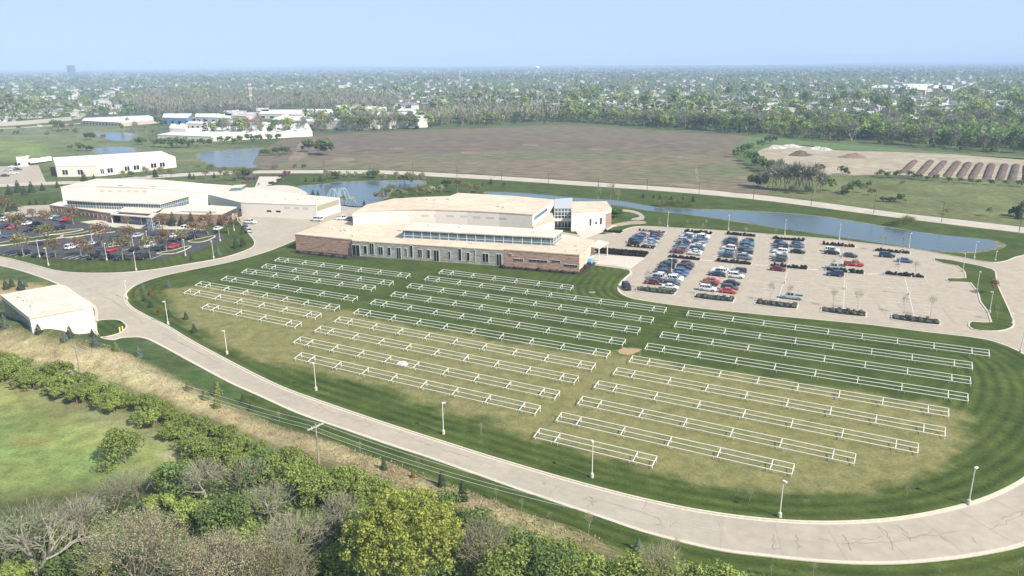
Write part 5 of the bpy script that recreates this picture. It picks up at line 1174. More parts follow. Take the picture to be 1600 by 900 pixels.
def at(u, v): return tuple(T(u, v) + np.array([0, 0, 0.0]))
def hpx(u, v, px, base=None):
    q = T(u, v); k = (CAMH - q[2]) / (v - (99 + (800 - u) * 0.0075)); return px * k     # metres that px photo pixels span upwards here
def place(key, u, v, px, baseh, lab, group, wide=1.0):
    q = T(u, v); s = hpx(u, v, px) / baseh; return put(PT[key], tuple(q), RNG.uniform(0, 6.28), s * wide, lab, group, s)
# --- conifers near the pump house, the lawn corner and the bank
for u, v, px, k, w_ in [(224, 454, 13, 'con2', 'silvery young spruce at the lawn corner nearest the junction'), (212, 464, 10, 'cono', 'rust tinted young conifer leftmost at the lawn corner'), (226, 471, 12, 'con0', 'dark young conifer below the silvery spruce at the lawn corner'), (236, 462, 14, 'cono', 'rusty young conifer right of the lawn corner spruce'), (236, 481, 15, 'con1', 'dark young conifer fourth along the lawn corner group'), (250, 489, 12, 'cono', 'brownish young conifer left of the first lawn lamp'), (264, 450, 14, 'con2', 'silver spruce alone at the edge of the dry turf'), (265, 497, 18, 'con1', 'dark young conifer just right of the first lawn lamp'), (291, 500, 16, 'con0', 'dark young conifer inside the dry turf corner'), (304, 520, 18, 'con1', 'largest young conifer, farthest from the junction along the dry turf'),
                        (61, 521, 19, 'con1', 'dark conifer in front of the white wall of the pump house'), (102, 533, 20, 'con2', 'blue spruce on the bank before the pump house'), (110, 527, 22, 'con1', 'tall dark conifer at the pump house right half'), (149, 541, 21, 'con2', 'blue spruce on the bank at the pump house corner'), (182, 549, 16, 'coly', 'yellowish young conifer on the bank right of the pump house'), (217, 557, 22, 'con2', 'grey green spruce on the bank edge facing the drive'), (145, 527, 16, 'con0', 'small dark conifer at the pump house right corner'), (8, 512, 26, 'con2', 'blue spruce at the glazed end of the pump house'), (10, 452, 18, 'con1', 'dark conifer on straw ground left of the pump house roof'), (19, 448, 17, 'con0', 'second dark conifer on straw ground behind the pump house'), (33, 453, 20, 'con1', 'dark conifer close behind the pump house roof'), (40, 448, 14, 'con2', 'silver spruce close behind the pump house roof'),
                        (295, 610, 17, 'coly', 'small yellowish conifer alone on the dry bank'), (322, 624, 20, 'coly', 'yellow green conifer left of the bank trio'), (340, 619, 28, 'coly', 'tallest yellow green conifer of the bank trio'), (339, 637, 18, 'coly', 'lowest yellow green conifer of the bank trio'), (380, 630, 18, 'con0', 'dark conifer at the mown strip on the bank'), (392, 642, 16, 'con1', 'dark low conifer just below on the mown strip'), (600, 733, 25, 'con0', 'dark conifer on the bank beside the crossarm wires'), (645, 746, 12, 'cono', 'small rust coloured conifer on the bank'), (690, 760, 32, 'con1', 'left one of two tall narrow conifers on the bank'), (723, 781, 40, 'con0', 'right one of two tall narrow conifers on the bank'), (997, 860, 28, 'con2', 'pale blue spruce near the lower road bend')]:
    place(k, u, v, px, 4.7 if k.startswith('con') and k != 'cono' else 3.05, w_, 'young conifers', 1.0 if px < 25 else 0.8)
for u, v, px, w_ in [(437, 660, 22, 'left on the mown strip'), (563, 711, 26, 'beside the crossarm wires on the bank'), (653, 735, 24, 'behind the rust coloured conifer'), (840, 790, 0, ''), (776, 784, 28, 'on the bank right of the narrow conifers'), (815, 800, 26, 'second right of the narrow conifers'), (858, 820, 25, 'third right of the narrow conifers'), (920, 838, 46, 'at the mown edge above the green bushes'), (1056, 872, 40, 'at the mown strip near the lower frame edge'), (438, 573, 12, 'on the lawn below the west racks'), (752, 682, 26, 'on the lawn right of the roadside lamp'), (692, 660, 20, 'behind the roadside lamp'), (1066, 763, 24, 'on the lawn below the shortest east rack'), (1171, 785, 26, 'in the lower lawn, second from the shortest rack'), (1416, 778, 24, 'at the dark turf edge below the east racks'), (1205, 905, 30, 'at the bottom frame edge, left one'), (1270, 905, 34, 'at the bottom frame edge, second one'), (1465, 905, 22, 'at the bottom frame edge, third one'), (1590, 900, 34, 'at the lower right frame corner')]:
    if px: place(f'sap{int(u) % 3}', u, v, px, 5.2, f'bare young sapling {w_}', 'bare saplings on the lawns')
for i, (u, v, px) in enumerate([(1203, 471, 34), (1233, 474, 34), (1301, 479, 32), (1340, 484, 36), (1412, 490, 32), (1454, 495, 38), (1011, 452, 34), (1104, 462, 30)]):
    place(f'sap{i % 3}', u, v, px, 5.2, f'bare slender sapling in the near planter islands, {ordw([6,7,0,1,2,3,4,5].index(i))} from the left', 'saplings in the near islands')
for i, (u, v, px) in enumerate([(1228, 417, 18), (1300, 424, 22), (1336, 428, 26), (1400, 432, 26), (1430, 434, 30), (1150, 408, 20), (1060, 402, 20), (1240, 375, 18), (1325, 387, 20), (1378, 392, 30), (1410, 396, 30), (1165, 370, 18), (1098, 365, 18), (1031, 362, 20), (1212, 368, 14)]):
    o = place(f'sap{i % 3}', u, v, px, 5.2, f'bare slender sapling in the {"middle" if v > 399 else "pond end"} planter islands', 'saplings in the middle islands' if v > 399 else 'saplings at the pond end')
# --- west lot: bronze budding trees and the conifer row
for i, (u, v, px) in enumerate(sorted([(30, 372, 42), (75, 385, 38), (37, 400, 38), (87, 402, 32), (72, 356, 30), (115, 351, 30), (127, 401, 34), (141, 406, 26), (160, 386, 40), (192, 406, 40), (204, 386, 34), (235, 403, 36), (260, 393, 36), (286, 386, 30), (305, 376, 32), (325, 367, 34), (357, 366, 30), (254, 358, 26), (200, 357, 20), (8, 340, 34), (52, 345, 20)])):
    place(f'bronze{i % 3}' if i % 4 else 'bronze0', u, v, px, 5.6, f'bronze budding tree in the black asphalt lot, {ordw(i)} from the left', 'budding trees of the west lot', 1.35)
for i, (u, v, px) in enumerate([(243, 352, 24), (271, 353, 25), (285, 352, 18), (300, 354, 26), (316, 351, 18), (331, 352, 26), (345, 353, 20), (362, 354, 20), (370, 352, 14)]):
    place('con0' if i % 2 else 'con1', u, v, px, 4.7, f'dark conifer of the row before the brick east wing, {ordw(i)} from the entrance', 'conifer row at the civic building', 0.95)
for i, (u, v, px) in enumerate([(258, 352, 18), (308, 351, 18), (350, 356, 22)]): place('bronze0', u, v, px, 5.6, f'bronze tree among the conifer row, {ordw(i)} from the entrance', 'bronze trees in the conifer row', 1.1)
for u, v, px, k, w_ in [(342, 400, 16, 'con2', 'blue spruce on the grass slope right of the asphalt lot'), (299, 407, 10, 'con0', 'tiny dark conifer on the slope below the asphalt lot'), (369, 388, 20, 'con1', 'left dark conifer of the slope pair by the plaza'), (380, 386, 20, 'con0', 'right dark conifer of the slope pair by the plaza'), (379, 366, 12, 'con1', 'small conifer at the plaza kerb'), (22, 330, 20, 'con1', 'broad dark conifer left of the brick wing'), (14, 331, 16, 'con0', 'dark conifer beside the broad one left of the brick wing'), (33, 330, 13, 'bronze1', 'bronze bush right of the broad conifer')]:
    place(k, u, v, px, 4.7 if k[0] == 'c' else 5.6, w_, None)
for i, (u, v, px) in enumerate([(15, 304, 18), (29, 301, 22), (39, 304, 16), (50, 301, 20), (67, 298, 14), (90, 293, 12), (132, 283, 18), (108, 294, 8), (147, 279, 8), (47, 320, 10), (57, 319, 9), (70, 319, 8), (33, 321, 10)]):
    place('con0' if i % 2 else 'con1', u, v, px, 4.7, f'dark conifer along the road left of the civic building, {ordw([0,2,3,4,6,9,10,8,11,12,5,7,1][i])} nearest the frame edge', 'conifers left of the civic building', 1.0)
# --- around the ponds
PG = 'plants round the ponds'
for i, (u, v, px, k, w_) in enumerate([(478, 284, 9, 'con1', 'leftmost small conifer on the fountain pond bank'), (491, 284, 9, 'con0', 'second small conifer on the fountain pond bank'), (501, 284, 12, 'con1', 'third small conifer on the fountain pond bank'), (511, 283, 20, 'olive0', 'olive budding tree on the fountain pond bank'), (525, 279, 14, 'dbush', 'dark evergreen bush on the far pond bank'), (532, 279, 10, 'white', 'white blossom shrub beside the dark evergreen'), (545, 277, 11, 'white', 'second white blossom shrub on the far bank'), (557, 276, 9, 'white', 'third white blossom shrub on the far bank'), (569, 277, 9, 'white', 'fourth white blossom shrub on the far bank'), (583, 278, 15, 'dbush', 'dark evergreen bush at the middle of the far bank'), (597, 290, 21, 'olive1', 'olive willow over the right end of the fountain pond'), (620, 285, 18, 'olive0', 'olive willow left of the island trees'), (632, 284, 14, 'dbush', 'dark bush behind the island trees'), (643, 296, 30, 'olive1', 'tall olive tree on the pond island'), (660, 290, 22, 'olive0', 'olive tree right of the island top'), (592, 314, 16, 'olbush', 'olive bush overhanging the water near the hall roof'), (607, 304, 10, 'bush', 'green bush on the island tip'), (622, 306, 14, 'olbush', 'pale olive bush on the island'), (634, 309, 12, 'olbush', 'low olive bush on the island shore'), (650, 306, 14, 'olive0', 'middle olive bush of the island'), (664, 305, 14, 'olbush', 'bushy olive shrub behind the hall roof'), (676, 302, 12, 'white', 'cream blossom shrub behind the hall roof'), (690, 300, 12, 'white', 'second cream blossom shrub behind the hall roof'), (698, 291, 13, 'dbush', 'dark bush left of the big olive tree'), (715, 302, 26, 'olive1', 'big olive tree behind the hall roof'), (733, 303, 18, 'olive0', 'olive tree right of the big one behind the hall'), (748, 301, 14, 'olbush', 'last olive bush of the island group'), (767, 288, 11, 'con1', 'dark conifer alone on the green strip by the back road'), (754, 290, 7, 'con0', 'small conifer left of the lone one'), (788, 291, 6, 'bush', 'tiny shrub on the green strip'), (489, 306, 12, 'con1', 'conifer left of the fountain'), (497, 306, 10, 'con0', 'conifer at the fountain near shore'), (538, 317, 14, 'white', 'white flowering shrub at the service yard corner'), (550, 319, 12, 'white', 'second white flowering shrub at the service yard corner'), (569, 320, 9, 'con1', 'dark conifer at the near pond shore'),
                                           (935, 322, 36, 'sap0', 'pale bare tree beside the pavilion, left stem'), (953, 322, 42, 'sap1', 'tall pale bare tree beside the pavilion'), (965, 322, 30, 'sap2', 'bare tree right of the pavilion'), (962, 340, 18, 'dbush', 'dark twiggy bush at the pavilion corner'),
                                           (1005, 309, 10, 'con1', 'leftmost dark conifer on the long pond far bank'), (1021, 309, 7, 'con0', 'second dark conifer on the long pond far bank'), (1031, 312, 10, 'con1', 'third dark conifer on the long pond far bank'), (1049, 312, 8, 'con0', 'fourth dark conifer on the long pond far bank'), (1067, 313, 8, 'con1', 'fifth dark conifer on the long pond far bank'), (1083, 315, 12, 'con0', 'sixth and largest conifer on the long pond far bank'),
                                           (1030, 352, 14, 'sap1', 'bare sapling behind the maroon car'), (1074, 355, 12, 'sap2', 'bare sapling behind the second planter'), (1103, 357, 16, 'sap0', 'bare sapling on the bank behind the third car column'), (1245, 362, 14, 'sap1', 'bare sapling on the bank behind the fourth car column'), (1172, 361, 14, 'sap2', 'bare sapling on the near pond bank, centre'), (1550, 460, 26, 'bronze1', 'small tree with olive crown on the grass peninsula'), (1558, 500, 28, 'sap0', 'bare sapling on the lower grass peninsula')]):
    place(k, u, v, px, {'c': 4.7, 'o': 6.9, 's': 5.2, 'd': 3.2, 'b': 3.7, 'w': 2.9}[k[0]] if k not in ('olbush', 'bronze1') else (3.7 if k == 'olbush' else 5.6), w_, PG)
for i, (u, v, px) in enumerate([(437, 287, 8), (443, 281, 10), (447, 276, 9), (385, 286, 9), (395, 285, 9), (452, 273, 6)]):
    place('pink', u, v, px, 3.2, f'purple flowering tree {"along the path left of the fountain pond" if u > 420 else "behind the civic building roof"}', 'purple flowering trees', 1.2)
for i, (u, v, px, k) in enumerate([(370, 283, 20, 'olive0'), (355, 282, 16, 'olive1'), (382, 279, 18, 'dbush'), (392, 280, 18, 'bronze0'), (335, 278, 10, 'con0'), (345, 277, 12, 'bronze1'), (303, 280, 10, 'con1'), (297, 279, 12, 'con0'), (268, 279, 16, 'olive0'), (253, 277, 18, 'olive1'), (243, 277, 16, 'con1'), (228, 277, 18, 'olive0'), (192, 279, 14, 'olive1'), (204, 277, 10, 'bush'), (322, 280, 16, 'olive1'), (405, 290, 8, 'olbush'), (425, 290, 8, 'dbush')]):
    place(k, u, v, px, {'o': 6.9, 'd': 3.2, 'b': 5.6, 'c': 4.7}[k[0]] if k != 'bush' else 3.7, f'tree behind the civic building roof, {ordw([12,11,13,14,8,9,6,5,4,3,2,1,0,15,10,16,7][i] if i != 13 else 15)} in the line', 'trees behind the civic building')
# shrubs round the upper left ponds
for i, (u, v, px, k) in enumerate([(410, 243, 10, 'bush'), (420, 243, 11, 'bush'), (432, 242, 12, 'bush'), (442, 241, 13, 'bush'), (450, 241, 12, 'bush'), (482, 238, 20, 'bush'), (508, 243, 26, 'bush'), (498, 241, 18, 'bush'), (475, 262, 6, 'dbush'), (462, 263, 6, 'bush'), (126, 236, 14, 'bush'), (112, 235, 10, 'olbush'), (140, 236, 10, 'dbush'), (222, 226, 13, 'bush'), (215, 226, 10, 'bush'), (141, 218, 13, 'dbush'), (120, 214, 15, 'olive0'), (162, 222, 14, 'olive1'), (75, 216, 12, 'olive0'), (92, 204, 16, 'bush'), (112, 205, 14, 'olive1'), (200, 194, 11, 'olive0'), (248, 195, 13, 'bush'), (1280, 268, 14, 'dbush')]):
    place(k, u, v, px, {'o': 6.9, 'd': 3.2, 'b': 3.7}[k[0]] if k != 'olbush' else 3.7, f'shrub or small tree on open ground near the upper left ponds' if i < 23 else 'dark bush on the edge of the bare dirt yard', 'shrubs near the upper left ponds' if i < 23 else None)
# reeds and banks
for i, (u, v) in enumerate([(600, 300), (612, 297), (640, 299), (655, 298), (630, 302), (1030, 322), (1060, 322), (1075, 323), (1045, 321), (1390, 352), (1405, 353), (1418, 350), (330, 263), (350, 265), (380, 266), (400, 267), (430, 264), (310, 262), (415, 240), (438, 244)]):
    put(PT['reed'], at(u, v), RNG.uniform(0, 6), RNG.uniform(.7, 1.3), 'straw coloured reed clump on a pond bank', 'reed clumps on the pond banks')

# --- hedge between the meadow and the bank
hl = []
A_ = smooth(np.array([(-30, 552), (0, 562), (50, 574), (100, 588), (150, 602), (200, 622), (250, 640), (300, 660), (350, 678), (400, 697), (450, 713), (500, 730), (550, 752), (600, 770), (650, 795), (700, 808), (760, 828), (820, 852), (880, 872), (940, 893)], float), 8)
for row, (dv, st) in enumerate(((2, 19), (20, 20), (37, 22))):
    s = np.r_[0, np.cumsum(np.hypot(*np.diff(A_, axis=0).T))]; tt = np.arange(0, s[-1], st)
    for t_ in tt:
        u, v = np.interp(t_, s, A_[:, 0]), np.interp(t_, s, A_[:, 1]); 
        if row == 2 and (120 < u < 260 and RNG.random() < 0.6): continue
        if row > 0 and RNG.random() < 0.06: continue
        w_ = 0.6 + 0.4 * min(1, max(0, (u + 60) / 200)); hl.append((u + RNG.normal(0, 4), v + (8 if u < 160 else 14) + dv * w_ * 0.9 + RNG.normal(0, 2.5), row))
hl.sort()
for row in range(3):
    for i, (u, v, r_) in enumerate([h for h in hl if h[2] == row]):
        q = T(u, v); k = f'hedge{RNG.choice([0, 1, 3, 0, 1, 2])}'
        s = RNG.uniform(0.62, 0.98) * (1.22 - 0.22 * min(1, max(0, u / 320))) * (1.0 if row < 2 else 0.85)
        put(PT[k], tuple(q), RNG.uniform(0, 6), s, f'yellow green hedge shrub, {["bank side row", "middle row", "meadow side row"][row]}, {ordw(i)} from the left', 'shrubs of the long hedge', s * RNG.uniform(0.8, 1.12))
# --- big foreground trees
def solo(name, cat, lab, u, v, trunk_mb, tm, parts, group=None):
    q = T(u, v); t = thing(name, lab, cat, tuple(q), RNG.uniform(0, 6), group)
    if trunk_mb: obj('trunk', trunk_mb.mesh('trunk', tm), t)
    for nm, me_ in parts: obj(nm, me_, t)
    return t
def barebig(seed, H, r0, lv, spread, up, tm, nstem=1, kids_=(2, 4)):
    r = np.random.default_rng(seed); mb = MB(); ends = []
    for k in range(nstem):
        a = 2*math.pi*k/max(nstem, 1) + r.uniform(0, 1); d = Vector((math.cos(a)*0.35*(nstem > 1), math.sin(a)*0.35*(nstem > 1), 1)).normalized()
        branches(mb, r, Vector((0, 0, -0.3)), d, H * 0.30, r0, lv, spread, up, ends, 2, kids_)
    return mb, ends
# the big yellow-green maple
mb = trunk(10, 0.35, 201, 7, 0.9, 3.6)
solo('maple_tree', 'tree', 'big bright yellow green leafing tree at the bottom of the frame', 636, 932, mb, bark, [('crown', Q('crown', crown(9.0, 13.6, 0.6, 420, 13000, 0.15, 202, 0.085, 0.6), 'maple')), ('crown', Q('crown', crown(8.2, 12.6, 1.0, 160, 3500, 0.13, 203, 0.10, 0.8), 'hedge'))])
def budtree(lab, u, v, H, Rr, m_, seed, nl=5200, sz=0.085):
    mb, ends = barebig(seed, H, 0.22, 4, 0.42, 0.22, palebark if seed % 2 else bark, 4, (2, 4))
    solo('budding_tree', 'tree', lab, u, v, mb, bark, [('crown', Q('crown', crown(Rr, H * 0.8, H * 0.2, 60, nl, sz, seed + 1, 0.30, 0.9), m_)), ('twigs', Q('twigs', twigs(Rr*0.95, H * 0.8, H * 0.14, 1500, 0.65, 0.022, seed + 2), 'brownt'))])
budtree('large brown budding tree with rounded crown, lower left', 226, 940, 12.0, 6.7, 'tan', 211, 5200, 0.085)
budtree('pale olive budding tree at the bottom edge beside the brown one', 350, 950, 9.6, 6.6, 'tan', 221, 7500, 0.085)
budtree('second pale olive budding tree cut by the bottom edge', 440, 965, 9.0, 5.0, 'olive', 222, 4000, 0.085)
def baretree(lab, u, v, H, Rr, seed, tm, lv=5, r0=0.3, sp=0.55, up=0.12, nst=2, tw='grey', ntw=2600):
    mb, ends = barebig(seed, H, r0, lv, sp, up, tm, nst, (2, 4))
    solo('bare_tree', 'tree', lab, u, v, mb, tm, [('twigs', Q('twigs', twigs(Rr, H * 0.85, H * 0.18, ntw, 0.6, 0.02, seed + 5), tw))])
baretree('bare tree with thick pale forked trunk in the lower left corner', 60, 900, 9.4, 5.4, 231, palebark, 5, 0.30, 0.6, 0.1, 3, 'grey', 1100)
baretree('wide bare brushy tree left of the big yellow green one', 462, 896, 7.6, 5.0, 232, palebark, 5, 0.18, 0.6, 0.12, 4, 'brownt', 1300)
baretree('bare brushy tree behind the wide one near the crossarm pole', 425, 815, 5.6, 3.8, 233, palebark, 4, 0.13, 0.55, 0.15, 4, 'grey', 700)
baretree('bare grey tree touching the yellow green crown on its left', 535, 850, 7.4, 3.0, 234, palebark, 4, 0.14, 0.45, 0.25, 3, 'grey', 700)
baretree('leaning bare tree with white trunk above the brown budding tree', 323, 783, 6.2, 3.0, 235, palebark, 4, 0.2, 0.6, 0.1, 1, 'grey', 700)
baretree('grey twiggy tree between the corner tree and the brown one', 130, 850, 6.5, 3.6, 236, bark, 4, 0.12, 0.5, 0.2, 4, 'grey', 800)
baretree('low grey brush on the meadow edge above the brown tree', 180, 800, 5.0, 3.6, 237, bark, 3, 0.1, 0.5, 0.2, 4, 'grey', 500)
baretree('grey twiggy bush beside the leaning bare tree', 215, 780, 4.5, 3.8, 238, bark, 3, 0.1, 0.5, 0.2, 4, 'grey', 500)
baretree('brown brush right of the yellow green tree', 758, 905, 8.0, 3.8, 239, bark, 4, 0.14, 0.5, 0.2, 4, 'brownt', 900)
baretree('faint bare tree among green bushes at the bottom right of the hedge', 1030, 935, 7.0, 3.0, 240, palebark, 4, 0.12, 0.4, 0.3, 2, 'tan', 900)
baretree('brown bare bush in front of the crossarm pole', 380, 775, 5.5, 4.2, 241, bark, 3, 0.1, 0.5, 0.2, 4, 'brownt', 500)
BM = {'hedge': 'bright yellow green', 'green': 'mid green', 'spring': 'fresh green', 'deep': 'deep green'}
bushes = [(197, 724, 62, 41, 'hedge', 'lone conical bush standing in the meadow'), (355, 838, 75, 38, 'green', 'green bush right of the brown budding tree'), (275, 772, 55, 40, 'green', 'green bush at the lower end of the meadow'), (385, 870, 60, 36, 'hedge', 'bright bush below the bare brushy tree'), (420, 905, 70, 40, 'green', 'green bush at the foot of the brushy trees'), (110, 900, 45, 40, 'green', 'green undergrowth bush beside the corner tree'), (20, 915, 40, 40, 'spring', 'bright bush in the bottom left corner'), (585, 800, 40, 36, 'hedge', 'bright bush behind the big yellow green tree'), (545, 795, 44, 36, 'spring', 'bush left behind the big yellow green tree'), (500, 785, 46, 40, 'hedge', 'bush below the crossarm pole'), (690, 815, 45, 40, 'green', 'bush behind the right flank of the yellow green tree'), (735, 850, 60, 40, 'green', 'dark bush at the right flank of the yellow green tree'), (788, 935, 95, 44, 'hedge', 'bright leafy tree right of the yellow green one'), (830, 880, 50, 40, 'green', 'green bush on the hedge line right of the brown brush'), (860, 930, 85, 48, 'green', 'leafy bush cluster at the bottom, left of the pale one'), (905, 935, 80, 44, 'spring', 'bright bush at the bottom centre'), (940, 930, 68, 40, 'hedge', 'yellow green bush right of bottom centre'), (985, 935, 76, 44, 'spring', 'pale green bush below the blue spruce'), (1035, 945, 76, 40, 'spring', 'pale loose bush second below the blue spruce'), (1085, 945, 70, 36, 'hedge', 'loose green bush right of the blue spruce'), (1140, 945, 70, 40, 'spring', 'rightmost pale green bush at the bottom edge'), (460, 760, 40, 36, 'hedge', 'bush just left of the crossarm pole'), (405, 750, 46, 40, 'green', 'green bush behind the leaning bare tree'), (350, 735, 42, 34, 'hedge', 'bush at the hedge foot above the leaning tree'), (310, 720, 34, 30, 'hedge', 'low bush where the hedge meets the meadow'), (640, 800, 40, 40, 'hedge', 'bush behind the top of the yellow green tree'), (95, 850, 34, 34, 'hedge', 'yellow green bush behind the pale corner tree'), (20, 862, 34, 34, 'green', 'green bush at the left frame edge behind the corner tree'), (245, 800, 30, 34, 'spring', 'fresh low bush at the meadow edge'), (405, 800, 36, 34, 'hedge', 'yellow green bush behind the wide brushy tree'), (555, 830, 44, 30, 'hedge', 'yellow green bush against the big maple'), (150, 905, 40, 30, 'spring', 'fresh green bush in front of the corner tree'), (300, 815, 40, 30, 'hedge', 'yellow green bush behind the brown budding tree'), (480, 840, 40, 30, 'spring', 'fresh green bush under the wide brushy tree'), (520, 900, 50, 30, 'hedge', 'yellow green bush left of the big maple foot'), (440, 870, 36, 28, 'spring', 'low fresh bush below the bare brush'), (1180, 950, 60, 34, 'green', 'small green bush cut by the bottom edge')]
for i, (u, v, px, rp, m_, w_) in enumerate(bushes):
    q = T(u, v); H = hpx(u, v, px) * 1.04; zd = np.hypot(q[1], CAMH); Rr = rp * zd / F
    lab = w_
    cone = 0.55 if i == 0 else 0.0
    solo('leafy_bush', 'bush', lab, u, v, trunk(H*0.8, 0.12, 300+i, 4, 0.8, Rr*0.45), bark, [('crown', Q('crown', crown(Rr, H * 1.22, -0.22 * H, 24, int(1700 + 260 * Rr * H / 4), 0.165, 400+i, 0.40, 0.6, 0, cone), m_))], 'leafy bushes of the lower brush')
# undergrowth floor between the foreground trees
r = np.random.default_rng(500); pts = []
poly = np.array([(-40, 830), (120, 800), (240, 775), (330, 745), (420, 745), (520, 765), (600, 790), (720, 815), (850, 860), (950, 890), (1150, 905), (1150, 960), (-40, 960)], float)
c = np.column_stack([r.uniform(-40, 1150, 30000), r.uniform(735, 960, 30000)]); c = c[inside(c, poly)][:15000]
d = np.column_stack([(c[:, 0]-800)/F, -(c[:, 1]-450)/F, -np.ones(len(c))]) @ CMN.T; kk = -CAMH / d[:, 2]; g = d[:, :2] * kk[:, None]
zz = r.uniform(0.1, 1, len(g)) ** 1.6 * (0.6 + 1.6 * (np.sin(g[:, 0]*0.35) * np.sin(g[:, 1]*0.3 + 1) > 0.1))
tag(obj('undergrowth', quads('undergrowth', leaves(np.column_stack([g, zz + hgt(g)]), nrm(r.normal(size=(len(g), 3)) * 0.7 + [0.2, -0.2, 0.8]), 0.22, r), LM['green'])), 'low green undergrowth between the foreground trees', 'undergrowth', None, 'stuff')
# tall grass tufts on the dry bank and in the meadow
poly = np.array([(-20, 520), (100, 535), (200, 556), (300, 612), (430, 672), (600, 722), (800, 798), (950, 850), (900, 858), (720, 812), (560, 744), (450, 704), (330, 652), (200, 604), (100, 580), (-20, 550)], float)
c = np.column_stack([r.uniform(-20, 960, 40000), r.uniform(515, 860, 40000)]); c = c[inside(c, poly)][:5200]
d = np.column_stack([(c[:, 0]-800)/F, -(c[:, 1]-450)/F, -np.ones(len(c))]) @ CMN.T; g = d[:, :2] * (-CAMH / d[:, 2])[:, None]
n = len(g); ax = nrm(r.normal(size=(n, 3)) * 0.5 + [0.3, 0, 0.7]); sdv = nrm(np.cross(ax, r.normal(size=(n, 3)))); base = np.column_stack([g, hgt(g)]); l_ = r.uniform(0.2, 0.42, n)[:, None]; w_ = 0.07
tag(obj('dry_grass', quads('dry_grass', np.stack([base - sdv*w_, base + sdv*w_, base + ax*l_ + sdv*w_*0.4, base + ax*l_ - sdv*w_*0.4], 1), leafm('straw_blade', (0.36, 0.30, 0.165), 0.35, 0.1))), 'straw coloured grass tufts on the bank', 'grass', None, 'stuff')
# ------------------------------------------------------------------ tree belts, far town
r = np.random.default_rng(900)
FT = {}
def lown(p, sc):
    x, y = p[:, 0]/sc, p[:, 1]/sc
    return (np.sin(x*1.0 + 2*np.sin(y*0.7)) + np.sin(y*1.3 + 1.7*np.sin(x*0.9 + 1)) + np.sin((x+y)*0.6 + 2)) / 3
for i in range(4):
    mc = ['green', 'hedge', 'green', 'spring'][i]
    FT[f'leaf{i}'] = plant('deciduous_tree', 'tree', trunk(11, 0.28, 600+i, 5, 0.85, 3).mesh('trunk', bark), [Q('crown', crown(4.6, 10.5, 1.5, 20, 420, 0.55, 610+i, 0.42, 0.7), mc)])
for i in range(2):
    mb, ends = barebig(640+i, 12, 0.22, 2, 0.4, 0.3, palebark, 2, (3, 5))
    FT[f'bare{i}'] = plant('bare_tree', 'tree', mb.mesh('trunk', palebark), [Q('crown', np.concatenate([twigs(3.8, 11, 2.0, 260, 1.3, 0.10, 620+i), crown(3.6, 9.5, 3, 14, 110, 0.45, 630+i, .4, .8)]), 'grey')])
FT['low'] = plant('understorey_bush', 'bush', None, [Q('crown', crown(3.4, 4.6, 0, 14, 260, 0.42, 650, 0.45, 0.7), 'deep')])
FT['lowg'] = plant('understorey_bush', 'bush', None, [Q('crown', crown(3.4, 4.6, 0, 14, 260, 0.42, 651, 0.45, 0.7), 'green')])
FT['con'] = plant('dark_evergreen', 'evergreen', MB().tube((0, 0, -.2), (0, 0, 12), 0.25, 0.06, 5).mesh('trunk', bark), [Q('crown', needles(3.0, 13, 420, 0.6, 652, 1, 8), 'conifer')])
def along(px, step, z=0.0):
    P = smooth(GP(px), 5); s = np.r_[0, np.cumsum(np.hypot(*np.diff(P, axis=0).T))]; t = np.arange(0, s[-1], step)
    d = np.gradient(P, axis=0); d /= np.linalg.norm(d, axis=1)[:, None]
    X = np.column_stack([np.interp(t, s, P[:, 0]), np.interp(t, s, P[:, 1])]); D = np.column_stack([np.interp(t, s, d[:, 0]), np.interp(t, s, d[:, 1])])
    return X, np.column_stack([-D[:, 1], D[:, 0]])
BELT = [(320, 216), (380, 215), (440, 214), (500, 208), (575, 205), (650, 202), (720, 198), (800, 195), (850, 192.5), (890, 192), (1000, 199), (1090, 205), (1175, 211), (1240, 216), (1330, 223), (1450, 233), (1600, 242), (1680, 247)]
X, Nn = along(BELT, 9.0)
nb = 0
for i, (x, n) in enumerate(zip(X, Nn)):
    u = PX(x[0], x[1], 0)[0]
    side = 'left third' if u < 620 else ('middle' if u < 1150 else 'right third')
    for row, off in ((0, 4), (1, 14), (2, 27)):
        if r.random() < (0.12, 0.30, 0.45)[row]: continue
        p = x + n * (off + r.normal(0, 2.5)) + r.normal(0, 2, 2)
        if row == 0:
            k = 'low' if r.random() < 0.5 else ('lowg' if r.random() < .5 else f'leaf{r.integers(0, 3)}'); s = r.uniform(0.55, 1.05) if k[:2] == 'lo' else r.uniform(.5, .75)
        else:
            bare_p = 0.6 if 520 < u < 860 else (0.4 if u < 1150 else 0.2)
            k = f'bare{r.integers(0, 2)}' if r.random() < bare_p else ('con' if r.random() < 0.04 else f'leaf{r.integers(0, 4)}'); s = r.uniform(0.85, 1.35) * (1.0 if u > 560 else 0.55)
        kn = {'l': 'leafing tree', 'b': 'bare grey tree', 'c': 'dark evergreen'}[k[0]] if k[:3] != 'low' else 'dark understorey bush'
        put(FT[k], (p[0], p[1], 0), r.uniform(0, 6), s, f'{kn} in the belt behind the field, {["edge", "second", "third"][row]} row, {side}', f'{kn}s of the belt behind the field')
        nb += 1
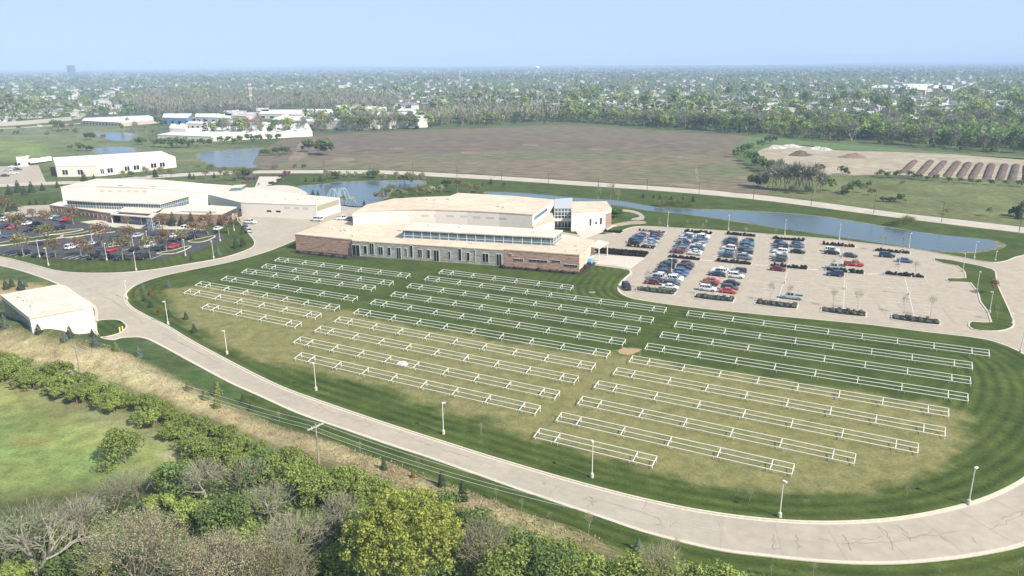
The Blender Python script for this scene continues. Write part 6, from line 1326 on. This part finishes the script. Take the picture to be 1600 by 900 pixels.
# clump at the field's right corner and the bare grove by the dirt yard, scrub on the meadow
def grp(lst, lab, group, bs):
    for j, (u, v, px, k) in enumerate(lst):
        q = G(u, v); h = hpx(u, v, px); put(FT[k] if k in FT else PT[k], (q[0], q[1], 0), r.uniform(0, 6), h / bs[k], f'{lab}, {ordw(j)} from the left' if len(lst) > 1 else lab, group)
BS = {'low': 4.6, 'lowg': 4.6, 'leaf0': 12, 'leaf1': 12, 'leaf2': 12, 'leaf3': 12, 'bare0': 13, 'bare1': 13, 'con': 13, 'dbush': 3.2, 'bush': 3.7, 'olbush': 3.7, 'olive0': 6.9}
grp(sorted([(1150, 246, 14, 'lowg'), (1158, 242, 14, 'low'), (1166, 252, 18, 'lowg'), (1172, 238, 14, 'lowg'), (1178, 258, 20, 'low'), (1185, 264, 20, 'lowg'), (1188, 232, 14, 'lowg'), (1195, 268, 20, 'low'), (1200, 226, 14, 'lowg'), (1165, 236, 12, 'low'), (1210, 224, 12, 'lowg')]), 'green bush in the thicket at the field corner', 'thicket at the field corner', BS)
grp(sorted([(1183, 292, 22, 'dbush'), (1192, 295, 28, 'bare0'), (1200, 294, 36, 'bare1'), (1208, 297, 38, 'bare0'), (1216, 296, 44, 'bare1'), (1226, 298, 42, 'bare0'), (1235, 299, 46, 'bare1'), (1244, 299, 48, 'bare0'), (1252, 300, 44, 'bare1'), (1262, 300, 46, 'bare0'), (1272, 301, 48, 'bare1'), (1282, 301, 34, 'bare0'), (1290, 299, 24, 'lowg'), (1218, 270, 24, 'bare1'), (1206, 268, 20, 'bare0'), (1240, 302, 14, 'olbush'), (1262, 303, 14, 'bush'), (1188, 285, 20, 'bare1')]), 'bare tree or brush in the grove left of the dirt yard', 'bare grove by the dirt yard', BS)
grp(sorted([(1316, 273, 14, 'low'), (1323, 273, 8, 'low'), (1376, 277, 12, 'lowg'), (1387, 278, 10, 'lowg'), (1402, 278, 12, 'lowg'), (1423, 279, 12, 'low'), (1436, 281, 10, 'lowg'), (1450, 283, 9, 'lowg'), (1462, 283, 11, 'lowg'), (1482, 285, 9, 'bush'), (1500, 286, 9, 'lowg'), (1515, 287, 9, 'bush'), (1530, 288, 8, 'lowg'), (1548, 289, 9, 'bush'), (1570, 290, 9, 'lowg'), (1592, 292, 11, 'lowg')]), 'green bush along the near edge of the dirt yard', 'bushes along the dirt yard', BS)
grp(sorted([(1328, 302, 16, 'lowg'), (1338, 301, 20, 'lowg'), (1318, 302, 14, 'olbush'), (1320, 304, 10, 'dbush'), (1362, 305, 12, 'olbush'), (1380, 315, 9, 'dbush'), (1393, 316, 10, 'dbush'), (1408, 316, 14, 'bush'), (1360, 289, 8, 'olbush'), (1409, 289, 7, 'olbush'), (1478, 335, 10, 'olbush'), (1545, 338, 16, 'olive0'), (1592, 342, 30, 'con'), (1583, 338, 14, 'dbush'), (1600, 339, 24, 'lowg'), (1357, 290, 6, 'dbush')]), 'scrub bush on the meadow beyond the back road', 'scrub on the meadow', BS)
grp(sorted([(250, 230, 14, 'lowg'), (262, 231, 16, 'lowg'), (275, 231, 17, 'low'), (288, 231, 16, 'lowg'), (300, 230, 13, 'low'), (315, 229, 13, 'lowg'), (330, 228, 12, 'lowg'), (345, 226, 13, 'lowg'), (360, 225, 12, 'low'), (375, 224, 12, 'lowg'), (390, 223, 14, 'low'), (405, 222, 12, 'lowg'), (420, 221, 12, 'lowg'), (436, 219, 10, 'bush'), (240, 229, 12, 'lowg')]), 'green bush in the strip behind the upper left pond', 'bushes behind the upper left pond', BS)
# ------------------------------------------------------------------ houses, commercial blocks
shing = [mat('shingle_grey', (0.20, 0.20, 0.205), 0.9, obj_rand=0.35), mat('shingle_pale', (0.36, 0.36, 0.355), 0.85, obj_rand=0.25), mat('shingle_brown', (0.19, 0.155, 0.13), 0.9, obj_rand=0.3)]
siding = mat('house_siding', (0.54, 0.52, 0.48), 0.85, obj_rand=0.3)
def house_proto(L_, W, h, rh, mi):
    t = thing('house', 'house', 'house'); MB().box((0, 0, h/2), (L_, W, h)).build('wall', siding, t)
    l2, w2 = L_/2 + 0.5, W/2 + 0.5
    V = [(-l2, -w2, h-0.1), (l2, -w2, h-0.1), (l2, w2, h-0.1), (-l2, w2, h-0.1), (-l2, 0, h+rh), (l2, 0, h+rh)]
    MB().add(V, [(0, 1, 5, 4), (2, 3, 4, 5), (0, 4, 3), (1, 2, 5), (3, 2, 1, 0)]).build('roof', shing[mi], t)
    for x in (-0.3, 0.0, 0.3): MB().box((x*L_, -W/2 - 0.03, h*0.55), (1.6, 0.08, 1.3)).build('window', darkglass, t)
    MB().box((L_*0.2, W*0.1, h + rh*0.8), (0.9, 0.7, 1.6)).build('chimney', brownbrick, t)
    return proto(t)
HP = [house_proto(14, 9, 3.2, 2.4, i) for i in (0, 1, 2)] + [house_proto(11, 9, 5.2, 2.6, i) for i in (1, 0)] + [house_proto(18, 10, 3.0, 2.4, 1)]
# regions of the town as seen, (polygon px, houses per ha, tree kind mix)
town = [([(640, 196), (700, 176), (800, 168), (900, 180), (1000, 185), (1180, 200), (1300, 213), (1450, 222), (1600, 230), (1720, 236), (1720, 160), (1400, 150), (1000, 152), (700, 155), (620, 170)], 300)]
HP_N = 0
def px_uniform(poly, n):
    out = []
    poly = np.array(poly, float); lo, hi = poly.min(0), poly.max(0)
    while len(out) < n:
        c = r.uniform(lo, hi, (4000, 2)); c = c[inside(c, poly)]; out += list(c)
    return np.array(out[:n])
RIGHT = [(690, 170), (800, 168), (900, 175), (1000, 179), (1180, 191), (1300, 199), (1450, 207), (1620, 215), (1620, 152), (1400, 146), (1000, 146), (760, 150), (690, 160)]
MIDC = [(520, 148), (640, 140), (690, 150), (690, 168), (640, 172), (560, 168)]
LEFT = [(0, 150), (90, 134), (180, 136), (200, 150), (190, 178), (120, 184), (60, 186), (0, 192)]
grid_a = R(23)
HS = []
for nm, P, n in (('behind the belt on the right', RIGHT, 280), ('beyond the grey wood', MIDC, 60), ('in the upper left town', LEFT, 80)):
    for u, v in px_uniform(P, n):
        p = G(u, v); q = p @ np.array([[math.cos(grid_a), -math.sin(grid_a)], [math.sin(grid_a), math.cos(grid_a)]])
        q[0] = round(q[0] / 21) * 21 + r.normal(0, 1.5); q[1] = round(q[1] / 42) * 42 + r.choice([-9, 9]) + r.normal(0, 1)
        p = q @ np.array([[math.cos(grid_a), math.sin(grid_a)], [-math.sin(grid_a), math.cos(grid_a)]])
        HS.append((p[0], p[1], nm))
HS.sort(key=lambda h: math.hypot(h[0], h[1])); keep = []
for h in HS:
    if all((h[0]-k[0])**2 + (h[1]-k[1])**2 > 17**2 for k in keep[-140:]): keep.append(h)
for (x, y, nm) in keep[:280]:
    hp_ = HP[r.integers(0, 6)]; kind = {0: 'grey roofed', 1: 'pale roofed', 2: 'brown roofed', 3: 'tall pale roofed', 4: 'tall grey roofed', 5: 'long pale roofed'}[HP.index(hp_)]
    put(hp_, (x, y, 0), grid_a + (math.pi/2 if r.random() < 0.35 else 0) + math.pi * (r.random() < .5), r.uniform(.85, 1.2), f'{kind} house among trees {nm}', f'{kind} houses {nm}')
def merged_houses(pts, nm, lab):
    mb = MB(); mr = MB()
    for x, y in pts:
        a = grid_a + (math.pi/2 if r.random() < 0.4 else 0); c, s = math.cos(a), math.sin(a); l2, w2, h, rh = r.uniform(5, 9), r.uniform(4, 5.5), r.uniform(3, 5), 2.4
        V = [(-l2, -w2, h), (l2, -w2, h), (l2, w2, h), (-l2, w2, h), (-l2, 0, h+rh), (l2, 0, h+rh)]; V = [(x + X*c - Y*s, y + X*s + Y*c, Z) for X, Y, Z in V]
        mb.box((x, y, h/2), (l2*1.9, w2*1.9, h), a); mr.add(V, [(0, 1, 5, 4), (2, 3, 4, 5), (0, 4, 3), (1, 2, 5), (3, 2, 1, 0)])
    o = mb.build(nm, siding); tag(o, lab, 'houses', None, 'stuff'); o2 = mr.build('roof', mat('far_roof', (0.27, 0.27, 0.27), 0.9, isl_rand=0.6), o)
fp_ = [(x, y) for x, y, _ in keep[280:]]
fp_ += [tuple(G(u, v)) for u, v in np.vstack([px_uniform([(0, 126), (500, 124), (1000, 120), (1600, 116), (1600, 150), (1000, 148), (600, 146), (200, 140), (0, 150)], 420), px_uniform([(0, 114), (1600, 105), (1600, 118), (0, 127)], 140)])]
merged_houses(fp_, 'far_houses', 'far scatter of pale roofed houses in the hazy town')
# commercial roofs, upper left
wroof = mat('membrane_roof', (0.66, 0.65, 0.62), 0.8, vary=0.12, scale=0.05); tanw = mat('tan_block_wall', (0.50, 0.40, 0.33), 0.9); redw = mat('red_metal', (0.34, 0.05, 0.045), 0.7); bluer = mat('blue_fascia', (0.16, 0.30, 0.46), 0.6); greyr = mat('grey_flat_roof', (0.36, 0.36, 0.36), 0.9, vary=0.1, scale=.05)
def shed(nm, cat, px, z, wm_, rm, lab, win=0, group=None):
    t = thing(nm, lab, cat, (0, 0, 0), 0, group); P = block(t, px, z, wm_, rm, lip=0.5, over=0.2)
    if win:
        for k in np.linspace(0.04, 0.92, win): wallbox(P[0], P[1], k, k + 0.45/win, 0.8, z*0.6, 0.08, 0.06).build('window', darkglass, t)
    for k in range(6):
        w_ = r.dirichlet(np.ones(len(P)) * 1.5); c = w_ @ P; MB().box((c[0], c[1], z + 1.1), (3.5, 2.5, 1.2), 0.3).build('roof_unit', ventm, t)
    return t
shed('warehouse', 'building', [(246, 211), (330, 214), (488, 206.5), (480, 193), (300, 201)], 3.6, whitewall, wroof, 'huge white roofed warehouse behind the pond strip', 0)
shed('warehouse', 'building', [(265, 201), (290, 202), (293, 195.5), (266, 196)], 7, whitewall, wroof, 'small white building at the left end of the huge warehouse', 3)
shed('warehouse', 'building', [(498, 188), (560, 189.5), (668, 186), (664, 175), (540, 178)], 8, whitewall, wroof, 'long white roofed warehouse partly behind the tree belt', 0)
shed('warehouse', 'building', [(425, 187), (500, 191), (520, 184), (440, 181)], 6, whitewall, wroof, 'low white shed between the two big warehouses', 8)
shed('strip_mall', 'building', [(128, 189), (190, 192), (248, 187), (232, 181), (132, 185)], 3.6, tanw, wroof, 'tan strip mall with dark shopfronts beside the highway', 12)
shed('warehouse', 'building', [(254, 184), (292, 185), (300, 178), (256, 178)], 7, bluer, wroof, 'white hall with blue roof edge right of the strip mall', 4)
shed('barn', 'building', [(382, 189), (402, 190), (405, 184), (384, 183)], 6, redw, redw, 'bright red shed beside the huge white warehouse', 2)
shed('barn', 'building', [(437, 183), (460, 184), (460, 179), (440, 179)], 5, redw, redw, 'dull red shed right of the bright red one', 2)
for i, (a, b, c, d_) in enumerate([((305, 183), (360, 185), (362, 178), (306, 178)), ((352, 181), (398, 183), (400, 176), (352, 176)), ((405, 178), (470, 179.5), (472, 172), (410, 172)), ((400, 174), (420, 174.5), (420, 169), (401, 169)), ((478, 177), (520, 177), (520, 171), (480, 171)), ((530, 172), (556, 172.5), (556, 166), (531, 166))]):
    shed('commercial_building', 'building', [a, b, c, d_], 5.5, whitewall, wroof if i % 2 == 0 else greyr, f'flat roofed commercial building before the grey wood, {ordw([0,1,3,2,4,5][i])} from the left', 5, 'commercial roofs before the grey wood')
for i, (u, v, w_, h_) in enumerate([(500, 181, 40, 8), (560, 177, 34, 6), (600, 178, 44, 7), (640, 180, 40, 7), (330, 190, 40, 5), (380, 193, 50, 5), (440, 176, 40, 5), (520, 166, 30, 5), (570, 168, 34, 5), (345, 174, 40, 5), (620, 171, 30, 5), (290, 191, 34, 5)]):
    shed('commercial_building', 'building', [(u, v + h_*.45), (u + w_*.8, v + h_*.55), (u + w_, v - h_*.1), (u + w_*.2, v - h_*.2)], 5, whitewall, wroof if i % 3 else greyr, f'low white flat roofed unit of the commercial strip, {ordw([4,7,9,11,1,3,5,6,8,2,10,0][i])} from the left', 4, 'low units of the commercial strip')
shed('school_block', 'building', [(1409, 139), (1446, 141), (1450, 132), (1412, 131)], 12, tanw, wroof, 'far tan school block with white roof, upper right', 6)
shed('school_block', 'building', [(1362, 137), (1385, 138), (1388, 133), (1364, 132)], 8, whitewall, wroof, 'small white block left of the far tan school', 3)
shed('commercial_building', 'building', [(1458, 138), (1486, 139), (1489, 134), (1460, 133.5)], 6, whitewall, wroof, 'far white roofed block right of the tan school', 6)
shed('commercial_building', 'building', [(1412, 146), (1442, 147), (1444, 140), (1414, 140)], 7, whitewall, greyr, 'far grey roofed block below the tan school', 4)
for i, (u, v) in enumerate([(1441, 173), (1447, 170), (1453, 172), (1459, 170), (1466, 172), (1472, 170.5)]):
    p = G(u, v); t = thing('apartment_block', f'long white roofed apartment block in the upper right cluster, {ordw(i)} from the left', 'building', (*p, 0), R(62), 'apartment blocks upper right'); MB().box((0, 0, 3), (34, 10, 6)).build('wall', siding, t); MB().prism([(-18, -6), (18, -6), (18, 6), (-18, 6)], 6.0, 6.6).build('roof', wroof, t)
# nearer small buildings at the left edge
def smallb(px, z, lab, win=3): return shed('service_building', 'building', px, z, whitewall, wroof, lab, win, 'small white buildings at the left edge')
smallb([(26, 251), (44, 250), (44, 245), (27, 246)], 3.8, 'small white building far left of the white warehouse', 2)
for i, (u, v, w_) in enumerate([(55, 256, 'left'), (70, 254, 'right')]):
    p = G(u, v); t = thing('box_trailer', f'{w_} white box trailer parked beside the white warehouse', 'trailer', (*p, 0.05), R(70), 'white box trailers'); MB().box((0, 0, 2.1), (9, 2.5, 2.7)).build('box', whitewall, t)
    for x in (-3, 3): 
        for s in (-1, 1): MB().tube((x, s*1.0, 0.5), (x, s*1.25, 0.5), 0.5, None, 10).build('wheel', tyre, t)
sheet('parking_lot', GP([(-60, 262), (60, 258), (72, 285), (20, 286), (-60, 288)]), 0.02, lotcon)
for i, (u, v, c) in enumerate([(20, 262, 'white'), (12, 267, 'silver'), (28, 266, 'dark grey'), (22, 272, 'white'), (8, 276, 'dark blue')]): car('sedan', c, G(u, v), 0.4, f'{c} car in the small lot beside the white warehouse, {["first","second","third","fourth","last"][i]} from the back', 'cars in the small far left lot', 0.03)
# highway with barrier wall, far left
struct('road', ribbon(smooth(GP([(-200, 203), (0, 201), (110, 194), (240, 186), (330, 183)]), 4), 16, 0.06).mesh('road', lotcon))
tag(ribbon(smooth(GP([(-150, 199), (0, 197), (60, 193), (112, 188)]), 4), 0.6, 0.0, False, 4.2).build('sound_wall', mat('sound_wall_block', (0.40, 0.36, 0.33), 0.9)), 'long grey sound wall beside the far highway', 'wall')
for i, (u, v, c) in enumerate([(30, 200, 'black'), (62, 198, 'white'), (88, 197, 'dark grey'), (131, 193, 'white'), (160, 195, 'red'), (208, 188, 'black')]): car('suv', c, G(u, v), R(25), f'{c} car on the far highway, {ordw(i)} from the left edge', 'cars on the far highway', 0.08)
sheet('parking_lot', GP([(290, 196), (400, 190), (480, 186), (500, 190), (470, 192), (300, 199)]), 0.03, asphalt)
# towers and masts
def vb(u, v, top, m=0.0):
    q = G(u, v); return q, hpx(u, v, v - top)
q, h = vb(113, 119, 102); t = thing('office_tower', 'dark glass office tower alone on the far left skyline', 'tower', (*q, 0), 0.3)
MB().box((0, 0, h/2), (44, 30, h)).build('tower_shaft', mat('tower_glass', (0.05, 0.065, 0.085), 0.3), t)
mb = MB(); [mb.box((0, 0, z), (44.6, 30.6, 0.9)) for z in np.arange(4, h, 4.2)]; mb.build('floor_band', mat('floor_band', (0.12, 0.14, 0.16), 0.6), t); MB().box((4, 0, h + 2), (20, 14, 4)).build('roof_plant', ventm, t)
def lattice(u, v, top, lab):
    q, h = vb(u, v, top); t = thing('radio_mast', lab, 'mast', (*q, 0)); mb = MB(); w_ = 1.4; ps = [(w_, 0), (-w_*.5, w_*.87), (-w_*.5, -w_*.87)]
    for a in ps: mb.tube((*a, 0), (*a, h), 0.22, None, 4)
    for z in np.arange(0, h - 4, 4):
        for i in range(3): mb.tube((*ps[i], z), (*ps[(i+1) % 3], z + 4), 0.12, None, 3)
    mb.build('lattice', mullm, t); mb = MB(); [mb.box((0, 0, h*k), (3.5, 3.5, 1.2)) for k in (0.55, 0.8, 0.96)]; mb.build('antenna', whitewall, t)
lattice(394, 173, 130, 'tall white radio mast in front of the grey wood'); lattice(719, 137, 110, 'thin far mast above the town at the centre')
q, h = vb(839, 118, 103); t = thing('water_tower', 'tiny white water tower on the skyline above the town centre', 'water tower', (*q, 0))
mb = MB(); [mb.tube((8*math.cos(a), 8*math.sin(a), 0), (6*math.cos(a), 6*math.sin(a), h*0.72), 0.9, None, 5) for a in np.arange(6)*math.pi/3]; mb.build('leg', whitewall, t)
mb = MB(); prev = None
for z, rr in ((0.66, 3), (0.72, 9), (0.8, 11.5), (0.9, 10), (0.97, 5), (1.0, 0.5)):
    if prev: mb.tube((0, 0, prev[0]*h), (0, 0, z*h), prev[1], rr, 14)
    prev = (z, rr)
mb.build('tank', whitewall, t)
for i, (u, v) in enumerate(px_uniform([(-20, 212), (130, 208), (240, 213), (245, 207), (120, 198), (0, 205)], 16)):
    put(FT[['lowg', 'leaf1', 'bare0', 'low'][i % 4]], (*G(u, v), 0), r.uniform(0, 6), r.uniform(0.45, 0.9), 'tree or bush on the open ground before the far highway', 'trees before the far highway')
for i, (u, v) in enumerate(px_uniform([(250, 196), (300, 187), (480, 186), (640, 190), (680, 190), (670, 176), (520, 172), (300, 176), (240, 184)], 44)):
    put(FT[['leaf0', 'bare1', 'leaf2', 'lowg'][i % 4]], (*G(u, v), 0), r.uniform(0, 6), r.uniform(0.4, 0.75), 'tree between the white commercial roofs', 'trees between the commercial roofs')
# ------------------------------------------------------------------ the far woods: one mass per kind
def far_mass(pts, hs, ws, nq, size, seed, m, nm, lab, vertical=False, chunk=40000):
    rr = np.random.default_rng(seed); n = len(pts); P = np.repeat(np.column_stack([pts, np.zeros(n)]), nq, 0); H = np.repeat(hs, nq)[:, None]; Wd = np.repeat(ws, nq)[:, None]
    d = nrm(rr.normal(size=(n*nq, 3))); d[:, 2] = abs(d[:, 2]) * np.where(rr.random(n*nq) < .75, 1, -1)
    rad = rr.uniform(0.45, 1.0, (n*nq, 1))
    c = P + np.column_stack([d[:, :2] * Wd * rad, (0.56 * H + d[:, 2:3] * 0.44 * H * rad)])
    sz = (size * Wd / 4.5) * rr.uniform(.6, 1.3, (n*nq, 1))
    if vertical:
        ax = nrm(rr.normal(size=(n*nq, 3)) * 0.35 + [0, 0, 1]); sd = nrm(np.cross(ax, rr.normal(size=(n*nq, 3)))); V = np.stack([c - ax*sz*1.6 - sd*sz*.28, c - ax*sz*1.6 + sd*sz*.28, c + ax*sz*1.6 + sd*sz*.1, c + ax*sz*1.6 - sd*sz*.1], 1)
    else:
        nn = nrm(d + rr.normal(size=d.shape) * 0.55 + [0, 0, 0.25]); a = nrm(np.cross(nn, rr.normal(size=d.shape))); b = np.cross(nn, a); V = np.stack([c - a*sz, c - b*sz*.8, c + a*sz, c + b*sz*.8], 1)
    o = obj(nm, quads(nm, V, m)); tag(o, lab, 'woods', None, 'stuff')
def scatter(n, y0, y1, keepf=None, power=1.0, wmax=0.98):
    y = y0 * (y1/y0) ** (r.uniform(0, 1, n) ** power); x = r.uniform(-1, 1, n) * y * wmax; return np.column_stack([x, y])
openp = [GP(P) for P in ([(240, 214), (490, 206), (480, 188), (300, 192), (240, 200)], [(490, 192), (680, 187), (670, 168), (420, 168), (400, 176), (300, 176), (250, 178), (120, 182), (0, 190), (-200, 196), (-200, 215), (240, 214)], [(-300, 300), (-300, 200), (100, 205), (240, 212), (430, 214), (575, 205), (720, 198), (890, 190), (1000, 197), (1175, 209), (1330, 221), (1450, 231), (1800, 246), (1800, 300)], [(1395, 150), (1530, 150), (1530, 134), (1395, 134)])]
def clear(p, pad_house=True):
    k = np.ones(len(p), bool)
    for P in openp: k &= ~inside(p, P)
    return k
STREETS = [smooth(GP(P), 3) for P in ([(118, 186), (150, 168), (172, 152), (190, 140)], [(1060, 190), (1180, 165), (1300, 148)], [(900, 165), (1100, 172), (1300, 182), (1560, 196)], [(1330, 196), (1400, 170), (1480, 145), (1540, 122)], [(560, 165), (700, 155), (900, 150), (1200, 150)], [(1000, 155), (1250, 160), (1600, 172)])]
for P_ in STREETS: struct('road', ribbon(P_, 9, 0.06).mesh('road', lotcon))
hx = np.array([(h[0], h[1]) for h in keep])
def off_house(p, d):
    out = np.ones(len(p), bool)
    for i in range(0, len(p), 3000):
        q = p[i:i+3000]; dd = ((q[:, None, :] - hx[None]) ** 2).sum(2); out[i:i+3000] = dd.min(1) > d*d
        # keep the sight line in front of each house a little open
        fr = hx * (1 - 11 / np.linalg.norm(hx, axis=1))[:, None]; dd = ((q[:, None, :] - fr[None]) ** 2).sum(2); out[i:i+3000] &= dd.min(1) > (d*0.9)**2
    return out
A = scatter(17000, 600, 3300); A = A[clear(A)]; A = A[off_house(A, 10)]
# clumpiness: fewer trees along streets, none right on the house lots
cl = np.sin(A[:, 0]/61 + 1.3) * np.sin(A[:, 1]/83) + 0.5*np.sin(A[:, 0]/23 + A[:, 1]/37); A = A[(cl > -0.35) | (r.random(len(A)) < 0.35)]; A = A[(lown(A, 110) > -0.45) | (r.random(len(A)) < 0.35)]
for P_ in STREETS:
    A = A[seg_dist(A, P_) > 9]
# individuals: the largest looking 280 of the town trees
A = A[np.argsort(A[:, 1])]; vis = abs(A[:, 0] / A[:, 1]) < 0.72; A = np.vstack([A[vis], A[~vis]])
ind, rest = A[:420], A[420:]
rg = r.random(len(ind)); 
for (x, y), g_ in zip(ind, rg):
    u = PX(x, y, 0)[0]; zone_ = 'left' if u < 560 else ('centre' if u < 1100 else 'right')
    k = 'con' if g_ < 0.07 else (f'bare{r.integers(0, 2)}' if g_ < 0.42 else f'leaf{r.integers(0, 4)}'); kn = {'l': 'leafing tree', 'b': 'bare grey tree', 'c': 'dark evergreen'}[k[0]]
    put(FT[k], (x, y, 0), r.uniform(0, 6), r.uniform(0.8, 1.35), f'{kn} among the nearest town streets, {zone_} of the view', f'{kn}s of the near town, {zone_}')
rg = np.clip(0.62 * r.random(len(rest)) + 0.38 * (0.5 + 0.75 * lown(rest, 75)), 0, 0.999); hs = np.clip(r.lognormal(2.45, 0.33, len(rest)), 6, 24); ws = hs * r.uniform(0.32, 0.52, len(rest))
for lo, hi, m_, nm, nq, lab in ((0.0, 0.30, LM['grey'], 'bare_woods', 26, 'grey bare trees scattered through the hazy town'), (0.30, 0.58, LM['green'], 'town_woods', 24, 'mid green trees scattered through the hazy town'), (0.58, 0.80, LM['hedge'], 'spring_woods', 24, 'yellow green trees scattered through the hazy town'), (0.80, 0.92, LM['spring'], 'fresh_woods', 24, 'fresh green trees scattered through the hazy town'), (0.92, 1.0, LM['conifer'], 'evergreen_woods', 24, 'dark evergreens scattered through the hazy town')):
    s = (rg >= lo) & (rg < hi); far_mass(rest[s], hs[s] * (1.1 if nm == 'evergreen_woods' else 1), ws[s] * (0.6 if nm == 'evergreen_woods' else 1), nq, 1.15, int(lo*100)+1000, m_, nm, lab)
for i_, (u, v) in enumerate(px_uniform([(700, 176), (900, 172), (1200, 185), (1600, 205), (1600, 150), (1000, 140), (700, 148)], 46)):
    p = G(u, v); gk = r.random(); k = 'con' if gk < .2 else f'leaf{r.integers(0, 4)}'
    put(FT[k], (*p, 0), r.uniform(0, 6), r.uniform(1.5, 2.0) if k != 'con' else r.uniform(1.1, 1.5), f'{"big dark evergreen" if k == "con" else "big spreading green tree"} standing out above the town roofs', f'{"big evergreens" if k == "con" else "big trees"} above the town roofs')
B = scatter(18500, 2900, 12500); hs = r.uniform(7, 14, len(B)); ws = hs * r.uniform(.6, 1.3, len(B)); rg = r.random(len(B))
for lo, hi, m_, nm, lab in ((0, 0.4, LM['green'], 'horizon_woods', 'far green woods fading towards the horizon'), (0.4, 0.75, LM['grey'], 'horizon_bare_woods', 'far grey woods fading towards the horizon'), (0.75, 1, LM['deep'], 'horizon_dark_woods', 'far dark woods fading towards the horizon')):
    s = (rg >= lo) & (rg < hi); far_mass(B[s], hs[s], ws[s], 9, 2.2, int(lo*100)+1200, m_, nm, lab)
# dense bare wood left of centre
W1 = np.array([G(u, v) for u, v in px_uniform([(175, 168), (205, 150), (300, 146), (420, 146), (560, 152), (625, 158), (615, 172), (540, 172), (460, 170), (380, 178), (300, 178), (230, 182)], 1500)])
hs = r.uniform(11, 17, len(W1)); far_mass(W1, hs, hs*0.3, 40, 1.3, 1301, LM['grey'], 'grey_wood', 'dense bare grey wood behind the commercial roofs', True)
far_mass(W1[:260], hs[:260]*0.9, hs[:260]*.32, 20, 1.2, 1302, LM['green'], 'green_wood_patches', 'green patches inside the dense grey wood')
W2 = np.array([G(u, v) for u, v in px_uniform([(660, 182), (760, 172), (860, 176), (900, 186), (850, 190), (720, 195), (660, 196)], 420)]); hs = r.uniform(10, 15, len(W2)); far_mass(W2, hs, hs*.36, 34, 1.2, 1303, LM['grey'], 'belt_grey_wood', 'grey wood thickening behind the middle of the belt', True)
far_mass(W2[:150] + r.normal(0, 6, (150, 2)), hs[:150]*.9, hs[:150]*.38, 26, 1.2, 1304, LM['hedge'], 'belt_green_wood', 'yellow green trees inside the grey wood of the belt')
W3 = np.array([G(u, v) for u, v in px_uniform([(860, 189), (1000, 195), (1150, 206), (1300, 215), (1450, 225), (1640, 237), (1640, 218), (1450, 207), (1300, 199), (1150, 193), (1000, 185), (870, 181)], 900)]); hs = r.uniform(9, 15, len(W3)); far_mass(W3, hs, hs*.4, 30, 1.1, 1305, LM['green'], 'east_belt_wood', 'green woods thickening behind the right of the belt')
W4 = np.array([G(u, v) for u, v in px_uniform([(0, 180), (60, 172), (130, 176), (210, 180), (215, 184), (130, 184), (0, 192)], 110)]); hs = r.uniform(7, 11, len(W4)); far_mass(W4, hs, hs*.42, 26, 1.1, 1306, LM['green'], 'highway_trees', 'green trees standing beyond the far highway')
